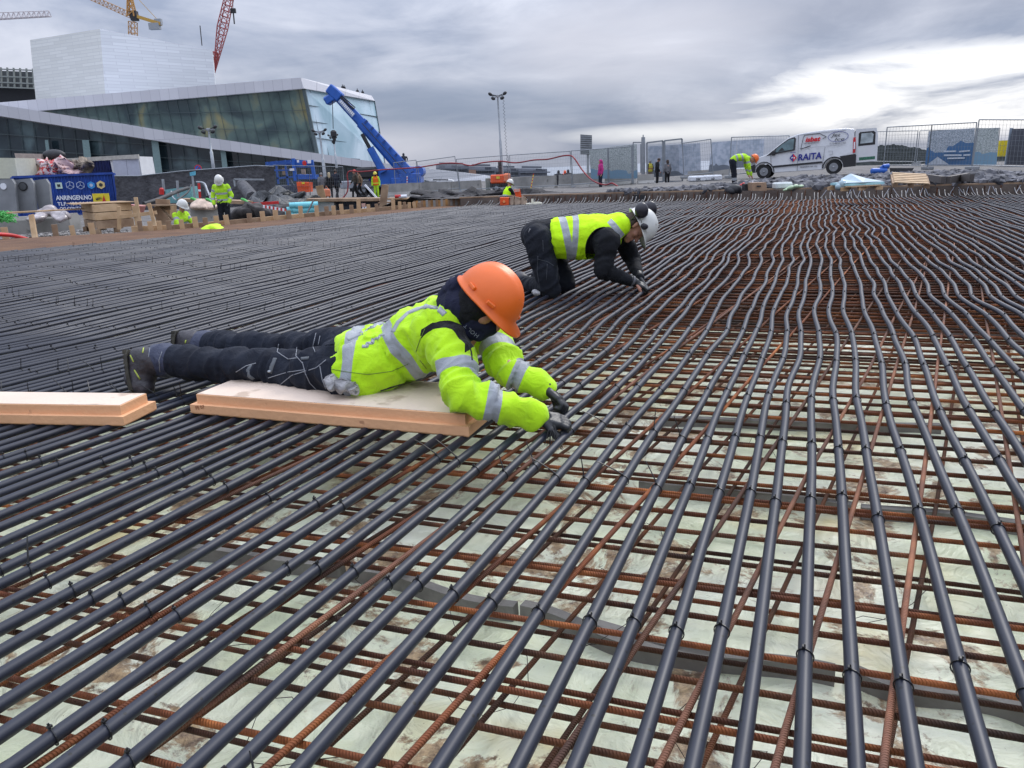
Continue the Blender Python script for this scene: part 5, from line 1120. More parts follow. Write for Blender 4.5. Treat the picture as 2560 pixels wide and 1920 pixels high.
for f in (0, .25, .5, .75, 1): mb.beam(base+V_*f+Vector((0, 0, .0)), base+V_*f+U_+Vector((0, 0, 0)), .1, .02)
mb.build('pallet', WOODO, e, off=I_)
mb = MB(); q = base+V_*.5+Vector((0, 0, .615)); mb.slab(base+Vector((-.45, -.1, .615)), base+U_+Vector((.2, -.05, .60)), base+U_+V_+Vector((.1, 0, .60)), base+V_+Vector((-.4, 0, .615)), .02); solo(mb, 'plywood_lid', PLY, 'plywood sheet lying over the crate of pallet collars', 'plywood')
# wooden crosses / trestle
def sticks(name, label, cat, L, m=WOOD, w=.09, t=.04, Y=20.3):
    mb = MB()
    for (a, b) in L: mb.beam(dp(a[0], a[1], a[2] if len(a) > 2 else Y), dp(b[0], b[1], b[2] if len(b) > 2 else Y), w, t, up=(0, 1, 0), bev=.003)
    return solo(mb, name, m, label, cat)
sticks('batter_board', 'timber post and rail frame standing right of the crate', 'timber frame', [((352, 570), (339, 493)), ((345, 572), (334, 515)), ((388, 566), (372, 508)), ((298, 574), (297, 516))])
sticks('cross_rail', 'horizontal timber rail nailed across the post frame', 'rail', [((300, 543, 20.2), (392, 531, 20.4))])
sticks('leaning_boards', 'dark brown boards stacked behind the post frame', 'boards', [((385, 520, 23), (420, 560, 23)), ((390, 510, 23.2), (425, 512, 23.2)), ((395, 525, 23.1), (424, 556, 23.1))], WOODO, .3, .05)
mb = MB(); mb.slab(dp(386, 512, 23.5), dp(424, 512, 23.5), dp(425, 552, 23.5), dp(390, 553, 23.5), .5); solo(mb, 'wooden_box', PLY, 'open wooden box left of the crouching worker', 'box')
mb = MB(); a = dp(346, 530, 22); mb.cyl(dp(346, 532, 22), dp(346, 513, 22), .13, .19, n=16); solo(mb, 'bucket', mat('pink_bucket', (.42, .17, .15)), 'faded pink bucket behind the timber post frame', 'bucket')
mb = MB(); mb.beam(dp(320, 514, 22.6), dp(470, 512, 23.4), .35, .04); solo(mb, 'trestle_plank', WOODO, 'long dark plank behind the post frame and crouching worker', 'plank')
# black screen fence
e = empty('screen_fence', dp(480, 520, 44), 0, 'long fence covered in black fabric in front of the opera glass', 'fence'); I_ = inv(e); mb = MB(); vs = []; K = 60
top = [(286, 440), (345, 440), (450, 428), (560, 420), (640, 414), (685, 416)]
def ty(x):
    for (a, b), (c, d) in zip(top, top[1:]):
        if a <= x <= c: return b+(d-b)*(x-a)/(c-a)
    return top[-1][1]
for i in range(K+1):
    x = 286+(685-286)*i/K
    for j in range(6):
        f = j/5; vs.append(dp(x+8*f, ty(x)*(1-f)+528*f-((x-286)/399*14*f), 44)+Vector((0, .12*mnoise.noise(Vector((i*.4, j*.8, 0)))+.1*math.sin(i*.7)*f, 0)))
mb.add(vs, [(i*6+j, (i*6+j+1), (i+1)*6+j+1, (i+1)*6+j) for i in range(K) for j in range(5)], 0, True); mb.build('fabric', BLACKF, e, off=I_)
mb = MB(); mb.tube([dp(x, ty(x), 43.9) for x in (286, 345, 450, 560, 640, 685)], .03, 6); [mb.tube([dp(x, ty(x), 44.2), dp(x+9, 520, 44.2)], .03, 6) for x in (300, 390, 480, 570, 660)]; mb.build('frame', FW, e, off=I_)
# no-stopping sign, small blue sign
e = empty('road_sign', dp(495, 440, 60), 0, 'round blue road sign with red rim above the black screen', 'sign'); I_ = inv(e); c = dp(495, 421, 60)
for r_, m_, o_ in ((.27, REDP, 0), (.20, BLUEP, -.03)): mb = MB(); mb.cyl(c+Vector((0, o_, 0)), c+Vector((0, .03, 0)), r_, n=24); mb.build('rim' if o_ == 0 else 'disc', m_, e, off=I_)
mb = MB(); mb.beam(c-Vector((.15, .05, .15)), c+Vector((.15, -.05, .15)), .04, .04, up=(0, 1, 0)); mb.build('bar', REDP, e, off=I_); mb = MB(); mb.tube([c+Vector((0, .05, 0)), c+Vector((.03, .05, -2.4))], .03, 6); mb.build('post', GALV, e, off=I_)
e = empty('small_sign', dp(482, 490, 36), 0, 'small light blue box on a grey post before the black screen', 'sign'); I_ = inv(e); mb = MB(); mb.slab(dp(474, 431, 36), dp(487, 428, 36), dp(487, 438, 36), dp(475, 440, 36), .1); mb.build('box', mat('sky_blue_sign', (.10, .38, .50)), e, off=I_); mb = MB(); mb.beam(dp(481, 440, 36), dp(487, 496, 36), .07, .07, up=(0, 1, 0)); mb.build('post', GALV, e, off=I_)
mb = MB(); mb.slab(dp(413, 474, 36), dp(476, 466, 36), dp(482, 506, 36), dp(415, 508, 36), .8); solo(mb, 'turquoise_tank', TURQ, 'turquoise metal tank in front of the black screen', 'tank')
for i, (x, y0, y1, l) in enumerate([(407, 448, 478, 'grey steel pipe post left of the turquoise tank'), (443, 452, 492, 'grey steel pipe post in front of the turquoise tank')]):
    mb = MB(); mb.cyl(dp(x+3, y1, 35), dp(x, y0, 35), .06, n=8); solo(mb, 'pipe_post', GALV, l, 'post')
e = empty('striped_post', dp(500, 494, 34), 0, 'red and white striped post right of the turquoise tank', 'post'); I_ = inv(e); a = dp(500, 494, 34); b = dp(497, 458, 34); mb = MB()
for i in range(7): mb.cyl(a+(b-a)*i/7, a+(b-a)*(i+1)/7, .055, n=8, mi=0 if i != 3 else 1)
mb.build('tube', [REDP, TEXTW], e, off=I_)
for i, (P, r, m, l) in enumerate([([(478, 462, 35), (470, 480, 34), (455, 492, 33), (445, 500, 32)], .035, DARK, 'black cable running down from the small blue sign'), ([(492, 455, 35.5), (510, 458, 35), (518, 475, 34.5), (524, 490, 34)], .04, GALV, 'grey hose arching beside the striped post'),
      ([(505, 458, 36), (514, 470, 35), (518, 492, 34)], .05, DARK, 'black hose beside the grey arching hose'), ([(360, 510, 26), (400, 497, 27), (440, 480, 30), (470, 470, 32)], .07, DARK, 'long black pipe lying behind the crate'), ([(395, 505, 27), (430, 486, 29), (450, 476, 31)], .05, DARK, 'second black pipe lying behind the crate'),
      ([(428, 478, 33), (432, 492, 31), (440, 500, 30)], .025, GALV, 'thin grey hose by the turquoise tank'), ([(-30, 585, 15.2), (25, 588, 15.6), (60, 596, 16), (90, 604, 16.2)], .04, REDP, 'bright red hose on the gravel at the left edge'), ([(605, 463, 41), (616, 475, 38), (628, 490, 36), (632, 496, 35)], .30, BLACKF, 'thick roll of black fabric leaning on the screen'),
      ([(640, 500, 33), (645, 488, 33), (660, 482, 33), (675, 490, 33), (680, 500, 33)], .05, GALV, 'grey hose loop behind the standing worker')]):
    mb = MB(); mb.tube(smooth([dp(*p) for p in P]), r, 8); solo(mb, 'site_hose', m, l, 'hose')
mb = MB(); mb.cyl(dp(404, 486, 34), dp(404, 474, 34), .10, n=10); mb.ell(dp(404, 474, 34), (.09, .09, .08)); solo(mb, 'hydrant', REDP, 'small dark red hydrant left of the turquoise tank', 'hydrant')
mb = MB(); mb.beam(dp(585, 448, 40), dp(660, 449, 40), .08, .08, up=(0, 1, 0)); mb.beam(dp(585, 448, 40), dp(588, 466, 40), .08, .08, up=(0, 1, 0)); solo(mb, 'handrail', GALV, 'thin grey rail in front of the black screen behind the standing worker', 'rail')
mb = MB(); mb.slab(dp(523, 482, 34), dp(541, 482, 34), dp(541, 496, 34), dp(523, 496, 34), .5); solo(mb, 'white_box', WHITEP, 'white box left of the standing worker', 'box')
# planks and block behind workers
mb = MB(); mb.beam(dp(455, 500, 30), dp(640, 506, 30), .8, .12); solo(mb, 'timber_deck', WOODO, 'brown timber deck behind the standing worker', 'deck')
mb = MB(); mb.slab(dp(474, 522, 25.5), dp(548, 524, 25.5), dp(556, 556, 25.5), dp(480, 554, 25.5), .8); solo(mb, 'concrete_block', CONC, 'concrete block between the crouching and standing workers', 'block')
lump([(500, 516, 25.6, .45), (520, 518, 25.6, .4), (535, 516, 25.6, .3)], .15, mat('cream_sheet', (.50, .38, .30), rough=.7, var=.3, vscale=5), 'cloth_heap', 'pale cream sheet and cloth heaped on the concrete block', 'cloth', 5, .3)
for i, (x, y) in enumerate([(486, 498), (524, 500), (612, 500), (415, 590)]):
    mb = MB(); mb.tube(smooth([dp(x-8, y-2, 29), dp(x, y, 28.9), dp(x+8, y+8, 28.8)]), .05, 6); solo(mb, 'green_strap', GREENN, 'short loose green strap lying on the timber', 'strap', 'green straps')
# pile of black fabric, blue rolls, concrete block
lump([(665, 497, 33, .8), (690, 500, 33, .9), (715, 498, 33.3, .8), (745, 503, 33.5, .9), (770, 505, 34, .7), (655, 515, 30, .7), (690, 520, 29.5, .9), (730, 520, 30, .9), (640, 512, 31, .5)], .45, mat('tarp_dark', (0.022, 0.025, 0.027), rough=.45, var=.3, vscale=3, bump=1, bscale=6), 'tarpaulin_pile', 'heap of crumpled dark tarpaulins behind the edge boards', 'tarpaulins', 6, .28)
lump([(620, 530, 28, .6), (655, 534, 28, .7), (700, 536, 28, .7)], .3, mat('dark_soil', (0.04, 0.036, 0.035), rough=.9, var=.5, vscale=6), 'soil_heap', 'heap of dark soil and stones right of the standing worker', 'soil', 7, .4)
mb = MB(); mb.beam(dp(622, 511, 28.5), dp(697, 506, 28.8), .12, .10, up=(0, 0, 1)); solo(mb, 'red_beam', REDP, 'bright red pipe lying over the dark heap', 'pipe')
a = dp(658, 516, 27.5); b = dp(716, 526, 27); e = empty('warning_tape', a, 0, 'red and white striped tape stretched over the dark heap', 'tape'); mb = MB()
for i in range(12): mb.beam(a+(b-a)*i/12, a+(b-a)*(i+1)/12, .02, .09, mi=i % 2, up=(0, 0, 1))
mb.build('strip', [TEXTW, REDP], e, off=inv(e))
for i, (x, y) in enumerate([(752, 512), (766, 512), (746, 523), (760, 524), (742, 533), (756, 534)]):
    mb = MB(); c = dp(x, y, 24.6+i*.02); d = Vector((.95, .3, 0)).normalized()*.35
    K = 18; 
    mb.cyl(c-d, c+d, .085, n=K); mb.cyl(c-d*1.01, c-d*.99, .05, n=12, mi=1); solo(mb, 'insulation_roll', [CYAN, mat('roll_end', (.06, .25, .30))], 'light blue rolled foam sheet in the small pile by the edge boards', 'roll', 'light blue rolls of foam')
mb = MB(); vs = []
P = [(770, 503), (834, 506), (842, 538), (762, 545), (765, 520)]; k = 5; Pw = [dp(x, y, 25.5) for x, y in P]; mb.add(Pw+[p+Vector((0, 1.2, 0)) for p in Pw], [tuple(range(5)), tuple(range(5, 10))[::-1]]+[(j, 5+j, 5+(j+1) % 5, (j+1) % 5) for j in range(5)]); solo(mb, 'concrete_plinth', CONC, 'large worn concrete block right of the light blue rolls', 'block')
mb = MB(); mb.slab(dp(836, 504, 25.8), dp(866, 505, 25.8), dp(868, 540, 25.8), dp(842, 540, 25.8), .4); mb.slab(dp(866, 503, 25.8), dp(950, 503, 25.8), dp(952, 531, 25.8), dp(868, 540, 25.8), .4); solo(mb, 'black_sheet_wall', mat('black_membrane', (.012, .015, .028), rough=.35, var=.3, bump=.6, bscale=6), 'shiny black membrane hung on the wall right of the concrete block', 'membrane')
mb = MB(); mb.beam(dp(770, 500, 25.7), dp(950, 498, 25.9), .7, .10, bev=.01); solo(mb, 'wall_cap', WOODO, 'long weathered plank capping the wall above the black membrane', 'plank')
sticks('upright_plank', 'tall weathered plank standing upright beside the worker in orange vest', 'plank', [((955, 538, 25), (963, 462, 25))], WOODO, .22, .05)
sticks('leaning_plank', 'brown board leaning left of the pedestrians', 'plank', [((806, 496, 34), (798, 464, 34))], PLY, .32, .05)
sticks('prop_rod', 'thin dark rod leaning in front of the concrete block', 'rod', [((762, 545, 22), (784, 500, 23.5))], DARK, .035, .035)
sticks('white_pole', 'white and pink pole leaning beside the worker in orange vest', 'pole', [((944, 497, 36), (912, 462, 36))], TEXTW, .08, .08)
e = empty('timber_steps', dp(970, 535, 25), 0, 'rough brown timber steps at the end of the black membrane wall', 'steps'); I_ = inv(e)
for i in range(4): mb = MB(); mb.box(dp(963, 532-i*8.5, 25.4), (.42, .3, .035)); mb.build('tread', WOODO, e, off=I_)
for x in (955, 980): mb = MB(); mb.beam(dp(x, 536, 25.4), dp(x, 498, 25.4), .06, .2, up=(0, 1, 0)); mb.build('side', WOODO, e, off=I_)
mb = MB(); mb.slab(dp(980, 499, 26), dp(1034, 498, 26), dp(1036, 521, 26), dp(984, 524, 26), .3); solo(mb, 'concrete_wall', mat('brown_concrete', (.20, .17, .13), rough=.9, var=.2, vscale=2), 'brown grey concrete wall behind the rightmost stakes', 'wall')
mb = MB(); mb.slab(dp(968, 496, 25.9), dp(1052, 495.5, 25.9), dp(1052, 498.5, 25.9), dp(968, 499.5, 25.9), .7); solo(mb, 'wall_top_board', PLY, 'pale plywood lid on the brown concrete wall', 'board')
e = empty('old_timber_wall', dp(1110, 515, 22.8), 0, 'low wall of weathered vertical boards running to the formwork corner', 'wall'); I_ = inv(e); a0 = dp(1034, 523, 22.0); a1 = dp(1180, 513, 22.4)
for i in range(24):
    f = i/24; p = a0+(a1-a0)*f; q = a0+(a1-a0)*(f+1/24.5); mb = MB(); mb.slab(p, q, q+Vector((0, .0, .22-.02*f+.01*math.sin(i*3))), p+Vector((0, 0, .22-.02*f)), .03); mb.build('board', [WOODO, mat('rust_stained_board', (.30, .16, .06), rough=.9, var=.4, vscale=5), CONC][i % 3 if i < 14 else 2*(i % 2)], e, off=I_)
for nm, px, w, h, m, l in [('red_can', 997, .12, .09, REDP, 'small red can on the wall lid'), ('white_can', 1010, .16, .09, TEXTW, 'small white can beside the red can')]:
    mb = MB(); a = dp(px, 495, 25.7); mb.cyl(a+Vector((-w, 0, .05)), a+Vector((w*.6, 0, .05)), .055, n=10); solo(mb, nm, m, l, 'can')
mb = MB(); mb.box(dp(909, 513, 25.5), (.12, .06, .12)); mb.box(dp(908, 519, 25.5), (.06, .05, .07), mi=1); mb.box(dp(914, 519, 25.5), (.05, .05, .07), mi=1); solo(mb, 'socket_box', [mat('pale_pink_box', (.55, .33, .27)), TEXTW], 'small pink socket box on the black membrane', 'socket box')
# long edging timbers / soil in the middle distance
mb = MB(); mb.beam(dp(1040, 498, 30), dp(1420, 487, 27), .25, .10, bev=.01); solo(mb, 'grey_beam', CONC, 'long low grey beam behind the orange boxes', 'beam')
lump([(x, 492+3*math.sin(x), 27+random.uniform(-.5, 1), .7) for x in range(1080, 1400, 24)], .3, mat('dark_soil_far', (0.035, 0.033, 0.034), rough=.9, var=.5, vscale=4, bump=1, bscale=8), 'soil_ridge', 'low ridge of dark soil and rubble behind the orange boxes', 'soil', 8, .13)
lump([(x, 498, 24.5+random.uniform(-.3, .6), .55) for x in range(1060, 1240, 20)], .2, mat('dark_soil_far2', (0.03, 0.028, 0.03), rough=.9, var=.5, vscale=4), 'soil_strip', 'strip of black soil behind the weathered board wall', 'soil', 9, .13)

# ================================================================== ORANGE BOXES by the man with white helmet
e = empty('tool_box', dp(1265, 515, 21.3), 0, 'orange tool box beside paper sacks at the far edge of the pipes', 'box'); I_ = inv(e); mb = MB(); mb.slab(dp(1250, 494, 21), dp(1272, 494, 21), dp(1272, 515, 21), dp(1250, 515, 21), .3); mb.build('body', ORANGE, e, off=I_); mb = MB(); mb.cyl(dp(1260, 504, 20.95), dp(1260, 504, 21.0), .035, n=12); mb.build('emblem', mat('pale_orange2', (.8, .3, .1)), e, off=I_)
mb = MB(); mb.slab(dp(1272, 495, 21.1), dp(1283, 495, 21.1), dp(1283, 499, 21.1), dp(1272, 499, 21.1), .3); solo(mb, 'box_lid', ORANGE, 'orange lid lying right of the orange tool box', 'lid')
SACK = mat('brown_paper', (.40, .30, .22), rough=.8, var=.2, vscale=6)
for i, (x, w) in enumerate([(1279, .10), (1294, .13), (1309, .12)]):
    mb = MB(); a = dp(x, 513, 21.1); mb.tube([a, a+Vector((0, 0, .1)), a+Vector((.01, 0, .17)), a+Vector((.02*i, 0, .21))], [w*.75, w*.8, w*.6, w*.72], 10); solo(mb, 'paper_sack', SACK, 'open brown paper sack between the orange box and pale tray', 'sack', 'paper sacks by the orange box')
mb = MB(); mb.slab(dp(1285, 474, 21.5), dp(1300, 472, 21.5), dp(1304, 493, 21.5), dp(1290, 494, 21.5), .04); mb.slab(dp(1288, 473, 21.45), dp(1299, 472, 21.45), dp(1299, 479, 21.45), dp(1287, 480, 21.45), .02, mi=1); solo(mb, 'open_lid', [ORANGE, mat('pale_pink', (.6, .35, .28))], 'raised orange box lid in front of the seated worker', 'lid')
mb = MB(); mb.box(dp(1335, 510, 20.8), (.42, .3, .05)); mb.box(dp(1331, 502, 20.8), (.06, .06, .1)); mb.box(dp(1340, 506, 20.8), (.2, .05, .03)); solo(mb, 'white_tray', mat('ivory', (.6, .58, .48)), 'ivory coloured tray of parts right of the paper sacks', 'tray')
mb = MB(); mb.slab(dp(1586, 487, 20.5), dp(1612, 487, 20.5), dp(1612, 506, 20.5), dp(1587, 506, 20.5), .2); solo(mb, 'black_case', DARK, 'black case standing at the formwork behind the kneeling worker', 'case')

# ================================================================== WHITE VAN
VW = mat('van_white', (0.60, 0.61, 0.63), rough=0.35, var=0.03, coat=.3)
VG = mat('van_glass', (0.10, 0.16, 0.17), rough=0.06, var=0.3, vscale=3, spec=.8)
VB = mat('van_black', (0.018, 0.018, 0.021), rough=0.5, var=.1)
TYRE = mat('tyre', (0.014, 0.014, 0.015), rough=.8); ALLOY = mat('hubcap', (0.30, 0.31, 0.33), rough=.4, metal=.6)
w0 = dp(1909, 447, 32.6); w1 = dp(2083, 436, 31.5); ux = (w1-w0).normalized(); SC = (w1-w0).length/3.05     # front axle -> rear axle
ny = Vector((-ux.y, ux.x, 0)).normalized()                # away from the camera
uz = ux.cross(ny).normalized();  uz = uz if uz.z > 0 else -uz
van = empty('van', w0, 0, 'white delivery van with its rear doors standing open behind the gravel', 'van')
VM = Matrix((ux, ny, uz)).transposed().to_4x4(); VM = Matrix.Translation(w0) @ VM @ Matrix.Scale(SC, 4); van.matrix_world = VM
# local frame: x back from the front axle, y away from camera, z up; near flank at y=0.02
side = [(-.78, .30), (-.80, .55), (-.74, .76), (-.52, .90), (-.20, 1.00), (.16, 1.11), (.62, 1.46), (1.05, 1.76), (1.45, 1.89), (1.9, 1.94), (2.6, 1.98), (3.55, 1.98), (3.86, 1.91), (3.93, 1.0), (3.92, .36), (3.52, .33)]
def arch(cx, r, n=9): return [(cx+r*math.cos(math.pi*(1-(n-i)/n)) if False else cx+r*math.cos(math.pi*i/n), .30+r*math.sin(math.pi*i/n)) for i in range(n+1)]
low = arch(3.05, .39)+[(2.6, .24), (.45, .24)]+arch(0.0, .39)
prof = side+low
mb = MB(); k = len(prof); W = 1.88
def tuck(z): return 0.0 if z < 1.05 else (z-1.05)**1.4*.16
nose = lambda x: 0.0 if x > -.1 else ((-.1-x)/.7)**2*.42
vs = [(x, .02+tuck(z)+nose(x), z) for x, z in prof]+[(x, W-tuck(z)-nose(x), z) for x, z in prof]
bm = bmesh.new(); a = [bm.verts.new(v) for v in vs[:k]]; b = [bm.verts.new(v) for v in vs[k:]]
bm.faces.new(a); bm.faces.new(b[::-1])
for i in range(k): bm.faces.new((a[(i+1) % k], a[i], b[i], b[(i+1) % k]))
bmesh.ops.recalc_face_normals(bm, faces=bm.faces)
bmesh.ops.triangulate(bm, faces=[f for f in bm.faces if len(f.verts) > 4])
me = bpy.data.meshes.new('body'); bm.to_mesh(me); bm.free(); me.materials.append(VW); vb = bpy.data.objects.new('body', me); C.objects.link(vb); vb.parent = van
bv = vb.modifiers.new('b', 'BEVEL'); bv.width = .03; bv.segments = 2; bv.limit_method = 'ANGLE'; bv.angle_limit = .6
def vp(name, poly, m, y=0.0, th=.02, parent=van, follow=True):
    mb = MB(); P = [Vector((x, y+(tuck(z) if follow else 0), z)) for x, z in poly]; k = len(P); mb.add(P+[p+Vector((0, th, 0)) for p in P], [tuple(range(k)), tuple(range(k, 2*k))[::-1]]+[(i, k+i, k+(i+1) % k, (i+1) % k) for i in range(k)]); return mb.build(name, m, parent)
def vline(name, pts, m, w=.012, y=.004, parent=van):
    mb = MB()
    for (x0, z0), (x1, z1) in zip(pts, pts[1:]): mb.beam((x0, y+tuck(z0), z0), (x1, y+tuck(z1), z1), .012, w, up=(0, 1, 0)) if False else mb.beam((x0, y+tuck(z0), z0), (x1, y+tuck(z1), z1), w, .012, up=(0, 1, 0))
    return mb.build(name, m, parent)
wn = vp('side_window', [(.10, 1.03), (.42, 1.27), (.80, 1.55), (1.10, 1.73), (1.34, 1.78), (1.40, 1.70), (1.37, 1.20)], VB, .005)
vp('pane', [(.50, 1.16), (.55, 1.32), (.84, 1.53), (1.10, 1.68), (1.30, 1.71), (1.32, 1.66), (1.29, 1.24)], VG, -.004, .012, wn)
vp('steering_gap', [(.62, 1.19), (.80, 1.36), (.92, 1.22)], VB, -.009, .006, wn)
mb = MB(); mb.box((.44, -.06, 1.14), (.16, .14, .22), bev=.03); mb.build('wing_mirror', VB, van)
vline('door_seam', [(.30, 1.08), (.34, .50), (.40, .27)], TEXTK); vline('door_seam', [(1.50, 1.86), (1.51, 1.15), (1.49, .27)], TEXTK); vline('door_seam', [(2.66, 1.22), (2.56, .30)], TEXTK); vline('door_rail', [(1.51, 1.26), (3.4, 1.28)], mat('seam_grey', (.25, .26, .28)), .01)
vline('roof_seam', [(1.55, 1.86), (3.5, 1.90)], mat('seam_grey2', (.25, .26, .28)), .01)
mb = MB(); mb.beam((.42, -.01, .52), (2.56, -.01, .58), .03, .085, up=(0, 0, 1), bev=.01); mb.build('rub_strip', VB, van)
vp('rear_bumper', [(3.30, .78), (3.95, .84), (3.98, .30), (3.46, .28), (3.44, .45)], VB, -.01, .03); vp('front_bumper', [(-.70, .32), (-.70, .60), (-.42, .68), (-.40, .30)], VB, .06, .2)
mb = MB(); mb.box((3.955, .95, .56), (.05, 1.86, .5), bev=.02); mb.build('rear_bumper', VB, van)
mb = MB(); mb.box((-.79, .95, .46), (.06, 1.0, .28), bev=.02); mb.build('front_bumper', VB, van)
vp('tail_light', [(3.83, 1.55), (3.93, 1.56), (3.94, .90), (3.83, .88)], mat('tail_red', (.42, .01, .015), rough=.2), -.004, .03); vp('tail_lens', [(3.86, 1.35), (3.91, 1.35), (3.91, 1.05), (3.86, 1.05)], TEXTW, -.010, .01)
vp('headlight', [(-.66, .76), (-.46, .90), (-.22, .96), (-.42, .78)], mat('headlight_glass', (.35, .4, .42), rough=.1), .03, .2)
vline('fuel_flap', [(2.80, 1.04), (2.98, 1.04), (3.0, .90), (2.84, .88)], mat('seam_grey3', (.25, .26, .28)), .012)
vline('wheel_arch', [(3.05+.46*math.cos(a_), .30+.46*math.sin(a_)) for a_ in [math.pi*i/10 for i in range(11)]], VB, .06, .0); vline('wheel_arch', [(.46*math.cos(a_), .30+.46*math.sin(a_)) for a_ in [math.pi*i/10 for i in range(11)]], VB, .04, .0)
for xx in (0.0, 3.05):
    for yy in (.06, 1.62):
        mb = MB(); mb.cyl((xx, yy, .32), (xx, yy+.21, .32), .325, n=28); wh = mb.build('wheel', TYRE, van); mb = MB(); mb.cyl((xx, yy-.012, .32), (xx, yy+.1, .32), .19, n=24)
        for q in range(10):
            an = q*math.pi/5; mb.beam((xx+.07*math.cos(an), yy-.02, .32+.07*math.sin(an)), (xx+.175*math.cos(an), yy-.02, .32+.175*math.sin(an)), .02, .03, up=(0, 1, 0))
        mb.ell((xx, yy-.015, .32), (.06, .025, .06), nu=12, nv=6); mb.build('hubcap', ALLOY, wh)
# open rear doors, hinged at the rear corners and swung back
def rdoor(hy, ang, name):
    x = Vector((math.cos(ang), math.sin(ang), 0)); mb = MB(); o = Vector((3.95, hy, 0)); n = Vector((-x.y, x.x, 0))
    P = [(-.05, .45), (.90, .47), (.90, 1.55), (.82, 1.88), (-.04, 1.90)]; mb.prism(P, o, x, Vector((0, 0, 1)), n*.05); d = mb.build(name, VW, van)
    mb = MB(); mb.prism([(.10, 1.16), (.80, 1.18), (.80, 1.70), (.72, 1.76), (.16, 1.76), (.10, 1.70)], o-n*.008, x, Vector((0, 0, 1)), n*.066); w = mb.build('window_frame', VB, d)
    mb = MB(); mb.prism([(.18, 1.26), (.70, 1.28), (.72, 1.62), (.64, 1.70), (.22, 1.69)], o-n*.016, x, Vector((0, 0, 1)), n*.082); mb.build('pane', mat('door_pane', (.35, .40, .42), rough=.1, var=.3, vscale=3), w)
    mb = MB(); mb.prism([(.16, .54), (.82, .55), (.82, .68), (.16, .67)], o-n*.010, x, Vector((0, 0, 1)), n*.008); mb.build('number_plate', mat('green_plate', (.03, .13, .08), rough=.6, var=.3, vscale=18), d)
    return d
rdoor(.06, R_(-12), 'rear_door'); rdoor(1.84, R_(24), 'rear_door')
mb = MB(); mb.box((3.9, .95, 1.15), (.03, 1.6, 1.35)); mb.build('load_shade_panel', mat('load_shade', (.05, .05, .055)), van)  # dark panel on the closed back stands for the shaded load space
def vt(s, x, z, h, m, w, shear=0.0, bold=.0, rot=0.0, name='lettering'):
    M = Matrix.Translation(Vector((x, -.002+tuck(z+h/2), z))) @ Matrix.Rotation(rot, 4, 'Y') @ Matrix.Rotation(math.pi/2, 4, 'X')
    o = text_mesh(name, s, h/.72, Matrix.Identity(4), m, None, ext=.006, shear=shear, bold=bold); xs = [v.co.x for v in o.data.vertices]; wd = max(xs)-min(xs)
    o.data.transform(Matrix.Diagonal((w/wd, 1, 1, 1))); o.data.transform(M); o.parent = van; return o
vt('RAITA', 1.50, .72, .28, TEXTB, 1.02, .12, .012, -.03); vt('isbat', 1.80, 1.53, .20, TEXTR, .66, .25, .01, -.0); vt('GRAVIERSERVICE AS', 1.74, 1.43, .05, TEXTK, .66); vt('Jet', 2.92, 1.66, .14, TEXTK, .42, .35, .0); vt('Ice', 3.02, 1.47, .14, TEXTK, .42, .35); vt('DE KOMMER OG TA ISEN', 2.84, 1.33, .045, TEXTK, .68)
vt('EKSPERT NR 123', 1.62, .40, .045, TEXTK, .72)
vline('logo_oval', [(3.20+.42*math.cos(a_), 1.64+.22*math.sin(a_)) for a_ in [2*math.pi*i/24 for i in range(25)]], TEXTB, .018, -.004)
vline('logo_arrow', [(1.62, 1.22), (1.72, 1.74), (1.78, 1.83), (2.40, 1.85), (2.70, 1.68), (2.54, 1.60)], TEXTK, .022, -.004); vline('logo_arrow', [(1.62, 1.22), (1.76, 1.26), (2.04, 1.34)], TEXTK, .035, -.004)
mb = MB(); c = Vector((1.30, -.008, .86)); mb.add([c+Vector((0, 0, .19)), c+Vector((-.16, 0, .0)), c+Vector((0, 0, -.19)), c+Vector((.16, 0, 0))], [(0, 1, 2)], 0); mb.add([c+Vector((0, 0, .19)), c+Vector((0, 0, -.19)), c+Vector((.16, 0, 0))], [(0, 1, 2)], 1); mb.add([c+Vector((-.05, -.004, .06)), c+Vector((-.09, -.004, -.03)), c+Vector((0.0, -.004, .0))], [(0, 1, 2)], 2); mb.add([c+Vector((.05, -.004, -.08)), c+Vector((.09, -.004, .03)), c+Vector((.01, -.004, .02))], [(0, 1, 2)], 2); mb.build('logo_diamond', [TEXTB, TEXTR, TEXTW], van)
vline('logo_bar', [(1.18, 1.10), (1.42, 1.105)], TEXTB, .02, -.004)

# ================================================================== THINGS AROUND THE VAN
for i, (x0, x1, y0, y1, Y, l) in enumerate([(1727, 1765, 438, 455, onS(1746, 455), 'white wrapped pallet load with dark print, left of the pair'), (1764, 1806, 436, 453, onS(1785, 453), 'white wrapped pallet load with dark print, right of the pair')]):
    e = empty('wrapped_pallet', dp((x0+x1)/2, y1, Y), 0, l, 'pallet load', 'white wrapped loads on the gravel'); I_ = inv(e); mb = MB(); A = dp(x0, y1, Y); B = dp(x1, y1-1, Y); w = (B-A).length; mb.box((A+B)/2+Vector((0, .3, .13)), (w, .6, .24), bev=.05); mb.build('wrap', mat('white_wrap', (.62, .64, .67), rough=.35, var=.1, vscale=6, bump=.5, bscale=14), e, off=I_)
    text = text_mesh('print', 'IEXX' if False else ('TEX' if i == 0 else 'LD'), .11, Matrix.Translation((A+B)/2+Vector((-.12, -.008, .07))) @ Matrix.Rotation(math.pi/2, 4, 'X'), TEXTK, e, ext=.003, shear=.2, bold=.004, off=I_)
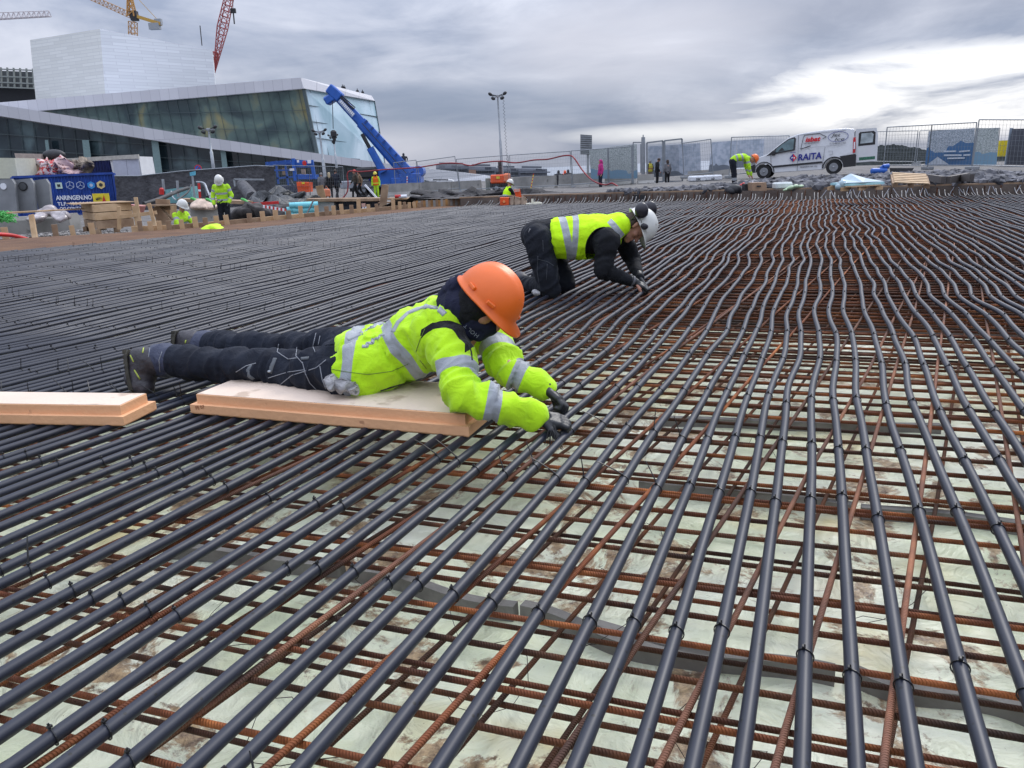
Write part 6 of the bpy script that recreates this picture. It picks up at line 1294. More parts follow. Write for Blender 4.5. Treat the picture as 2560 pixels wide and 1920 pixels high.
yb = onS(1898, 477); mb = MB(); mb.slab(dp(1880, 457, yb), dp(1916, 456, yb), dp(1917, 477, yb), dp(1881, 477, yb), .3); e = solo(mb, 'cardboard_box', mat('cardboard', (.34, .22, .14), rough=.8, var=.12), 'brown cardboard box with white tape on the bank below the van', 'box'); mb = MB(); mb.beam(Vector((-.10, -.005, .0)), Vector((-.10, -.005, .22)), .005, .03, up=(1, 0, 0)); mb.box((-.02, -.17, .10), (.09, .005, .03), mi=1); o = mb.build('tape', [TEXTW, TEXTK], e)
yb = onS(1870, 477); mb = MB(); mb.slab(dp(1862, 460, yb), dp(1877, 459, yb), dp(1877, 477, yb), dp(1862, 477, yb), .2); solo(mb, 'black_box', DARK, 'small black box between the red bag and the cardboard box', 'box')
yb = onS(1855, 473); lump([(1855, 468, yb, .10), (1858, 462, yb, .07)], .05, REDP, 'red_bag', 'crumpled dark red bag beside the bending worker', 'bag', 3, .9)
yb = onS(1840, 478); lump([(1840, 472, yb, .14), (1834, 475, yb, .12), (1848, 475, yb, .10)], .08, DARK, 'dark_bag', 'dark crumpled bag at the feet of the bending worker', 'bag', 6, .6)
mb = MB(); mb.box(dp(1956, 464, onS(1956, 472)), (.36, .25, .14), bev=.03); solo(mb, 'plastic_tub', mat('white_tub', (.6, .64, .62), rough=.3), 'white plastic tub on the gravel bank below the van door', 'tub')
yb = onS(1980, 475); lump([(1975, 470, yb, .11), (1990, 467, yb, .10), (2000, 468, yb, .08), (1962, 473, yb, .06)], .08, mat('pale_green_bag', (.42, .56, .36), rough=.4, var=.3, vscale=12), 'plastic_bags', 'pale green plastic bags right of the white tub', 'bags', 9, .6)
# blue foam on pallet
e = empty('foam_pallet', dp(2155, 472, 22.3), 0, 'small pallet carrying a light blue foam sheet under clear plastic', 'pallet'); I_ = inv(e)
A = dp(2114, 472, onS(2114, 474)); B = dp(2200, 468, onS(2200, 470)-.2); Z = Vector((0, 0, 1)); mb = MB()
for f in (0, .5, 1): mb.box(A+(B-A)*f+Vector((0, .05, -.01)), (.12, .1, .07)); mb.box(A+(B-A)*f+Vector((0, .7, -.01)), (.12, .1, .07))
for f in (0, .3, .6, .9): mb.beam(A+Vector((0, f*.8, .04)), B+Vector((0, f*.8, .04)), .1, .02)
mb.build('pallet', WOOD, e, off=I_)
mb = MB(); mb.slab(A+Vector((0, 0, .055)), B+Vector((.08, 0, .055)), B+Vector((.08, .75, .055)), A+Vector((0, .75, .055)), .045); mb.build('foam_sheet', mat('pale_blue_foam', (.33, .60, .66), rough=.5), e, off=I_)
mb = MB(); P = [A+Vector((-.02, .05, .11)), A+(B-A)*.15+Vector((0, .5, .18)), A+(B-A)*.5+Vector((0, .6, .27)), A+(B-A)*.9+Vector((0, .5, .17)), B+Vector((.1, .1, .11)), A+(B-A)*.5+Vector((0, 0, .11))]; mb.add(P+[p-Vector((0, 0, .02)) for p in P], [(0, 5, 1), (1, 5, 2), (2, 5, 3), (3, 5, 4), (7, 11, 6), (8, 11, 7), (9, 11, 8), (10, 11, 9)]); mb.build('plastic_cover', mat('pale_plastic', (.40, .50, .54), rough=.2, var=.1), e, off=I_)
lump([(2106, 460, onS(2106, 470), .13), (2098, 465, onS(2098, 471), .10)], .06, mat('pale_plastic2', (.36, .48, .52), rough=.25), 'plastic_bundle', 'bundled clear plastic at the left end of the foam pallet', 'plastic', 2, .7)
# tilted pallet stack
e = empty('pallet', dp(2275, 460, 23), 0, 'pale timber pallet tilted towards the camera on the bank', 'pallet'); I_ = inv(e); yb = onS(2278, 460)-.25; TL, TR, BRr, BL = dp(2231, 433, yb+.75), dp(2315, 437, yb+.75), dp(2321, 458, yb), dp(2236, 455, yb)
for i in range(6): mb = MB(); f = i/5; mb.beam(TL+(BL-TL)*f, TR+(BRr-TR)*f, .055, .022, up=(0, -.4, 1)); mb.build('board', mat('pale_board', (.50, .36, .22), rough=.8, var=.15), e, off=I_)
mb = MB()
for f in (.03, .5, .97): mb.beam(TL+(TR-TL)*f+Vector((0, 0, -.06)), BL+(BRr-BL)*f+Vector((0, 0, -.06)), .1, .08)
mb.build('bearers', WOODO, e, off=I_)
mb = MB(); A = dp(2240, 432, 27); mb.slab(dp(2238, 420, 27), dp(2285, 420, 27), dp(2278, 433, 27), dp(2240, 433, 27), .4); solo(mb, 'black_trough', DARK, 'black plastic trough behind the tilted pallet', 'trough')
mb = MB(); c = dp(2200, 427, 28.5); mb.cyl(c-Vector((.28, 0, 0)), c+Vector((.2, 0, 0)), .10, n=14); mb.ell(c-Vector((.28, 0, 0)), (.06, .1, .1)); mb.ell(c+Vector((.2, 0, 0)), (.06, .1, .1)); mb.tube(smooth([c+Vector((0, 0, .1)), c+Vector((.15, 0, .2)), c+Vector((.3, 0, .15))]), .03, 6); mb.cyl(c+Vector((.1, 0, .14)), c+Vector((.3, 0, .16)), .08, n=12); solo(mb, 'compressor', BLUEP, 'small blue compressor tank on the ground behind the van', 'compressor')
sticks('timber_scrap', 'dark planks lying on the bank right of the tilted pallet', 'planks', [((2318, 443, onS(2318, 447)), (2358, 450, onS(2358, 455))), ((2370, 450, onS(2370, 454)), (2420, 440, onS(2420, 446))), ((2380, 444, onS(2380, 450)), (2430, 445, onS(2430, 450)))], mat('dark_wood', (.07, .06, .055)), .14, .08)
mb = MB(); mb.slab(dp(2505, 475, 17.6), dp(2518, 472, 17.6), dp(2512, 484, 17.5), dp(2506, 482, 17.5), .01); solo(mb, 'paper_scrap', TEXTW, 'scrap of white paper at the foot of the formwork on the right', 'paper')
mb = MB(); mb.slab(dp(1120, 478, 44), dp(1131, 480, 44), dp(1133, 485, 44), dp(1124, 484, 44), .03); solo(mb, 'white_scrap', TEXTW, 'white scrap lying at the foot of the tilted fence panel', 'scrap')
# yellow hi-vis garment lying on the pipes
HV = mat('hi_vis_yellow', (0.50, 0.80, 0.015), rough=0.75, var=0.06, vscale=8)
lump([(525, 574, 16.3, .26), (548, 575, 16.2, .24), (512, 577, 16.1, .16), (560, 577, 16.2, .14)], .16, HV, 'hi_vis_jacket', 'crumpled yellow hi-vis jacket lying on the far pipes', 'jacket', 4, .38)

# ================================================================== ORANGE FOAM BOARDS
FOAM = mat('foam_orange', (0.70, 0.385, 0.20), rough=0.7, var=0.05, vscale=4, spots=((0.46, 0.23, 0.12), 20, 0.68), bump=.3, bscale=60); FOAMT = mat('foam_top', (0.66, 0.53, 0.42), rough=0.7, var=0.05, vscale=3, bump=.25, bscale=40, spots=((0.46, 0.35, 0.26), 6, 0.62))
ZB = 0.0150; ZM = 0.056; ZT = 0.098
def foam(nr, nl, fr, fl, label, mirror=False):      # lower lip corners on the pipes, near right first; shiplap edge all round
    nr, nl, fr, fl = [Vector((p.x, p.y, 0)) for p in (nr, nl, fr, fl)]; c = (nr+nl+fr+fl)/4; L = [nl, nr, fr, fl]
    e = empty('foam_board', (c.x, c.y, ZB), 0, label, 'foam board', 'orange foam boards'); I_ = inv(e); ins = 0.022
    def inset(P, d):
        k = len(P); out = []
        for i in range(k):
            a = (P[i]-P[i-1]).normalized(); b = (P[(i+1) % k]-P[i]).normalized(); na = Vector((-a.y, a.x, 0)); nb = Vector((-b.y, b.x, 0)); out.append(P[i]+(na+nb)*d/(1+na.dot(nb)))
        return out
    U = inset(L, ins); mb = MB(); A = [p+Vector((0, 0, ZB)) for p in inset(L, .004)]; A2 = [p+Vector((0, 0, ZB+.006)) for p in L]; B = [p+Vector((0, 0, ZM)) for p in L]; D = [p+Vector((0, 0, ZM)) for p in U]; E_ = [p+Vector((0, 0, ZT-.003)) for p in U]; F_ = [p+Vector((0, 0, ZT)) for p in inset(L, ins+.003)]
    q = A+A2+B+D+E_+F_; fs = [(0, 3, 2, 1)]
    for r in range(5): fs += [(4*r+i, 4*r+(i+1) % 4, 4*r+4+(i+1) % 4, 4*r+4+i) for i in range(4)]
    mb.add(q, fs, 0); mb.build('core', FOAM, e, off=I_)
    mb = MB(); mb.add([p+Vector((0, 0, .0008)) for p in F_], [(0, 1, 2, 3)], 0); mb.build('top_skin', FOAMT, e, off=I_); return e, I_
nl = gp(478, 1034, ZB); nr = gp(1173, 1094, ZB); frt = gp(1298, 968, ZT); d = (nr-nl); d.z = 0; dn = d.normalized(); pn_ = Vector((-dn.y, dn.x, 0)); wid = (frt-nr).dot(pn_)+.022
if d.length > 1: nrr = nl+dn*d.length
fb1, FI = foam(nrr, nl, nrr+pn_*wid+dn*.0, nl+pn_*wid, 'long orange foam board with a pale top lying under the worker in the orange helmet')
nr2 = gp(312, 1066, ZB); fr2 = gp(389, 983, ZT); v2 = (fr2-nr2); v2.z = 0; ax2 = gp(0, 1060, ZB)-gp(312, 1066, ZB); ax2.z = 0; ax2.normalize(); s2_ = Vector((ax2.y, -ax2.x, 0)); w2 = abs(v2.dot(s2_))
fv = (v2-ax2*0).normalized(); fr_ = nr2+v2+fv*.022
if s2_.dot(v2) < 0: s2_ = -s2_
foam(nr2, nr2+ax2*.80, nr2+s2_*(w2+.02), nr2+ax2*.80+s2_*(w2+.02), 'short orange foam board cut off by the left edge of the picture')
text_mesh('stamp', 'FE 07', .022, Matrix.Translation(nl+dn*.03+Vector((0, 0, .02))-pn_*.0012) @ Matrix((dn, Vector((0, 0, 1)), -pn_)).transposed().to_4x4() @ Matrix.Rotation(.2, 4, 'Z'), mat('stamp_brown', (.30, .10, .04)), fb1, ext=.0004, off=FI)

# ================================================================== PEOPLE
def np3(v): return np.array([v[0], v[1], v[2]], float)
class Cap:
    def __init__(s, a, b, ra, rb, flat=None, k=1.0, bands=(), blk=(), fold=1.0, tors=False):
        s.a = Vector(a); s.b = Vector(b); s.ra = ra; s.rb = rb; s.flat = flat; s.k = k; s.bands = bands; s.blk = blk; s.fold = fold; s.tors = tors
        if (s.b-s.a).length < 1e-4: s.b = s.a+Vector((0, 0, 1e-3))
def cap_geo(mb, c, n=14):
    d = (c.b-c.a); L = d.length; t = d/L; u = (c.flat-t*c.flat.dot(t)).normalized() if c.flat is not None else t.orthogonal().normalized(); w = t.cross(u); vs = []; rings = []
    for i in range(1, 5): an = -math.pi/2+i*math.pi/2/4.0; rings.append((c.a+t*c.ra*math.sin(an), c.ra*math.cos(an)))
    for i in range(0, 4): an = i*math.pi/2/4.0; rings.append((c.b+t*c.rb*math.sin(an), c.rb*math.cos(an)))
    vs.append(c.a-t*c.ra)
    for p, r in rings:
        for j in range(n): th = 2*math.pi*j/n; vs.append(p+u*r*math.cos(th)+w*r*c.k*math.sin(th))
    vs.append(c.b+t*c.rb); R = len(rings); fs = [(0, 1+(j+1) % n, 1+j) for j in range(n)]
    for i in range(R-1): fs += [(1+i*n+j, 1+i*n+(j+1) % n, 1+(i+1)*n+(j+1) % n, 1+(i+1)*n+j) for j in range(n)]
    e = len(vs)-1; fs += [(1+(R-1)*n+j, 1+(R-1)*n+(j+1) % n, e) for j in range(n)]; mb.add(vs, fs)
def body_mesh(name, caps, vox, m, parent, off, smooth_it=6, planes=(), fold_amp=0.0, fold_f=20.0, extra=None):
    mb = MB()
    for c in caps: cap_geo(mb, c)
    me = bpy.data.meshes.new('tmp'); me.from_pydata(mb.v, [], mb.f); o = bpy.data.objects.new('tmp', me); C.objects.link(o)
    r = o.modifiers.new('r', 'REMESH'); r.mode = 'VOXEL'; r.voxel_size = vox; s = o.modifiers.new('s', 'SMOOTH'); s.factor = .5; s.iterations = smooth_it
    bpy.context.view_layer.update(); dg = bpy.context.evaluated_depsgraph_get(); me2 = bpy.data.meshes.new_from_object(o.evaluated_get(dg)); bpy.data.objects.remove(o); me2.name = name
    nV = len(me2.vertices); V = np.empty(nV*3); me2.vertices.foreach_get('co', V); V = V.reshape(-1, 3); Nn = np.empty(nV*3); me2.vertices.foreach_get('normal', Nn); Nn = Nn.reshape(-1, 3)
    best = np.full(nV, 1e9); bi = np.zeros(nV, int); bt = np.zeros(nV)
    for i, c in enumerate(caps):
        a = np3(c.a); d = np3(c.b)-a; L2 = d@d; t = ((V-a)@d)/L2; tc_ = np.clip(t, 0, 1); q = a+tc_[:, None]*d; D = np.linalg.norm(V-q, axis=1)-(c.ra+(c.rb-c.ra)*tc_)*(1 if c.k <= 1 else 1)
        k = D < best; best[k] = D[k]; bi[k] = i; bt[k] = t[k]
    bd = np.full(nV, -0.05); bk = np.full(nV, -0.05)
    for i, c in enumerate(caps):
        k = bi == i; L = (c.b-c.a).length
        for (t0, t1) in c.bands: bd[k] = np.maximum(bd[k], np.minimum(bt[k]-t0, t1-bt[k])*L)
        for (t0, t1) in c.blk: bk[k] = np.maximum(bk[k], np.minimum(bt[k]-t0, t1-bt[k])*L)
    tors = np.array([c.tors for c in caps])[bi]
    for (p, n, hw, kind) in planes:
        n = np3(Vector(n).normalized()); dd = hw-np.abs((V-np3(p))@n); tgt = bd if kind == 'band' else bk; k = tors; tgt[k] = np.maximum(tgt[k], dd[k])
    if extra is not None: extra(V, bd, bk, tors)
    if fold_amp > 0:
        for i, c in enumerate(caps):
            idx = np.nonzero(bi == i)[0]
            if c.fold <= 0 or len(idx) == 0: continue
            a = np3(c.a); d = np3(c.b)-a; L = np.linalg.norm(d); d = d/L
            for v in idx:
                rel = V[v]-a; s_ = rel@d; q = rel-s_*d; f = mnoise.noise(Vector((s_*fold_f+q[0]*6+i*3.1, q[1]*7, q[2]*7+i)))
                f2 = mnoise.noise(Vector((V[v][0]*9, V[v][1]*9, V[v][2]*9+5)))
                g_ = 1-2*abs(f); V[v] += Nn[v]*fold_amp*c.fold*(g_*.9-.4+f2*.7)
    M = np.array(off); V = V@M[:3, :3].T+M[:3, 3]; me2.vertices.foreach_set('co', V.ravel())
    for nm, arr in (('bd', bd), ('bk', bk)): at = me2.attributes.new(nm, 'FLOAT', 'POINT'); at.data.foreach_set('value', arr)
    me2.materials.clear(); me2.materials.append(m); me2.polygons.foreach_set('use_smooth', [True]*len(me2.polygons)); me2.update()
    ob = bpy.data.objects.new(name, me2); C.objects.link(ob); ob.parent = parent; return ob
def m_cloth(name, base, band=(0.33, 0.35, 0.37), blk=(0.01, 0.01, 0.012), rough=.85, bs=140, bst=.4, var=.08, sheen=.0, band_rough=.45, vs=7, col2=None):
    m = mat(name, base, rough=rough, var=var, vscale=vs, col2=col2); nt = m.node_tree; N = nt.nodes; L = nt.links.new; b = N['Principled BSDF']; src = b.inputs['Base Color'].links[0].from_socket
    prev = src
    for at, colr_ in (('bd', band), ('bk', blk)):
        a = N.new('ShaderNodeAttribute'); a.attribute_name = at; g = N.new('ShaderNodeMath'); g.operation = 'GREATER_THAN'; g.inputs[1].default_value = 0; L(a.outputs['Fac'], g.inputs[0])
        x = N.new('ShaderNodeMix'); x.data_type = 'RGBA'; L(g.outputs[0], x.inputs[0]); L(prev, x.inputs[6]); x.inputs[7].default_value = colr_+(1,); prev = x.outputs[2]
        if at == 'bd': mr = N.new('ShaderNodeMapRange'); mr.inputs[3].default_value = rough; mr.inputs[4].default_value = band_rough; L(g.outputs[0], mr.inputs[0]); L(mr.outputs[0], b.inputs['Roughness'])
    L(prev, b.inputs['Base Color']); b.inputs['Specular IOR Level'].default_value = .3; b.inputs['Sheen Weight'].default_value = sheen
    t = N.new('ShaderNodeTexCoord'); n = N.new('ShaderNodeTexNoise'); n.inputs['Scale'].default_value = bs; n.inputs['Detail'].default_value = 4; L(t.outputs['Object'], n.inputs['Vector'])
    n2 = N.new('ShaderNodeTexNoise'); n2.inputs['Scale'].default_value = 16; n2.inputs['Detail'].default_value = 5; n2.inputs['Distortion'].default_value = 1.2; L(t.outputs['Object'], n2.inputs['Vector'])
    bp = N.new('ShaderNodeBump'); bp.inputs['Strength'].default_value = bst; bp.inputs['Distance'].default_value = .004; L(n.outputs['Fac'], bp.inputs['Height'])
    bp2 = N.new('ShaderNodeBump'); bp2.inputs['Strength'].default_value = .5; bp2.inputs['Distance'].default_value = .02; L(n2.outputs['Fac'], bp2.inputs['Height']); L(bp.outputs[0], bp2.inputs['Normal']); L(bp2.outputs[0], b.inputs['Normal']); return m
FLEECE = m_cloth('hi_vis_fleece', (0.46, 0.78, 0.012), var=.07, sheen=.15, bs=260)
VEST = m_cloth('hi_vis_vest', (0.54, 0.90, 0.010), var=.05, bs=60, bst=.1)
HIVJ = m_cloth('hi_vis_coat', (0.42, 0.72, 0.03), var=.1, bs=60)
DENIM = m_cloth('dark_work_trousers', (0.006, 0.008, 0.015), band=(0.035, 0.042, 0.075), blk=(0.30, 0.31, 0.33), var=.35, bs=300, col2=(0.011, 0.015, 0.026))
BLACKT = m_cloth('black_work_trousers', (0.008, 0.010, 0.016), var=.3, bs=200, blk=(.12, .13, .15))
BLACKJ = m_cloth('black_jersey', (0.007, 0.008, 0.011), var=.3, bs=200)
NAVYK = m_cloth('navy_gaiter', (0.010, 0.012, 0.032), var=.2, bs=300)
SKIN = mat('skin', (0.42, 0.20, 0.135), rough=.5, var=.08, vscale=20); SKIN.node_tree.nodes['Principled BSDF'].inputs['Subsurface Weight'].default_value = 0.0
GLOVE = mat('black_glove', (0.010, 0.011, 0.013), rough=.42, var=.2, bump=.3, bscale=60)
BOOT = mat('boot_leather', (0.030, 0.027, 0.032), rough=.5, var=.35, vscale=14, bump=.4, bscale=50); SOLE = mat('boot_sole', (0.035, 0.032, 0.022), rough=.8, var=.4, vscale=30)
LIME = mat('lime_trim', (0.35, 0.42, 0.06), rough=.6)
HAIR = mat('brown_hair', (0.040, 0.022, 0.014), rough=.7, bump=.8, bscale=120)
HELO = mat('helmet_orange', (0.78, 0.14, 0.012), rough=.38, var=.05, vscale=5, spec=.5, spots=((0.62, 0.13, 0.03), 42, .70), bump=.06, bscale=90); HELW = mat('helmet_white', (0.60, 0.60, 0.56), rough=.35, var=.06, vscale=8, spots=((0.42, 0.40, 0.36), 14, .66))
def frame3(f, u):                          # columns: right, front, up
    u = Vector(u).normalized(); f = Vector(f); f = (f-u*f.dot(u)).normalized(); r = f.cross(u); return Matrix((r, f, u)).transposed()
def helmet(parent, off, c, f, u, m, s=1.0, visor=True, lip=.010, brim=.052, ridge=True, name='helmet', vents=False):
    M = frame3(f, u); c = Vector(c); mb = MB(); nu, nv = 40, 14; vs = []
    a, b, h = .112*s, .138*s, .142*s
    def pt(th, ph, k=1.0):
        x = math.sin(th); y = math.cos(th); r = math.sin(ph)**.92; z = math.cos(ph)
        px_, py_, pz_ = a*r*x, b*r*y+.004*s, h*z
        if ridge:
            pz_ += .007*s*math.exp(-(px_/(.016*s))**2)*z**.5*(1 if z > 0.05 else 0) + .004*s*math.exp(-((abs(px_)-.040*s)/(.010*s))**2)*max(0, z)**.5
        return Vector((px_*k, py_*k, pz_*k))
    for i in range(nv+1):
        ph = math.pi/2*i/nv
        for j in range(nu): vs.append(pt(2*math.pi*j/nu, max(ph, .0001)))
    rim = []
    for (ex, dz, bz) in ((1, -.006, 1), (1, -.012, 1)):
        for j in range(nu):
            th = 2*math.pi*j/nu; p = pt(th, math.pi/2); dr = Vector((math.sin(th), math.cos(th), 0)); fr = max(0, math.cos(th)); w = lip*s+(brim*s*min(1, (fr**1.6)*1.15) if visor else 0)
            vs.append(p+dr*w*ex+Vector((0, 0, dz*s-(.016*s*fr**2 if visor else 0))))
    for j in range(nu): th = 2*math.pi*j/nu; vs.append(pt(th, math.pi/2, .96)+Vector((0, 0, -.004)))
    for j in range(nu): th = 2*math.pi*j/nu; vs.append(pt(th, math.pi/4, .93))
    fs = [(i*nu+j, (i+1)*nu+j, (i+1)*nu+(j+1) % nu, i*nu+(j+1) % nu) for i in range(nv+4) for j in range(nu)]; e = (nv+4)*nu; fs.append(tuple(range(e, e+nu)))
    mb.add([c+M@v for v in vs], fs, 0, True)
    for q in (-70, -112, -30, 70, 112):       # slot covers low on the sides
        th = R_(q); p = pt(th, math.pi/2*.90); dr = Vector((math.sin(th), math.cos(th), 0)); tg = Vector((math.cos(th), -math.sin(th), 0)); mb.box(c+M@(p+dr*.003*s), (.036*s, .012*s, .015*s), M=M@Matrix((tg, dr, Vector((0, 0, 1)))).transposed(), bev=.003*s)
    hm = mb.build(name, m, parent, off=off)
    if vents:
        for sx in (-1, 1):
            for q in (60, 95): th = R_(q)*sx; p = pt(th, math.pi/2*.62); mb = MB(); mb.ell(c+M@p, (.012, .02, .008), M=M, nu=8, nv=6); mb.build('vent', DARK, hm, off=off)
    return hm, M
def head_caps(c, f, u, s=1.0, ears=True):
    M = frame3(f, u); P = lambda x, y, z: Vector(c)+M@Vector((x, y, z))*s
    L = [Cap(P(0, -.012, .035), P(0, .012, .035), .082*s, .080*s), Cap(P(0, .012, -.01), P(0, .030, -.06), .070*s, .052*s), Cap(P(0, .055, -.085), P(0, .068, -.088), .026*s, .024*s),
         Cap(P(0, .082, .012), P(0, .103, -.028), .011*s, .0145*s), Cap(P(-.03, .074, .028), P(.03, .074, .028), .014*s, .014*s), Cap(P(-.042, .045, -.02), P(.042, .045, -.02), .028*s, .028*s), Cap(P(-.018, .078, -.058), P(.018, .078, -.058), .0115*s, .0115*s)]
    if ears: L += [Cap(P(sx*.078, -.008, -.02), P(sx*.083, -.014, .015), .012*s, .016*s) for sx in (-1, 1)]
    return L
def torso_caps(nodes, s, tors=True, fold=1.0, grow=0.0):      # nodes: (centre, half width, half thickness)
    L = []; s = Vector(s).normalized()
    for (c0, w0, t0), (c1, w1, t1) in zip(nodes, nodes[1:]):
        for k in (-1, 0, 1):
            o0 = s*(w0-t0)*k; o1 = s*(w1-t1)*k; L.append(Cap(Vector(c0)+o0, Vector(c1)+o1, t0+grow+(.006 if k == 0 else 0), t1+grow+(.006 if k == 0 else 0), fold=fold, tors=tors))
    return L
def hand_caps(w, d, n, curl=1.0, s=1.0, thumb=1, spread=.25, g=0.0):
    """w wrist, d direction of the hand, n back-of-hand normal; five fingers of their own lengths"""
    d = Vector(d).normalized(); n = Vector(n); n = (n-d*n.dot(d)).normalized(); x = d.cross(n); w = Vector(w); L = []
    for k in (-.028, -.009, .010, .028): L.append(Cap(w+d*.015*s+x*k*.7*s, w+d*.085*s+x*k*s, (.016+g)*s, (.0135+g)*s, fold=0))
    for i, (k, ln) in enumerate(((-.031, .82), (-.011, 1.0), (.010, .95), (.030, .74))):
        p = w+d*.088*s+x*k*s; an = 0.15*curl; dirv = (d*math.cos(an)-n*math.sin(an)+x*k*spread*6).normalized(); r = (.0098+g)*s
        for seg, (l, da) in enumerate(((.042, .85*curl), (.028, .95*curl), (.022, .6*curl))):
            q = p+dirv*l*ln*s; L.append(Cap(p, q, r, r*.92, fold=0)); ax = x; dirv = (Matrix.Rotation(-da*(1+.1*i), 3, ax) @ dirv).normalized(); p = q; r *= .92
    p = w+d*.028*s-x*thumb*.030*s; dirv = (d*.75-x*thumb*.62-n*.35*curl).normalized()
    for l, da in ((.038, .5), (.030, .45), (.020, 0)):
        q = p+dirv*l*s; L.append(Cap(p, q, (.0125+g)*s, (.011+g)*s, fold=0)); dirv = (dirv*math.cos(da)+(x*thumb*.5-n*.4+d*.4).normalized()*math.sin(da)).normalized(); p = q
    return L
def boot(parent, off, heel, ball, toe, top, upv, name='boot', vox=.008, sole=True, s=1.0, detail=True):
    heel, ball, toe, top = map(Vector, (heel, ball, toe, top)); caps = [Cap(heel, ball, .042*s, .047*s, fold=1), Cap(ball, toe, .048*s, .044*s), Cap(heel+(top-heel)*.35, top, .054*s, .060*s), Cap(heel, heel+(top-heel)*.5, .044*s, .054*s), Cap(heel+(top-heel)*.5, ball+(top-heel)*.30, .056*s, .052*s), Cap(ball+(top-heel)*.2, toe+(top-heel)*.10, .050*s, .042*s)]
    b = body_mesh(name, caps, vox, BOOT, parent, off, smooth_it=5, fold_amp=.003 if detail else 0, fold_f=30)
    if sole:
        n = -(top-heel); ax = (toe-heel).normalized(); n = (n-ax*n.dot(ax)).normalized(); mb = MB(); sd_ = ax.cross(n).normalized(); K = 9; L = (toe-heel).length+.070*s; o = heel-ax*.036*s+n*.034*s; vs = []
        for i in range(K+1):
            f = i/K; w = (.030+.014*math.sin(f*math.pi*.85+.2)-.016*(f > .9)-.012*(f < .1))*s
            for (sx, dn_) in ((-1, 0), (-1, .012), (1, .012), (1, 0)): vs.append(o+ax*L*f+sd_*sx*w+n*dn_*s+(-n*.016*f*f*s))
        fs = [(4*i+j, 4*i+4+j, 4*i+4+(j+1) % 4, 4*i+(j+1) % 4) for i in range(K) for j in range(4)]+[(0, 1, 2, 3), (4*K+3, 4*K+2, 4*K+1, 4*K)]
        mb.add(vs, fs, 0)
        for i in range(K):
            f = (i+.5)/K; mb.box(o+ax*L*f+n*.014*s-n*.016*f*f*s, (.018*s, .070*s, .010*s), M=Matrix((ax, sd_, n)).transposed())
        mb.build('sole', SOLE, b, off=off)
    return b

# ---------------- the worker lying on the board -------------------------------
lw = empty('person', gp(900, 960, ZT), 0, 'person lying face down on the orange board, orange helmet, yellow hi-vis fleece, tying a pipe', 'person'); LI = inv(lw)
J = dict(pel=dp(890, 902, 3.26), wai=dp(985, 886, 3.24), mid=dp(1048, 850, 3.20), che=dp(1103, 820, 3.16), nek=dp(1152, 782, 3.12),
         hiN=dp(872, 930, 3.17), knN=dp(690, 925, 3.38), anN=dp(410, 900, 3.60), hiF=dp(905, 872, 3.38), knF=dp(715, 875, 3.70), anF=dp(505, 862, 4.00),
         shN=dp(1130, 880, 2.96), elN=gp(1158, 990, .165), wrN=gp(1342, 1043, .07), shF=dp(1228, 842, 3.32), elF=gp(1278, 932, .17), wrF=gp(1358, 966, .115))
lat_ = (J['hiF']-J['hiN']); lat_.z = 0; lat_ = Vector((.22, .97, 0)).normalized()
hc = dp(1208, 764, 3.03); hu = Vector((.66, -.10, .73)).normalized(); hf = Vector((.68, -.34, -.62))
hM = frame3(hf, hu); HP = lambda x, y, z: hc+hM@Vector((x, y, z))
ulim = lambda a, b, t: J[a]+(J[b]-J[a])*t
caps = head_caps(hc-hu*.0, hf, hu, ears=False)+[Cap(J['nek'], hc-hu*.05, .058, .055)]
caps += [Cap(J['shN'], J['elN'], .036, .028), Cap(J['elN'], J['wrN'], .028, .024), Cap(J['shF'], J['elF'], .036, .028), Cap(J['elF'], J['wrF'], .028, .024), Cap(J['shN'], J['che'], .05, .10), Cap(J['shF'], J['che'], .05, .10), Cap(J['che'], J['nek'], .09, .055),
         Cap(J['pel'], J['wai'], .10, .09), Cap(J['wai'], J['che'], .09, .11), Cap(J['hiN'], J['knN'], .07, .05), Cap(J['knN'], J['anN'], .05, .035), Cap(J['hiF'], J['knF'], .07, .05), Cap(J['knF'], J['anF'], .05, .035), Cap(J['hiN'], J['hiF'], .08, .08)]
ghN = hand_caps(J['wrN'], Vector((.96, .10, -.25)), Vector((.15, -.25, .95)), curl=1.15, thumb=-1, s=.98); ghF = hand_caps(J['wrF'], Vector((.70, -.45, -.55)), Vector((.6, .1, .75)), curl=1.1, thumb=1, s=.98)
body_mesh('body', caps+ghN+ghF, .0065, SKIN, lw, LI, smooth_it=3)
# trousers
LEG = lambda a, b, ra, rb, **k: Cap(J[a], J[b], ra, rb, **k)
tc_caps = torso_caps([(ulim('pel', 'wai', -.25), .175, .122), (ulim('pel', 'wai', .1), .16, .105), (ulim('pel', 'wai', .5), .15, .095)], lat_, tors=True, fold=.8)+[Cap(J['hiN'], ulim('hiN', 'knN', .5), .122, .102, fold=1), Cap(ulim('hiN', 'knN', .5), J['knN'], .092, .083, fold=1.3), Cap(J['knN'], ulim('knN', 'anN', .4), .085, .083, fold=1.4), Cap(ulim('knN', 'anN', .4), ulim('knN', 'anN', .82), .083, .078, fold=.8), Cap(ulim('knN', 'anN', .82), ulim('knN', 'anN', 1.02), .079, .082, bands=((.35, 2.0),), fold=.5),
      Cap(J['hiF'], ulim('hiF', 'knF', .5), .108, .088, fold=1), Cap(ulim('hiF', 'knF', .5), J['knF'], .088, .078, fold=1.2), Cap(J['knF'], ulim('knF', 'anF', .85), .078, .072, fold=1), Cap(ulim('knF', 'anF', .85), ulim('knF', 'anF', 1.0), .074, .076, bands=((.3, 2.0),), fold=.5)]
tr = body_mesh('trousers', tc_caps, .009, DENIM, lw, LI, smooth_it=6, fold_amp=.019, fold_f=17)
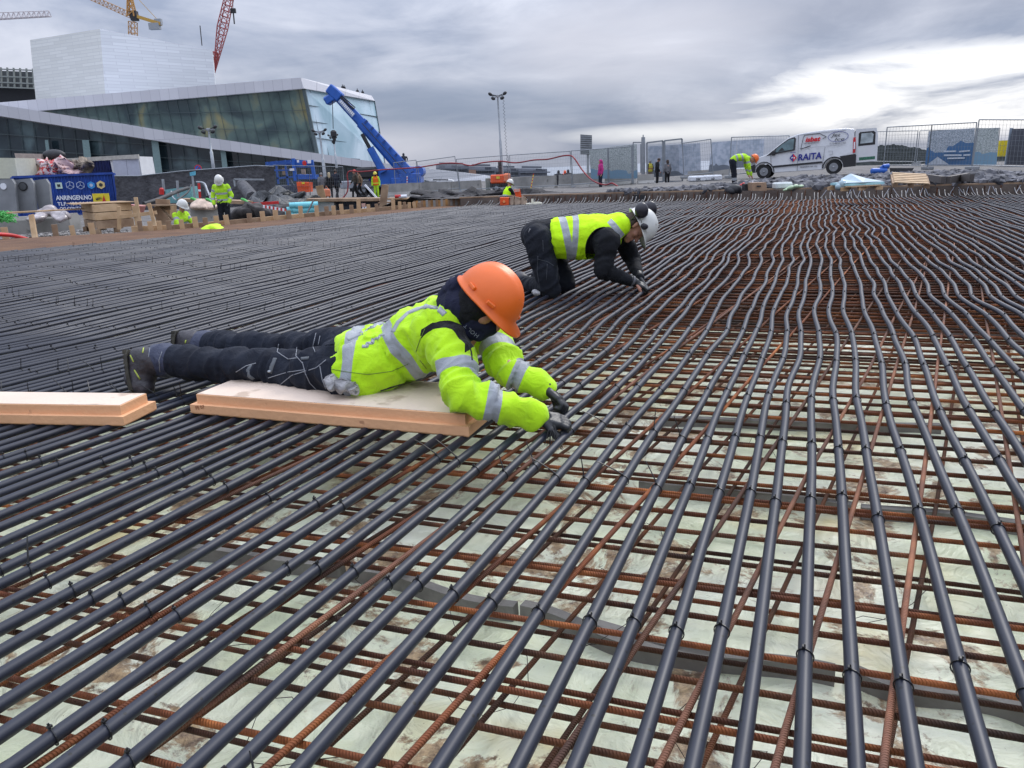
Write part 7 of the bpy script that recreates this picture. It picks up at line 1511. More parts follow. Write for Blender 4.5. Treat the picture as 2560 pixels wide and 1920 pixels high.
def surf_line(pts, w, m, name, parent, lift=.006, target=None, off=LI, th=.003):   # thin strip laid on a garment along sight lines to photo pixels
    inv_ = off.inverted(); P = []; mesh_o = target; Minv = off
    for (x, y) in pts:
        o = Minv @ Vector((0, 0, CAMH)); dd = (Minv.to_3x3() @ ray(x, y)).normalized(); ok, loc, nr_, _ = mesh_o.ray_cast(o, dd)
        if ok: P.append((loc+nr_*.0004, nr_))
    if len(P) < 2: return
    vs = []
    for i, (p, n) in enumerate(P):
        t = (P[min(i+1, len(P)-1)][0]-P[max(i-1, 0)][0]).normalized(); s = t.cross(n).normalized(); vs += [p-s*w/2-n*.006, p-s*w/2+n*th*.6, p+s*w/2+n*th*.6, p+s*w/2-n*.006]
    k = len(P); mb = MB(); mb.add(vs, [(4*i+j, 4*i+4+j, 4*i+4+(j+1) % 4, 4*i+(j+1) % 4) for i in range(k-1) for j in range(4)]+[(0, 1, 2, 3), (4*k-1, 4*k-2, 4*k-3, 4*k-4)], 0, True)
    return mb.build(name, m, parent)
def dens(P, n=7):
    out = []
    for (a, b), (c, d) in zip(P, P[1:]): out += [(a+(c-a)*i/n, b+(d-b)*i/n) for i in range(n)]
    return out+[P[-1]]
STITCH = mat('pale_stitching', (0.24, 0.25, 0.27), rough=.8); STRAP = mat('grey_strap', (0.10, 0.11, 0.12), rough=.7)
bpy.context.view_layer.update()
for P, w, m in [([(697, 860), (693, 880), (720, 898), (742, 895)], .003, STITCH), ([(742, 868), (740, 890), (756, 908)], .003, STITCH), ([(790, 833), (786, 850), (782, 868), (788, 880)], .003, STITCH), ([(800, 840), (796, 862)], .003, STITCH), ([(756, 905), (764, 935), (775, 958), (792, 975)], .003, STITCH), ([(700, 962), (730, 938), (790, 920), (815, 900)], .003, STITCH), ([(800, 915), (806, 950), (815, 972)], .003, STITCH), ([(815, 862), (842, 858)], .012, DENIM), ([(670, 945), (720, 930), (760, 925)], .003, STITCH),
      ([(688, 895), (680, 915), (674, 932)], .022, STRAP), ([(628, 912), (620, 925), (622, 940), (634, 948)], .016, STRAP), ([(590, 930), (615, 915), (640, 908)], .003, STITCH), ([(405, 880), (398, 900), (400, 930)], .0025, STITCH), ([(375, 870), (370, 905), (378, 945)], .0025, STITCH), ([(752, 897), (772, 895)], .014, STRAP)]:
    surf_line(dens(P), w, m, 'strap' if w > .01 else 'stitching', tr, target=tr)
mb = MB(); ok, loc, nr_, _ = tr.ray_cast(LI @ Vector((0, 0, CAMH)), (LI.to_3x3() @ ray(676, 928)).normalized())
if ok: mb.ell(loc+nr_*.008, (.009, .009, .005), nu=10, nv=6); mb.build('snap_button', GALV, tr)
# fleece jacket with two bands round the body and two round each sleeve
UA = (J['elN']-J['shN']).normalized(); ax1 = (J['che']-J['wai']).normalized()
jc = torso_caps([(ulim('pel', 'wai', .16), .196, .137), (ulim('pel', 'wai', .55), .190, .131), (ulim('wai', 'mid', .2), .182, .130), (J['mid'], .190, .132), (J['che'], .205, .128)], lat_, fold=.9)+[Cap(J['che']+lat_*k*.10, J['nek']+lat_*k*.05, .115, .075, tors=True, fold=.5) for k in (-1, 1)]
jc += [Cap(J['hiN']+(J['wai']-J['pel'])*.30, J['hiN']+(J['wai']-J['pel'])*.9+Vector((0, 0, .02)), .143, .124, tors=True, fold=.6)]
jc += [Cap(J['che']-lat_*.06, J['shN'], .115, .092, tors=False, blk=(), fold=.5), Cap(J['che']+lat_*.08, J['shF'], .105, .088, fold=.5)]
jc += [Cap(J['shN'], ulim('shN', 'elN', .55), .086, .077, fold=.9), Cap(ulim('shN', 'elN', .55), J['elN'], .076, .064, fold=1.5), Cap(J['elN'], ulim('elN', 'wrN', .45), .064, .063, fold=1.6, bands=()), Cap(ulim('elN', 'wrN', .45), ulim('elN', 'wrN', .96), .064, .054, fold=.9, bands=()),
       Cap(J['shF'], ulim('shF', 'elF', .6), .080, .072, fold=1), Cap(ulim('shF', 'elF', .6), J['elF'], .072, .066, fold=1.5), Cap(J['elF'], ulim('elF', 'wrF', .5), .064, .060, fold=1.3), Cap(ulim('elF', 'wrF', .5), ulim('elF', 'wrF', .97), .064, .052, fold=.8)]
pl1 = (dp(884, 880, 3.2), Vector((.98, .0, -.14)), .026, 'band'); n2 = Vector((.93, .10, .40))
pl2 = (dp(1024, 888, 3.17), Vector((.84, .05, .52)), .028, 'band')
def sleeves(V, bd, bk, tors):
    for P_, N_, hw, R in ((ulim('shN', 'elN', .52)+(J['elN']-J['shN'])*0, (J['elN']-J['shN'])+Vector((-.05, 0, 0)), .030, .17), (ulim('elN', 'wrN', .40), (J['wrN']-J['elN'])+Vector((0, 0, .03)), .028, .15), (ulim('shF', 'elF', .42), (J['elF']-J['shF']), .030, .16), (ulim('elF', 'wrF', .22), (J['wrF']-J['elF']), .026, .14)):
        n = np3(N_.normalized()); r = V-np3(P_); k = (np.linalg.norm(r, axis=1) < R) & ~tors; bd[k] = np.maximum(bd[k], hw-np.abs(r[k]@n))
    r = V-np3(J['shN']+Vector((-.035, 0, .0))); rad = np.hypot(r[:, 0], r[:, 2]); k = (V[:, 1] < J['che'].y+.02) & (r[:, 2] > .02) & (r[:, 0] > -.085); bk[k] = np.maximum(bk[k], .012-np.abs(rad[k]-.112))
jk = body_mesh('fleece_jacket', jc, .0080, FLEECE, lw, LI, smooth_it=5, fold_amp=.021, fold_f=15, planes=(pl1, pl2), extra=sleeves)
bpy.context.view_layer.update()
SIL = mat('reflective_tape', (0.33, 0.35, 0.37), rough=.4, var=.05)
for P, w, m, nm in [([(868, 848), (895, 838), (930, 818), (955, 806)], .022, SIL, 'reflective_tape'), ([(982, 830), (995, 806), (1020, 782), (1060, 766), (1095, 770), (1112, 786)], .024, SIL, 'reflective_tape'), ([(905, 866), (918, 866), (918, 858), (932, 858), (932, 848), (948, 846), (950, 838), (962, 836)], .014, SIL, 'reflective_tape'),
                 ([(818, 921), (870, 930), (920, 936), (980, 928), (1020, 910)], .0022, mat('seam_dark_green', (.12, .20, .02)), 'seam'), ([(952, 977), (985, 966), (1015, 958)], .010, TINYD, 'pocket_zip'), ([(1172, 862), (1178, 880), (1180, 900)], .006, TINYD, 'front_zip'), ([(1040, 880), (1050, 850), (1062, 822)], .0022, mat('seam_dark_green', (.12, .20, .02)), 'seam'), ([(1050, 900), (1066, 922)], .0022, mat('seam_dark_green', (.12, .20, .02)), 'seam')]:
    surf_line(dens(P, 8), w, m, nm, jk, target=jk, lift=.004, th=.0025)
# neck gaiter and hood collar
gc = [Cap(J['nek']-Vector((.03, 0, .01)), dp(1140, 768, 3.09), .092, .078, fold=1.4), Cap(dp(1120, 752, 3.12), dp(1148, 715, 3.10), .050, .048, fold=1.3), Cap(dp(1140, 770, 3.08), HP(0, -.03, -.04), .080, .076, fold=1.2), Cap(HP(0, -.005, -.055), HP(0, .045, -.085), .076, .050, fold=1), Cap(HP(0, .02, -.06), HP(0, .070, -.046), .070, .043, fold=.5), Cap(J['nek'], HP(0, .02, -.11), .080, .052, fold=1.4)]
ga = body_mesh('neck_gaiter', gc, .0075, NAVYK, lw, LI, smooth_it=5, fold_amp=.007, fold_f=26)
body_mesh('balaclava', [Cap(HP(0, -.03, .03), HP(0, -.02, -.04), .090, .084, fold=.5), Cap(HP(-.035, .0, .0), HP(.035, .0, .0), .062, .062, fold=.3), Cap(HP(0, .01, .05), HP(0, .03, .045), .085, .072, fold=0)], .007, m_cloth('black_balaclava', (.006, .006, .008)), lw, LI, smooth_it=2)
bpy.context.view_layer.update()
helmet(lw, LI, HP(0, -.004, .030), hf+hu*.10, hu, HELO, s=1.03, brim=.036)
o_ = LI @ Vector((0, 0, CAMH))
for i, ch in enumerate('HOLT'):          # small pale letters printed on the gaiter
    ok, loc, nr_, _ = ga.ray_cast(o_, (LI.to_3x3() @ ray(1199-i*9.5, 838-i*7.5)).normalized())
    if ok:
        xv = (LI.to_3x3() @ (dp(1199, 838, 3)-dp(1189.5, 830.5, 3))).normalized(); xv = (xv-nr_*xv.dot(nr_)).normalized(); yv = nr_.cross(xv); Mx = Matrix((-xv, -yv, nr_)).transposed().to_4x4(); Mx.translation = loc+nr_*.001; text_mesh('letter', ch, .024, Mx, mat('grey_print', (.22, .24, .28)), ga, ext=.0008)
body_mesh('glove', [Cap(c.a, c.b, c.ra+.004, c.rb+.004, fold=0) for c in ghN]+[Cap(J['wrN']-(J['wrN']-J['elN']).normalized()*.01, J['wrN']+Vector((.02, 0, 0)), .036, .034)], .0042, GLOVE, lw, LI, smooth_it=2)
body_mesh('glove', [Cap(c.a, c.b, c.ra+.004, c.rb+.004, fold=0) for c in ghF]+[Cap(J['wrF']-(J['wrF']-J['elF']).normalized()*.01, J['wrF']+Vector((.01, -.01, 0)), .036, .034)], .0042, GLOVE, lw, LI, smooth_it=2)
def lime(b, P): 
    bpy.context.view_layer.update(); surf_line(dens(P, 3), .006, LIME, 'trim', b, target=b)
bN = boot(lw, LI, dp(348, 893, 3.60), dp(340, 945, 3.58), dp(355, 968, 3.55), dp(400, 905, 3.59), None, s=1.12); bF = boot(lw, LI, dp(462, 848, 4.00), dp(452, 880, 4.0), dp(458, 905, 3.98), dp(500, 864, 4.0), None, s=1.12)
lime(bN, [(359, 870), (357, 882)]); lime(bN, [(326, 888), (334, 905)]); lime(bN, [(336, 925), (350, 948)]); lime(bF, [(465, 850), (463, 858)])
# plastic bag sticking out of the pocket, and the bundle of loose ties in the hand
lumpm = mat('clear_bag', (0.30, 0.29, 0.29), rough=.25, var=.35, vscale=22, bump=1, bscale=30, spots=((0.12, 0.12, 0.13), 22, .64))
def crumple(pts, r, fr, m, name, label, cat, seed=0, flat=.6):
    mb = MB()
    for k, (x, y, Y, s) in enumerate(pts): mb.ell(dp(x, y, Y), (s*1.3, s*.8, s*flat), M=Matrix.Rotation(seed+k*1.3, 3, 'Z') @ Matrix.Rotation(.5*math.sin(k*2+seed), 3, 'X'), nu=36, nv=22)
    def f(v): v = Vector(v); q = Vector((1-2*abs(mnoise.noise(v*fr+Vector((seed, 0, 0)))), 1-2*abs(mnoise.noise(v*fr+Vector((0, 9, seed)))), 1-2*abs(mnoise.noise(v*fr+Vector((5, 3, seed)))))); return tuple(v+q*r)
    mb.v = [f(v) for v in mb.v]; return solo(mb, name, m, label, cat)
crumple([(824, 962, 3.02, .038), (852, 970, 3.01, .038), (878, 980, 3.0, .022)], .014, 26, lumpm, 'plastic_bag', 'clear plastic bag of cable ties sticking out of the trouser pocket of the lying worker', 'bag', 5, .75)
_unused = lambda: lump([(812, 952, 3.03, .040), (832, 958, 3.02, .045), (852, 966, 3.01, .042), (872, 976, 3.0, .034), (835, 974, 3.0, .036), (885, 982, 3.0, .02)], .09, lumpm, 'plastic_bag', 'clear plastic bag of cable ties sticking out of the trouser pocket of the lying worker', 'bag', 5, .8)
mb = MB(); c0 = gp(1378, 1062, .05)
for i in range(16):
    v = Vector((random.uniform(-.03, .045), random.uniform(-.07, -.01), -.075+random.uniform(-.02, .02))); mb.tube([c0+Vector((random.uniform(-.01, .01), 0, 0)), c0+v*.5+Vector((0, 0, .01)), c0+v], .0015, 4)
solo(mb, 'tie_bundle', TIE, 'bundle of loose black cable ties held in the near glove of the lying worker', 'cable ties')

# ---------------- the kneeling worker ----------------------------------------
kw = empty('person', gp(1380, 735, 0), 0, 'person kneeling bent over the pipes in a white helmet, yellow hi-vis vest and black clothes', 'person'); KI = inv(kw)
K = dict(pel=dp(1352, 590, 6.16), wai=dp(1405, 588, 6.14), mid=dp(1450, 588, 6.12), che=dp(1500, 588, 6.10), nek=dp(1546, 574, 6.10),
         hiN=dp(1346, 598, 6.03), knN=dp(1376, 722, 5.96), anN=dp(1302, 706, 6.50), hiF=dp(1368, 596, 6.32), knF=dp(1414, 712, 6.26), anF=dp(1345, 690, 6.80),
         shN=dp(1517, 602, 5.90), elN=dp(1506, 676, 5.86), wrN=dp(1583, 704, 5.93), shF=dp(1552, 592, 6.30), elF=dp(1582, 650, 6.34), wrF=dp(1598, 694, 6.08))
kl = lambda a, b, t: K[a]+(K[b]-K[a])*t
ls = Vector((.10, .99, 0)).normalized(); kc = dp(1586, 568, 6.08); ku = Vector((.90, .04, .36)).normalized(); kf = Vector((.36, -.12, -.92)); kM = frame3(kf, ku); KP = lambda x, y, z: kc+kM@Vector((x, y, z))
kc_head = head_caps(kc, kf, ku)
khN = hand_caps(K['wrN'], Vector((.86, .05, -.42)), Vector((.42, -.3, .85)), curl=1.1, thumb=-1); khF = hand_caps(K['wrF'], Vector((.45, -.45, -.75)), Vector((.7, .1, .6)), curl=1.0, thumb=1)
caps = kc_head+[Cap(K['nek'], kc-ku*.05, .060, .060), Cap(K['shN'], K['elN'], .042, .036), Cap(K['elN'], K['wrN'], .036, .026), Cap(K['shF'], K['elF'], .042, .036), Cap(K['elF'], K['wrF'], .036, .026), Cap(K['shN'], K['che'], .05, .1), Cap(K['shF'], K['che'], .05, .1), Cap(K['che'], K['nek'], .09, .06),
      Cap(K['pel'], K['wai'], .1, .09), Cap(K['wai'], K['che'], .09, .11), Cap(K['hiN'], K['knN'], .07, .05), Cap(K['knN'], K['anN'], .05, .035), Cap(K['hiF'], K['knF'], .07, .05), Cap(K['knF'], K['anF'], .05, .035), Cap(K['hiN'], K['hiF'], .08, .08)]
body_mesh('body', caps+khN+khF, .0075, SKIN, kw, KI, smooth_it=2)
tc_caps = torso_caps([(kl('pel', 'wai', -.15), .17, .125), (kl('pel', 'wai', .5), .17, .122), (kl('wai', 'mid', 0), .165, .12)], ls, fold=.8)+[Cap(K['hiN'], kl('hiN', 'knN', .5), .118, .102), Cap(kl('hiN', 'knN', .5), K['knN'], .102, .080, fold=1.3), Cap(K['knN'], K['anN'], .078, .060, fold=1), Cap(K['hiF'], kl('hiF', 'knF', .5), .112, .098), Cap(kl('hiF', 'knF', .5), K['knF'], .098, .080, fold=1.3), Cap(K['knF'], K['anF'], .078, .060)]
kt = body_mesh('trousers', tc_caps, .011, BLACKT, kw, KI, smooth_it=6, fold_amp=.012, fold_f=15)
jc = torso_caps([(kl('pel', 'wai', .1), .17, .122), (K['wai'], .172, .13), (K['mid'], .182, .14), (K['che'], .195, .138)], ls, fold=.6)+[Cap(K['che']+ls*k*.09, K['nek']+ls*k*.03, .12, .080, tors=True, fold=.4) for k in (-1, 1)]
arms = [Cap(K['che']-ls*.08, K['shN'], .12, .098, fold=.6), Cap(K['che']+ls*.08, K['shF'], .12, .095, fold=.6), Cap(K['shN'], kl('shN', 'elN', .5), .100, .080, fold=1.2), Cap(kl('shN', 'elN', .5), K['elN'], .080, .068, fold=1.3), Cap(K['elN'], kl('elN', 'wrN', .5), .066, .056, fold=1.2), Cap(kl('elN', 'wrN', .5), K['wrN'], .056, .040, fold=.6),
        Cap(K['shF'], K['elF'], .088, .066, fold=1.2), Cap(K['elF'], K['wrF'], .064, .040, fold=1)]
body_mesh('jersey', jc+arms, .010, BLACKJ, kw, KI, smooth_it=6, fold_amp=.010, fold_f=14)
vc = torso_caps([(dp(1398, 594, 6.14), .196, .155), (dp(1450, 594, 6.12), .208, .172), (dp(1498, 590, 6.11), .214, .170)], ls, fold=.9)+[Cap(dp(1500, 585, 6.1)+ls*k*.10, dp(1546, 562, 6.1)+ls*k*.075, .145, .092, tors=True, fold=.4) for k in (-1, 1)]
pl1 = (dp(1417, 590, 5.95), Vector((1, 0, .18)), .028, 'band'); pl2 = (dp(1438, 592, 5.95), Vector((1, 0, -.10)), .022, 'band')
def cutarm(V, bd, bk, tors):             # armhole of the vest: black jersey shows through
    a = np3(dp(1508, 622, 5.9)); r = V-a; X = r[:, 0]; Z = r[:, 2]; q = (X/.135)**2+((Z+.01*0)/.165)**2; near = (V[:, 1] < K['che'].y-.03)
    bk[near] = np.maximum(bk[near], (1-q[near])*.07)
    # tape over the front of the shoulder
    a2 = np3(dp(1540, 572, 5.95)); r2 = V-a2; d_ = np.array([.62, 0, -.78]); s_ = r2@d_; w_ = r2[:, 0]*.78+r2[:, 2]*.62
    t_ = np.minimum(.024-np.abs(w_), .085-np.abs(s_)); k = near & (V[:, 0] > K['che'].x-.02); bd[k] = np.maximum(bd[k], t_[k])
vest = body_mesh('hi_vis_vest', vc, .009, VEST, kw, KI, smooth_it=6, fold_amp=.011, fold_f=11, planes=(pl1, pl2), extra=cutarm)
bm = bmesh.new(); bm.from_mesh(vest.data); lay = bm.verts.layers.float['bk']; bmesh.ops.delete(bm, geom=[f for f in bm.faces if all(v[lay] > 0 for v in f.verts)], context='FACES'); bm.to_mesh(vest.data); bm.free()
hcap = [Cap(KP(0, -.035, .0), KP(0, -.045, .04), .078, .078, fold=0), Cap(KP(-.055, -.03, -.03), KP(-.05, -.045, .03), .030, .035, fold=0), Cap(KP(.055, -.03, -.03), KP(.05, -.045, .03), .030, .035, fold=0), Cap(KP(0, -.06, -.045), KP(0, -.06, 0), .045, .06, fold=0)]
body_mesh('hair', hcap, .007, HAIR, kw, KI, smooth_it=2)
khm, _ = helmet(kw, KI, KP(0, .0, .034), kf+ku*.12, ku, HELW, s=1.03, brim=.030)
EARM = mat('ear_defender', (0.018, 0.016, 0.022), rough=.3, var=.2)
for sx, (x, y, Y) in ((1, (1604, 526, 5.95)), (-1, (1626, 522, 6.2))):
    mb = MB(); c = dp(x, y, Y); mb.ell(c, (.053, .036, .060), nu=16, nv=10); mb.ell(c+Vector((.004, .022, -.026)), (.050, .03, .034), nu=12, nv=8); cup = mb.build('ear_defender', EARM, kw, off=KI)
    mb = MB(); mb.tube([c+Vector((-.03, 0, -.02)), c+Vector((-.075, .02, -.07)), KP(sx*.10, -.05, .05), KP(sx*.112, -.01, .045)], .006, 6); mb.build('arm', EARM, cup, off=KI)
mb = MB(); c = dp(1611, 566, 5.95); mb.ell(c, (.030, .012, .024), M=Matrix.Rotation(.3, 3, 'Y'), nu=14, nv=8); mb.build('side_clip', EARM, khm, off=KI)
KG = [Cap(c.a, c.b, c.ra+.004, c.rb+.004, fold=0) for c in khN]
body_mesh('glove', KG[:9]+[Cap(kl('elN', 'wrN', .86), K['wrN']+Vector((.02, 0, -.01)), .042, .036)]+KG[9:16], .006, GLOVE, kw, KI, smooth_it=2)
body_mesh('glove', [Cap(c.a, c.b, c.ra+.004, c.rb+.004, fold=0) for c in khF]+[Cap(kl('elF', 'wrF', .86), K['wrF'], .042, .036)], .006, GLOVE, kw, KI, smooth_it=2)
mb = MB(); cw_ = kl('elN', 'wrN', .92); dw = (K['wrN']-K['elN']).normalized(); mb.tube([cw_+dw*.0, cw_+dw*.018], .0445, 14); mb.build('wristband', mat('wrist_grey', (.10, .10, .11)), kw, off=KI)
boot(kw, KI, dp(1298, 690, 6.55), dp(1305, 715, 6.62), dp(1318, 722, 6.58), dp(1306, 700, 6.48), None, vox=.012, detail=False, sole=False); boot(kw, KI, dp(1340, 684, 6.86), dp(1345, 700, 6.9), dp(1356, 704, 6.86), dp(1350, 690, 6.78), None, vox=.012, detail=False, sole=False)
bpy.context.view_layer.update()
for P in ([(1345, 640), (1343, 680), (1350, 720)], [(1345, 648), (1370, 655), (1385, 665)], [(1395, 600), (1394, 640), (1392, 700)], [(1357, 600), (1358, 630)], [(1368, 660), (1366, 700)]): surf_line(dens(P), .004, mat('faint_stitch', (.05, .055, .065), rough=.8), 'stitching', kt, target=kt, off=KI)
mb = MB(); c = dp(1330, 578, 5.98); mb.box(c, (.05, .02, .03), M=Matrix.Rotation(.3, 3, 'Y')); mb.build('belt_tag', mat('tag_grey', (.3, .3, .3)), kt, off=KI)
lump([(1338, 735, 5.9, .03), (1334, 732, 5.93, .03)], .02, lumpm, 'plastic_scrap', 'small crumpled plastic by the knee of the kneeling worker', 'plastic', 3, .7)

# ---------------- smaller figures --------------------------------------------
def figure(px, foot, head, Y, rz, label, top, bot, shoe=None, pose='stand', helmet_m=None, hair=None, skirt=False, H=1.75, bands=(), tb=(), coat=0.0, hands=None, hood=False, vest=None, zoff=0.0, lean=0.0, vox=.017, gl=None):
    base = dp(px, foot, Y); s = H/1.75; e = empty('person', base, rz, label, 'person'); I_ = Matrix.Identity(4)
    V = lambda x, y, z: Vector((x, y, z))*s               # local: x to its left.., +y forward, z up
    j = dict(pel=V(0, 0, .95), wai=V(0, 0, 1.10), che=V(0, .0, 1.32), nek=V(0, .0, 1.47), hed=V(0, .02, 1.62), hiL=V(-.09, 0, .92), knL=V(-.10, .03, .50), anL=V(-.10, 0, .09), hiR=V(.09, 0, .92), knR=V(.10, .03, .50), anR=V(.10, 0, .09), shL=V(-.18, 0, 1.42), elL=V(-.25, -.02, 1.14), wrL=V(-.25, .06, .90), shR=V(.18, 0, 1.42), elR=V(.25, -.02, 1.14), wrR=V(.25, .06, .90))
    hf_, hu_ = Vector((0, 1, 0)), Vector((0, 0, 1))
    if pose == 'walk': j.update(knL=V(-.09, .22, .53), anL=V(-.09, .26, .10), knR=V(.09, -.04, .50), anR=V(.09, -.33, .16), elL=V(-.24, -.10, 1.15), wrL=V(-.24, -.05, .90), elR=V(.24, .06, 1.15), wrR=V(.22, .22, .95))
    if pose == 'look': hf_, hu_ = Vector((0, .75, -.7)), Vector((0, .7, .72)); j.update(hed=V(0, .10, 1.58), elL=V(-.27, .0, 1.15), wrL=V(-.20, .14, .96), elR=V(.27, .0, 1.15), wrR=V(.24, .12, .92), che=V(0, .03, 1.32), nek=V(0, .06, 1.46))
    if pose == 'bend': j.update(pel=V(0, -.10, .92), wai=V(0, .04, 1.02), che=V(0, .28, 1.02), nek=V(0, .44, .98), hed=V(0, .60, .94), shL=V(-.18, .36, .98), elL=V(-.20, .42, .70), wrL=V(-.15, .50, .44), shR=V(.18, .36, .98), elR=V(.20, .42, .70), wrR=V(.15, .52, .42), hiL=V(-.09, -.10, .90), hiR=V(.09, -.10, .90), knL=V(-.10, -.03, .48), knR=V(.10, -.03, .48)); hf_, hu_ = Vector((0, .55, -.83)), Vector((0, .83, .55))
    if pose == 'sit': j.update(pel=V(0, 0, .28), wai=V(0, .06, .42), che=V(0, .14, .62), nek=V(0, .18, .76), hed=V(0, .24, .92), hiL=V(-.10, 0, .25), knL=V(-.16, .40, .42), anL=V(-.14, .52, .08), hiR=V(.10, 0, .25), knR=V(.16, .40, .42), anR=V(.14, .52, .08), shL=V(-.18, .14, .72), elL=V(-.24, .28, .48), wrL=V(-.14, .46, .40), shR=V(.18, .14, .72), elR=V(.24, .28, .48), wrR=V(.14, .46, .40)); hf_, hu_ = Vector((0, .9, -.42)), Vector((0, .42, .9))
    m_ = lambda a, b, t: j[a]+(j[b]-j[a])*t
    cp = head_caps(j['hed'], hf_, hu_, s, ears=False)+[Cap(j['nek'], j['hed']-hu_*.05, .055*s, .055*s), Cap(j['pel'], j['wai'], .11*s, .10*s), Cap(j['wai'], j['che'], .10*s, .12*s), Cap(j['che'], j['nek'], .10*s, .06*s)]
    for q in 'LR':
        cp += [Cap(j['che'], j['sh'+q], .09*s, .05*s), Cap(j['sh'+q], j['el'+q], .045*s, .04*s), Cap(j['el'+q], j['wr'+q], .038*s, .028*s), Cap(j['hi'+q], j['kn'+q], .08*s, .055*s), Cap(j['kn'+q], j['an'+q], .055*s, .04*s), Cap(j['pel'], j['hi'+q], .1*s, .09*s)]
        d = (j['wr'+q]-j['el'+q]).normalized(); cp += [Cap(j['wr'+q], j['wr'+q]+d*.07*s, .030*s, .028*s), Cap(j['wr'+q]+d*.07*s, j['wr'+q]+d*.13*s+Vector((0, .02, 0)), .022*s, .016*s), Cap(j['wr'+q]+d*.03*s, j['wr'+q]+d*.07*s+Vector((0, .04*s, 0)), .014*s, .012*s)]
    body_mesh('body', cp, vox*.8, hands or SKIN, e, I_, smooth_it=1)
    lt = Vector((1, 0, 0)); nd = [(m_('pel', 'wai', .2-coat), .17*s, .115*s), (j['wai'], .165*s, .115*s), (j['che'], .185*s, .12*s)]; tc_ = torso_caps(nd, lt)+[Cap(j['che']+lt*k*.08*s, j['nek']+lt*k*.04*s, .11*s, .07*s, tors=True) for k in (-1, 1)]
    for q in 'LR': tc_ += [Cap(j['che'], j['sh'+q], .10*s, .075*s), Cap(j['sh'+q], j['el'+q], .074*s, .066*s, bands=tb), Cap(j['el'+q], m_('el'+q, 'wr'+q, .95), .062*s, .050*s, bands=tb)]
    if hood: tc_.append(Cap(j['nek']-hf_*.05, j['hed']-hf_*.03+hu_*.02, .10*s, .115*s))
    pl_ = [(m_('pel', 'che', t_), (j['che']-j['pel']).normalized(), .028, 'band') for t_ in bands]
    body_mesh('coat' if coat > .3 else 'jacket', tc_, vox, top, e, I_, smooth_it=3, fold_amp=.010, fold_f=12, planes=pl_)
    if vest is not None: body_mesh('vest', torso_caps([(a, b+.02, c+.02) for a, b, c in nd[:]], lt)+[Cap(j['che']+lt*k*.08*s, j['nek']+lt*k*.07*s, .13*s, .085*s, tors=True) for k in (-1, 1)], vox, vest, e, I_, smooth_it=3, planes=pl_)
    bc = torso_caps([(j['pel']-Vector((0, 0, .02)), .165*s, .115*s), (m_('pel', 'wai', .7), .16*s, .11*s)], lt)
    for q in 'LR': bc += [Cap(j['hi'+q], j['kn'+q], .10*s, .075*s), Cap(j['kn'+q], m_('kn'+q, 'an'+q, .95), .074*s, .062*s, bands=tb)]
    body_mesh('trousers', bc, vox, bot, e, I_, smooth_it=3, fold_amp=.008, fold_f=14)
    for q in 'LR':
        a = j['an'+q]; mb = MB(); mb.tube([a+Vector((0, -.07, -.03))*s, a+Vector((0, 0, -.03))*s, a+Vector((0, .10, -.05))*s, a+Vector((0, .17, -.06))*s], [.045*s, .06*s, .045*s, .03*s], 8); mb.build('shoe', shoe or TINYD, e)
    if helmet_m is not None: helmet(e, I_, j['hed']+hu_*.045*s, hf_, hu_, helmet_m, s=1.1*s, brim=.03)
    elif hair is not None:
        hm_, ln = hair; mb = MB(); mb.ell(j['hed']+hu_*.045*s-hf_*.015, (.094*s, .104*s, .098*s), M=frame3(hf_, hu_), nu=14, nv=10)
        if ln > 0: mb.tube([j['hed']-hf_*.04*s, j['hed']-hf_*.075*s-hu_*ln*.5, j['hed']-hf_*.085*s-hu_*ln], [.09*s, .095*s, .05*s], 10)
        mb.build('hair', hm_, e)
    return e, j
PI = math.pi
HVC = [m_cloth('coat_'+n, c, var=.15, bs=60, vs=9) for n, c in (('navy', (.016, .020, .035)), ('black', (.010, .010, .012)), ('brown', (.060, .050, .038)), ('tan', (.20, .13, .08)), ('pink', (.42, .03, .18)), ('grey', (.14, .14, .15)), ('beige', (.30, .25, .18)))]
OV = m_cloth('orange_vest', (.75, .16, .02), band=(.55, .75, .05), var=.1); HVT = m_cloth('hi_vis_trousers', (.38, .62, .03), blk=(.01, .01, .01), var=.1)
BLOND = mat('blond_hair', (.50, .40, .24), rough=.6); GREYH = mat('grey_hair', (.22, .21, .21), rough=.7)
figure(569, 588, 447, 24.0, PI+.1, 'person standing in a yellow hi-vis jacket and white helmet, looking down behind the edge boards', HIVJ, BLACKT, pose='look', helmet_m=HELW, bands=(.25, .75), tb=((.3, .55),), H=1.78, hands=GLOVE)
figure(452, 606, 497, 21.6, -PI*.5-.45, 'person crouching chest-high behind the edge boards in a yellow hi-vis jacket and white helmet', HIVJ, BLACKT, pose='sit', helmet_m=HELW, bands=(.35, .8), tb=((.3, .55),), H=1.82)
figure(828, 497, 445, 50, .2, 'blond woman in a long black coat seen from behind, walking beside the dark coated man', HVC[1], HVC[1], pose='walk', hair=(BLOND, .22), coat=.9, H=1.60)
figure(844, 497, 438, 50.6, -.2, 'man in a dark navy hooded coat walking beside the blond woman', HVC[0], HVC[1], pose='walk', hair=(HAIR, 0), coat=.7, H=1.80)
e_, _j = figure(809, 499, 447, 49.6, .5, 'grey haired person in a grey coat leftmost in the walking group', HVC[5], HVC[1], pose='walk', hair=(GREYH, 0), coat=.6, H=1.62)
mb = MB(); a = dp(817, 482, 49.0); mb.box(a, (.42, .22, .46), bev=.06); mb.tube([a+Vector((-.12, 0, .22)), a+Vector((0, 0, .42)), a+Vector((.12, 0, .22))], .015, 5); solo(mb, 'shopping_bag', mat('pale_orange_bag', (.62, .20, .10), rough=.6, var=.15), 'pale orange bag carried in the walking group by the lift', 'bag')
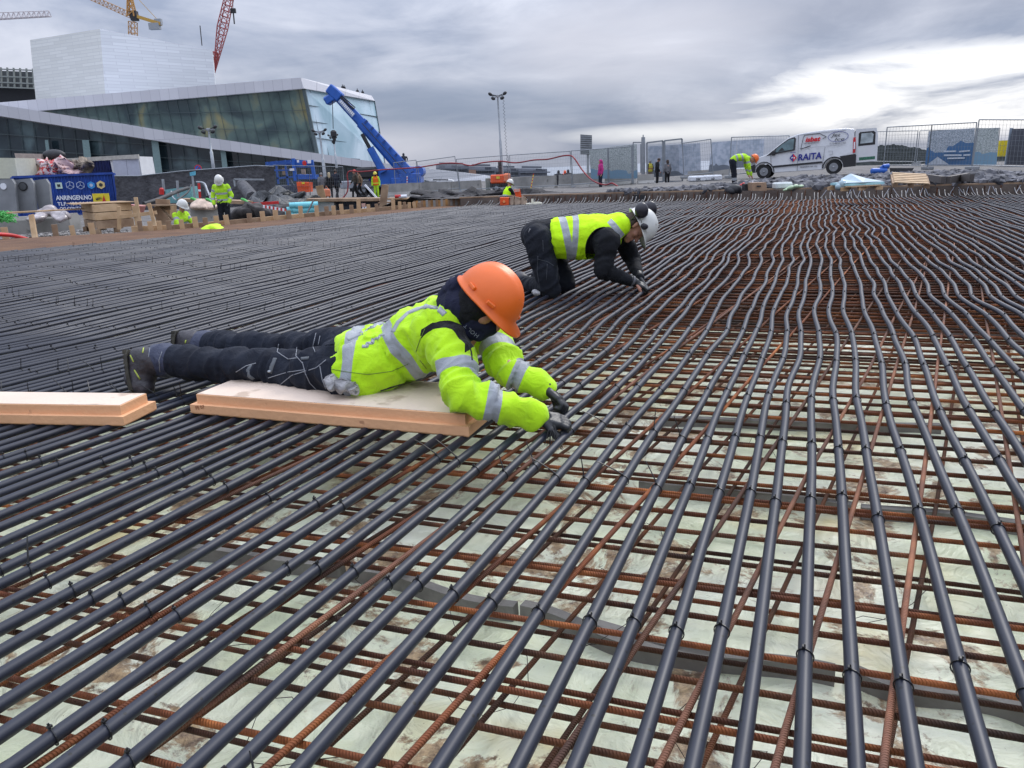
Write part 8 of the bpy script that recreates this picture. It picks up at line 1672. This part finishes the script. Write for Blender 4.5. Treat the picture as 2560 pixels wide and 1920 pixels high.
figure(892, 496, 440, 51.5, PI*.5+.5, 'man in a brown jacket and red cap striding past the mesh fence', HVC[2], HVC[1], pose='walk', hair=(REDP, 0), coat=.5, H=1.80)
figure(903, 495, 444, 52.5, PI*.5+.4, 'person in a tan coat half hidden behind the man in the brown jacket', HVC[3], HVC[1], pose='walk', hair=(HAIR, 0), coat=.6, H=1.72)
figure(943, 498, 443, 53.0, PI, 'worker in yellow helmet, orange vest and lime trousers facing the camera', HIVJ, HVT, pose='stand', helmet_m=mat('helmet_yellow', (.65, .55, .05), rough=.4), vest=OV, bands=(.3,), H=1.72, hands=GLOVE)
figure(1502, 474, 404, 40.2, PI*.5+.3, 'person in a bright pink jacket and dark trousers standing by the map banner', HVC[4], HVC[0], pose='stand', hair=(HVC[4], 0), coat=.5, H=1.46, hood=True)
figure(1642, 466, 398, 38.4, -PI*.5, 'person in a dark coat leaning forward behind the gate', HVC[1], HVC[1], pose='look', hair=(HAIR, 0), coat=.5, H=1.34)
figure(1668, 464, 404, 38.2, .3, 'person in a grey checked coat standing behind the right gate leaf', HVC[5], HVC[1], pose='stand', hair=(HAIR, .1), coat=.5, H=1.2)
figure(1625, 459, 412, 41, .4, 'small figure in a yellow and red vest beside the thick post', HVC[1], HVC[3], pose='stand', hair=(GREYH, 0), vest=m_cloth('child_vest', (.60, .52, .03), band=(.5, .08, .02)), bands=(.5,), H=1.15)
rest_w = gp(1262, 512, 0)
figure(1264, 521, 458, 22.6, -.95, 'seated worker in a white helmet and yellow vest among the orange boxes', BLACKJ, BLACKT, pose='sit', helmet_m=HELW, vest=VEST, bands=(.5,), H=1.27)
yb = onS(1842, 474)
figure(1836, 470, 396, 25.6, -PI*.5-.05, 'worker in a yellow hi-vis jacket and orange helmet bending down in front of the van', HIVJ, m_cloth('two_tone_trousers', (.010, .012, .02), var=.2), pose='bend', helmet_m=HELO, bands=(.35, .8), tb=((.35, .6),), H=1.62)
tiny(1397, 463, 50, .85, 'small dark figure beyond the barrier, left of the orange one'); tiny(1413, 463, 50.4, .85, 'small orange figure beyond the concrete barrier', ORANGE); tiny(1421, 463, 50, .9, 'small dark figure beyond the barrier, right of the orange one')
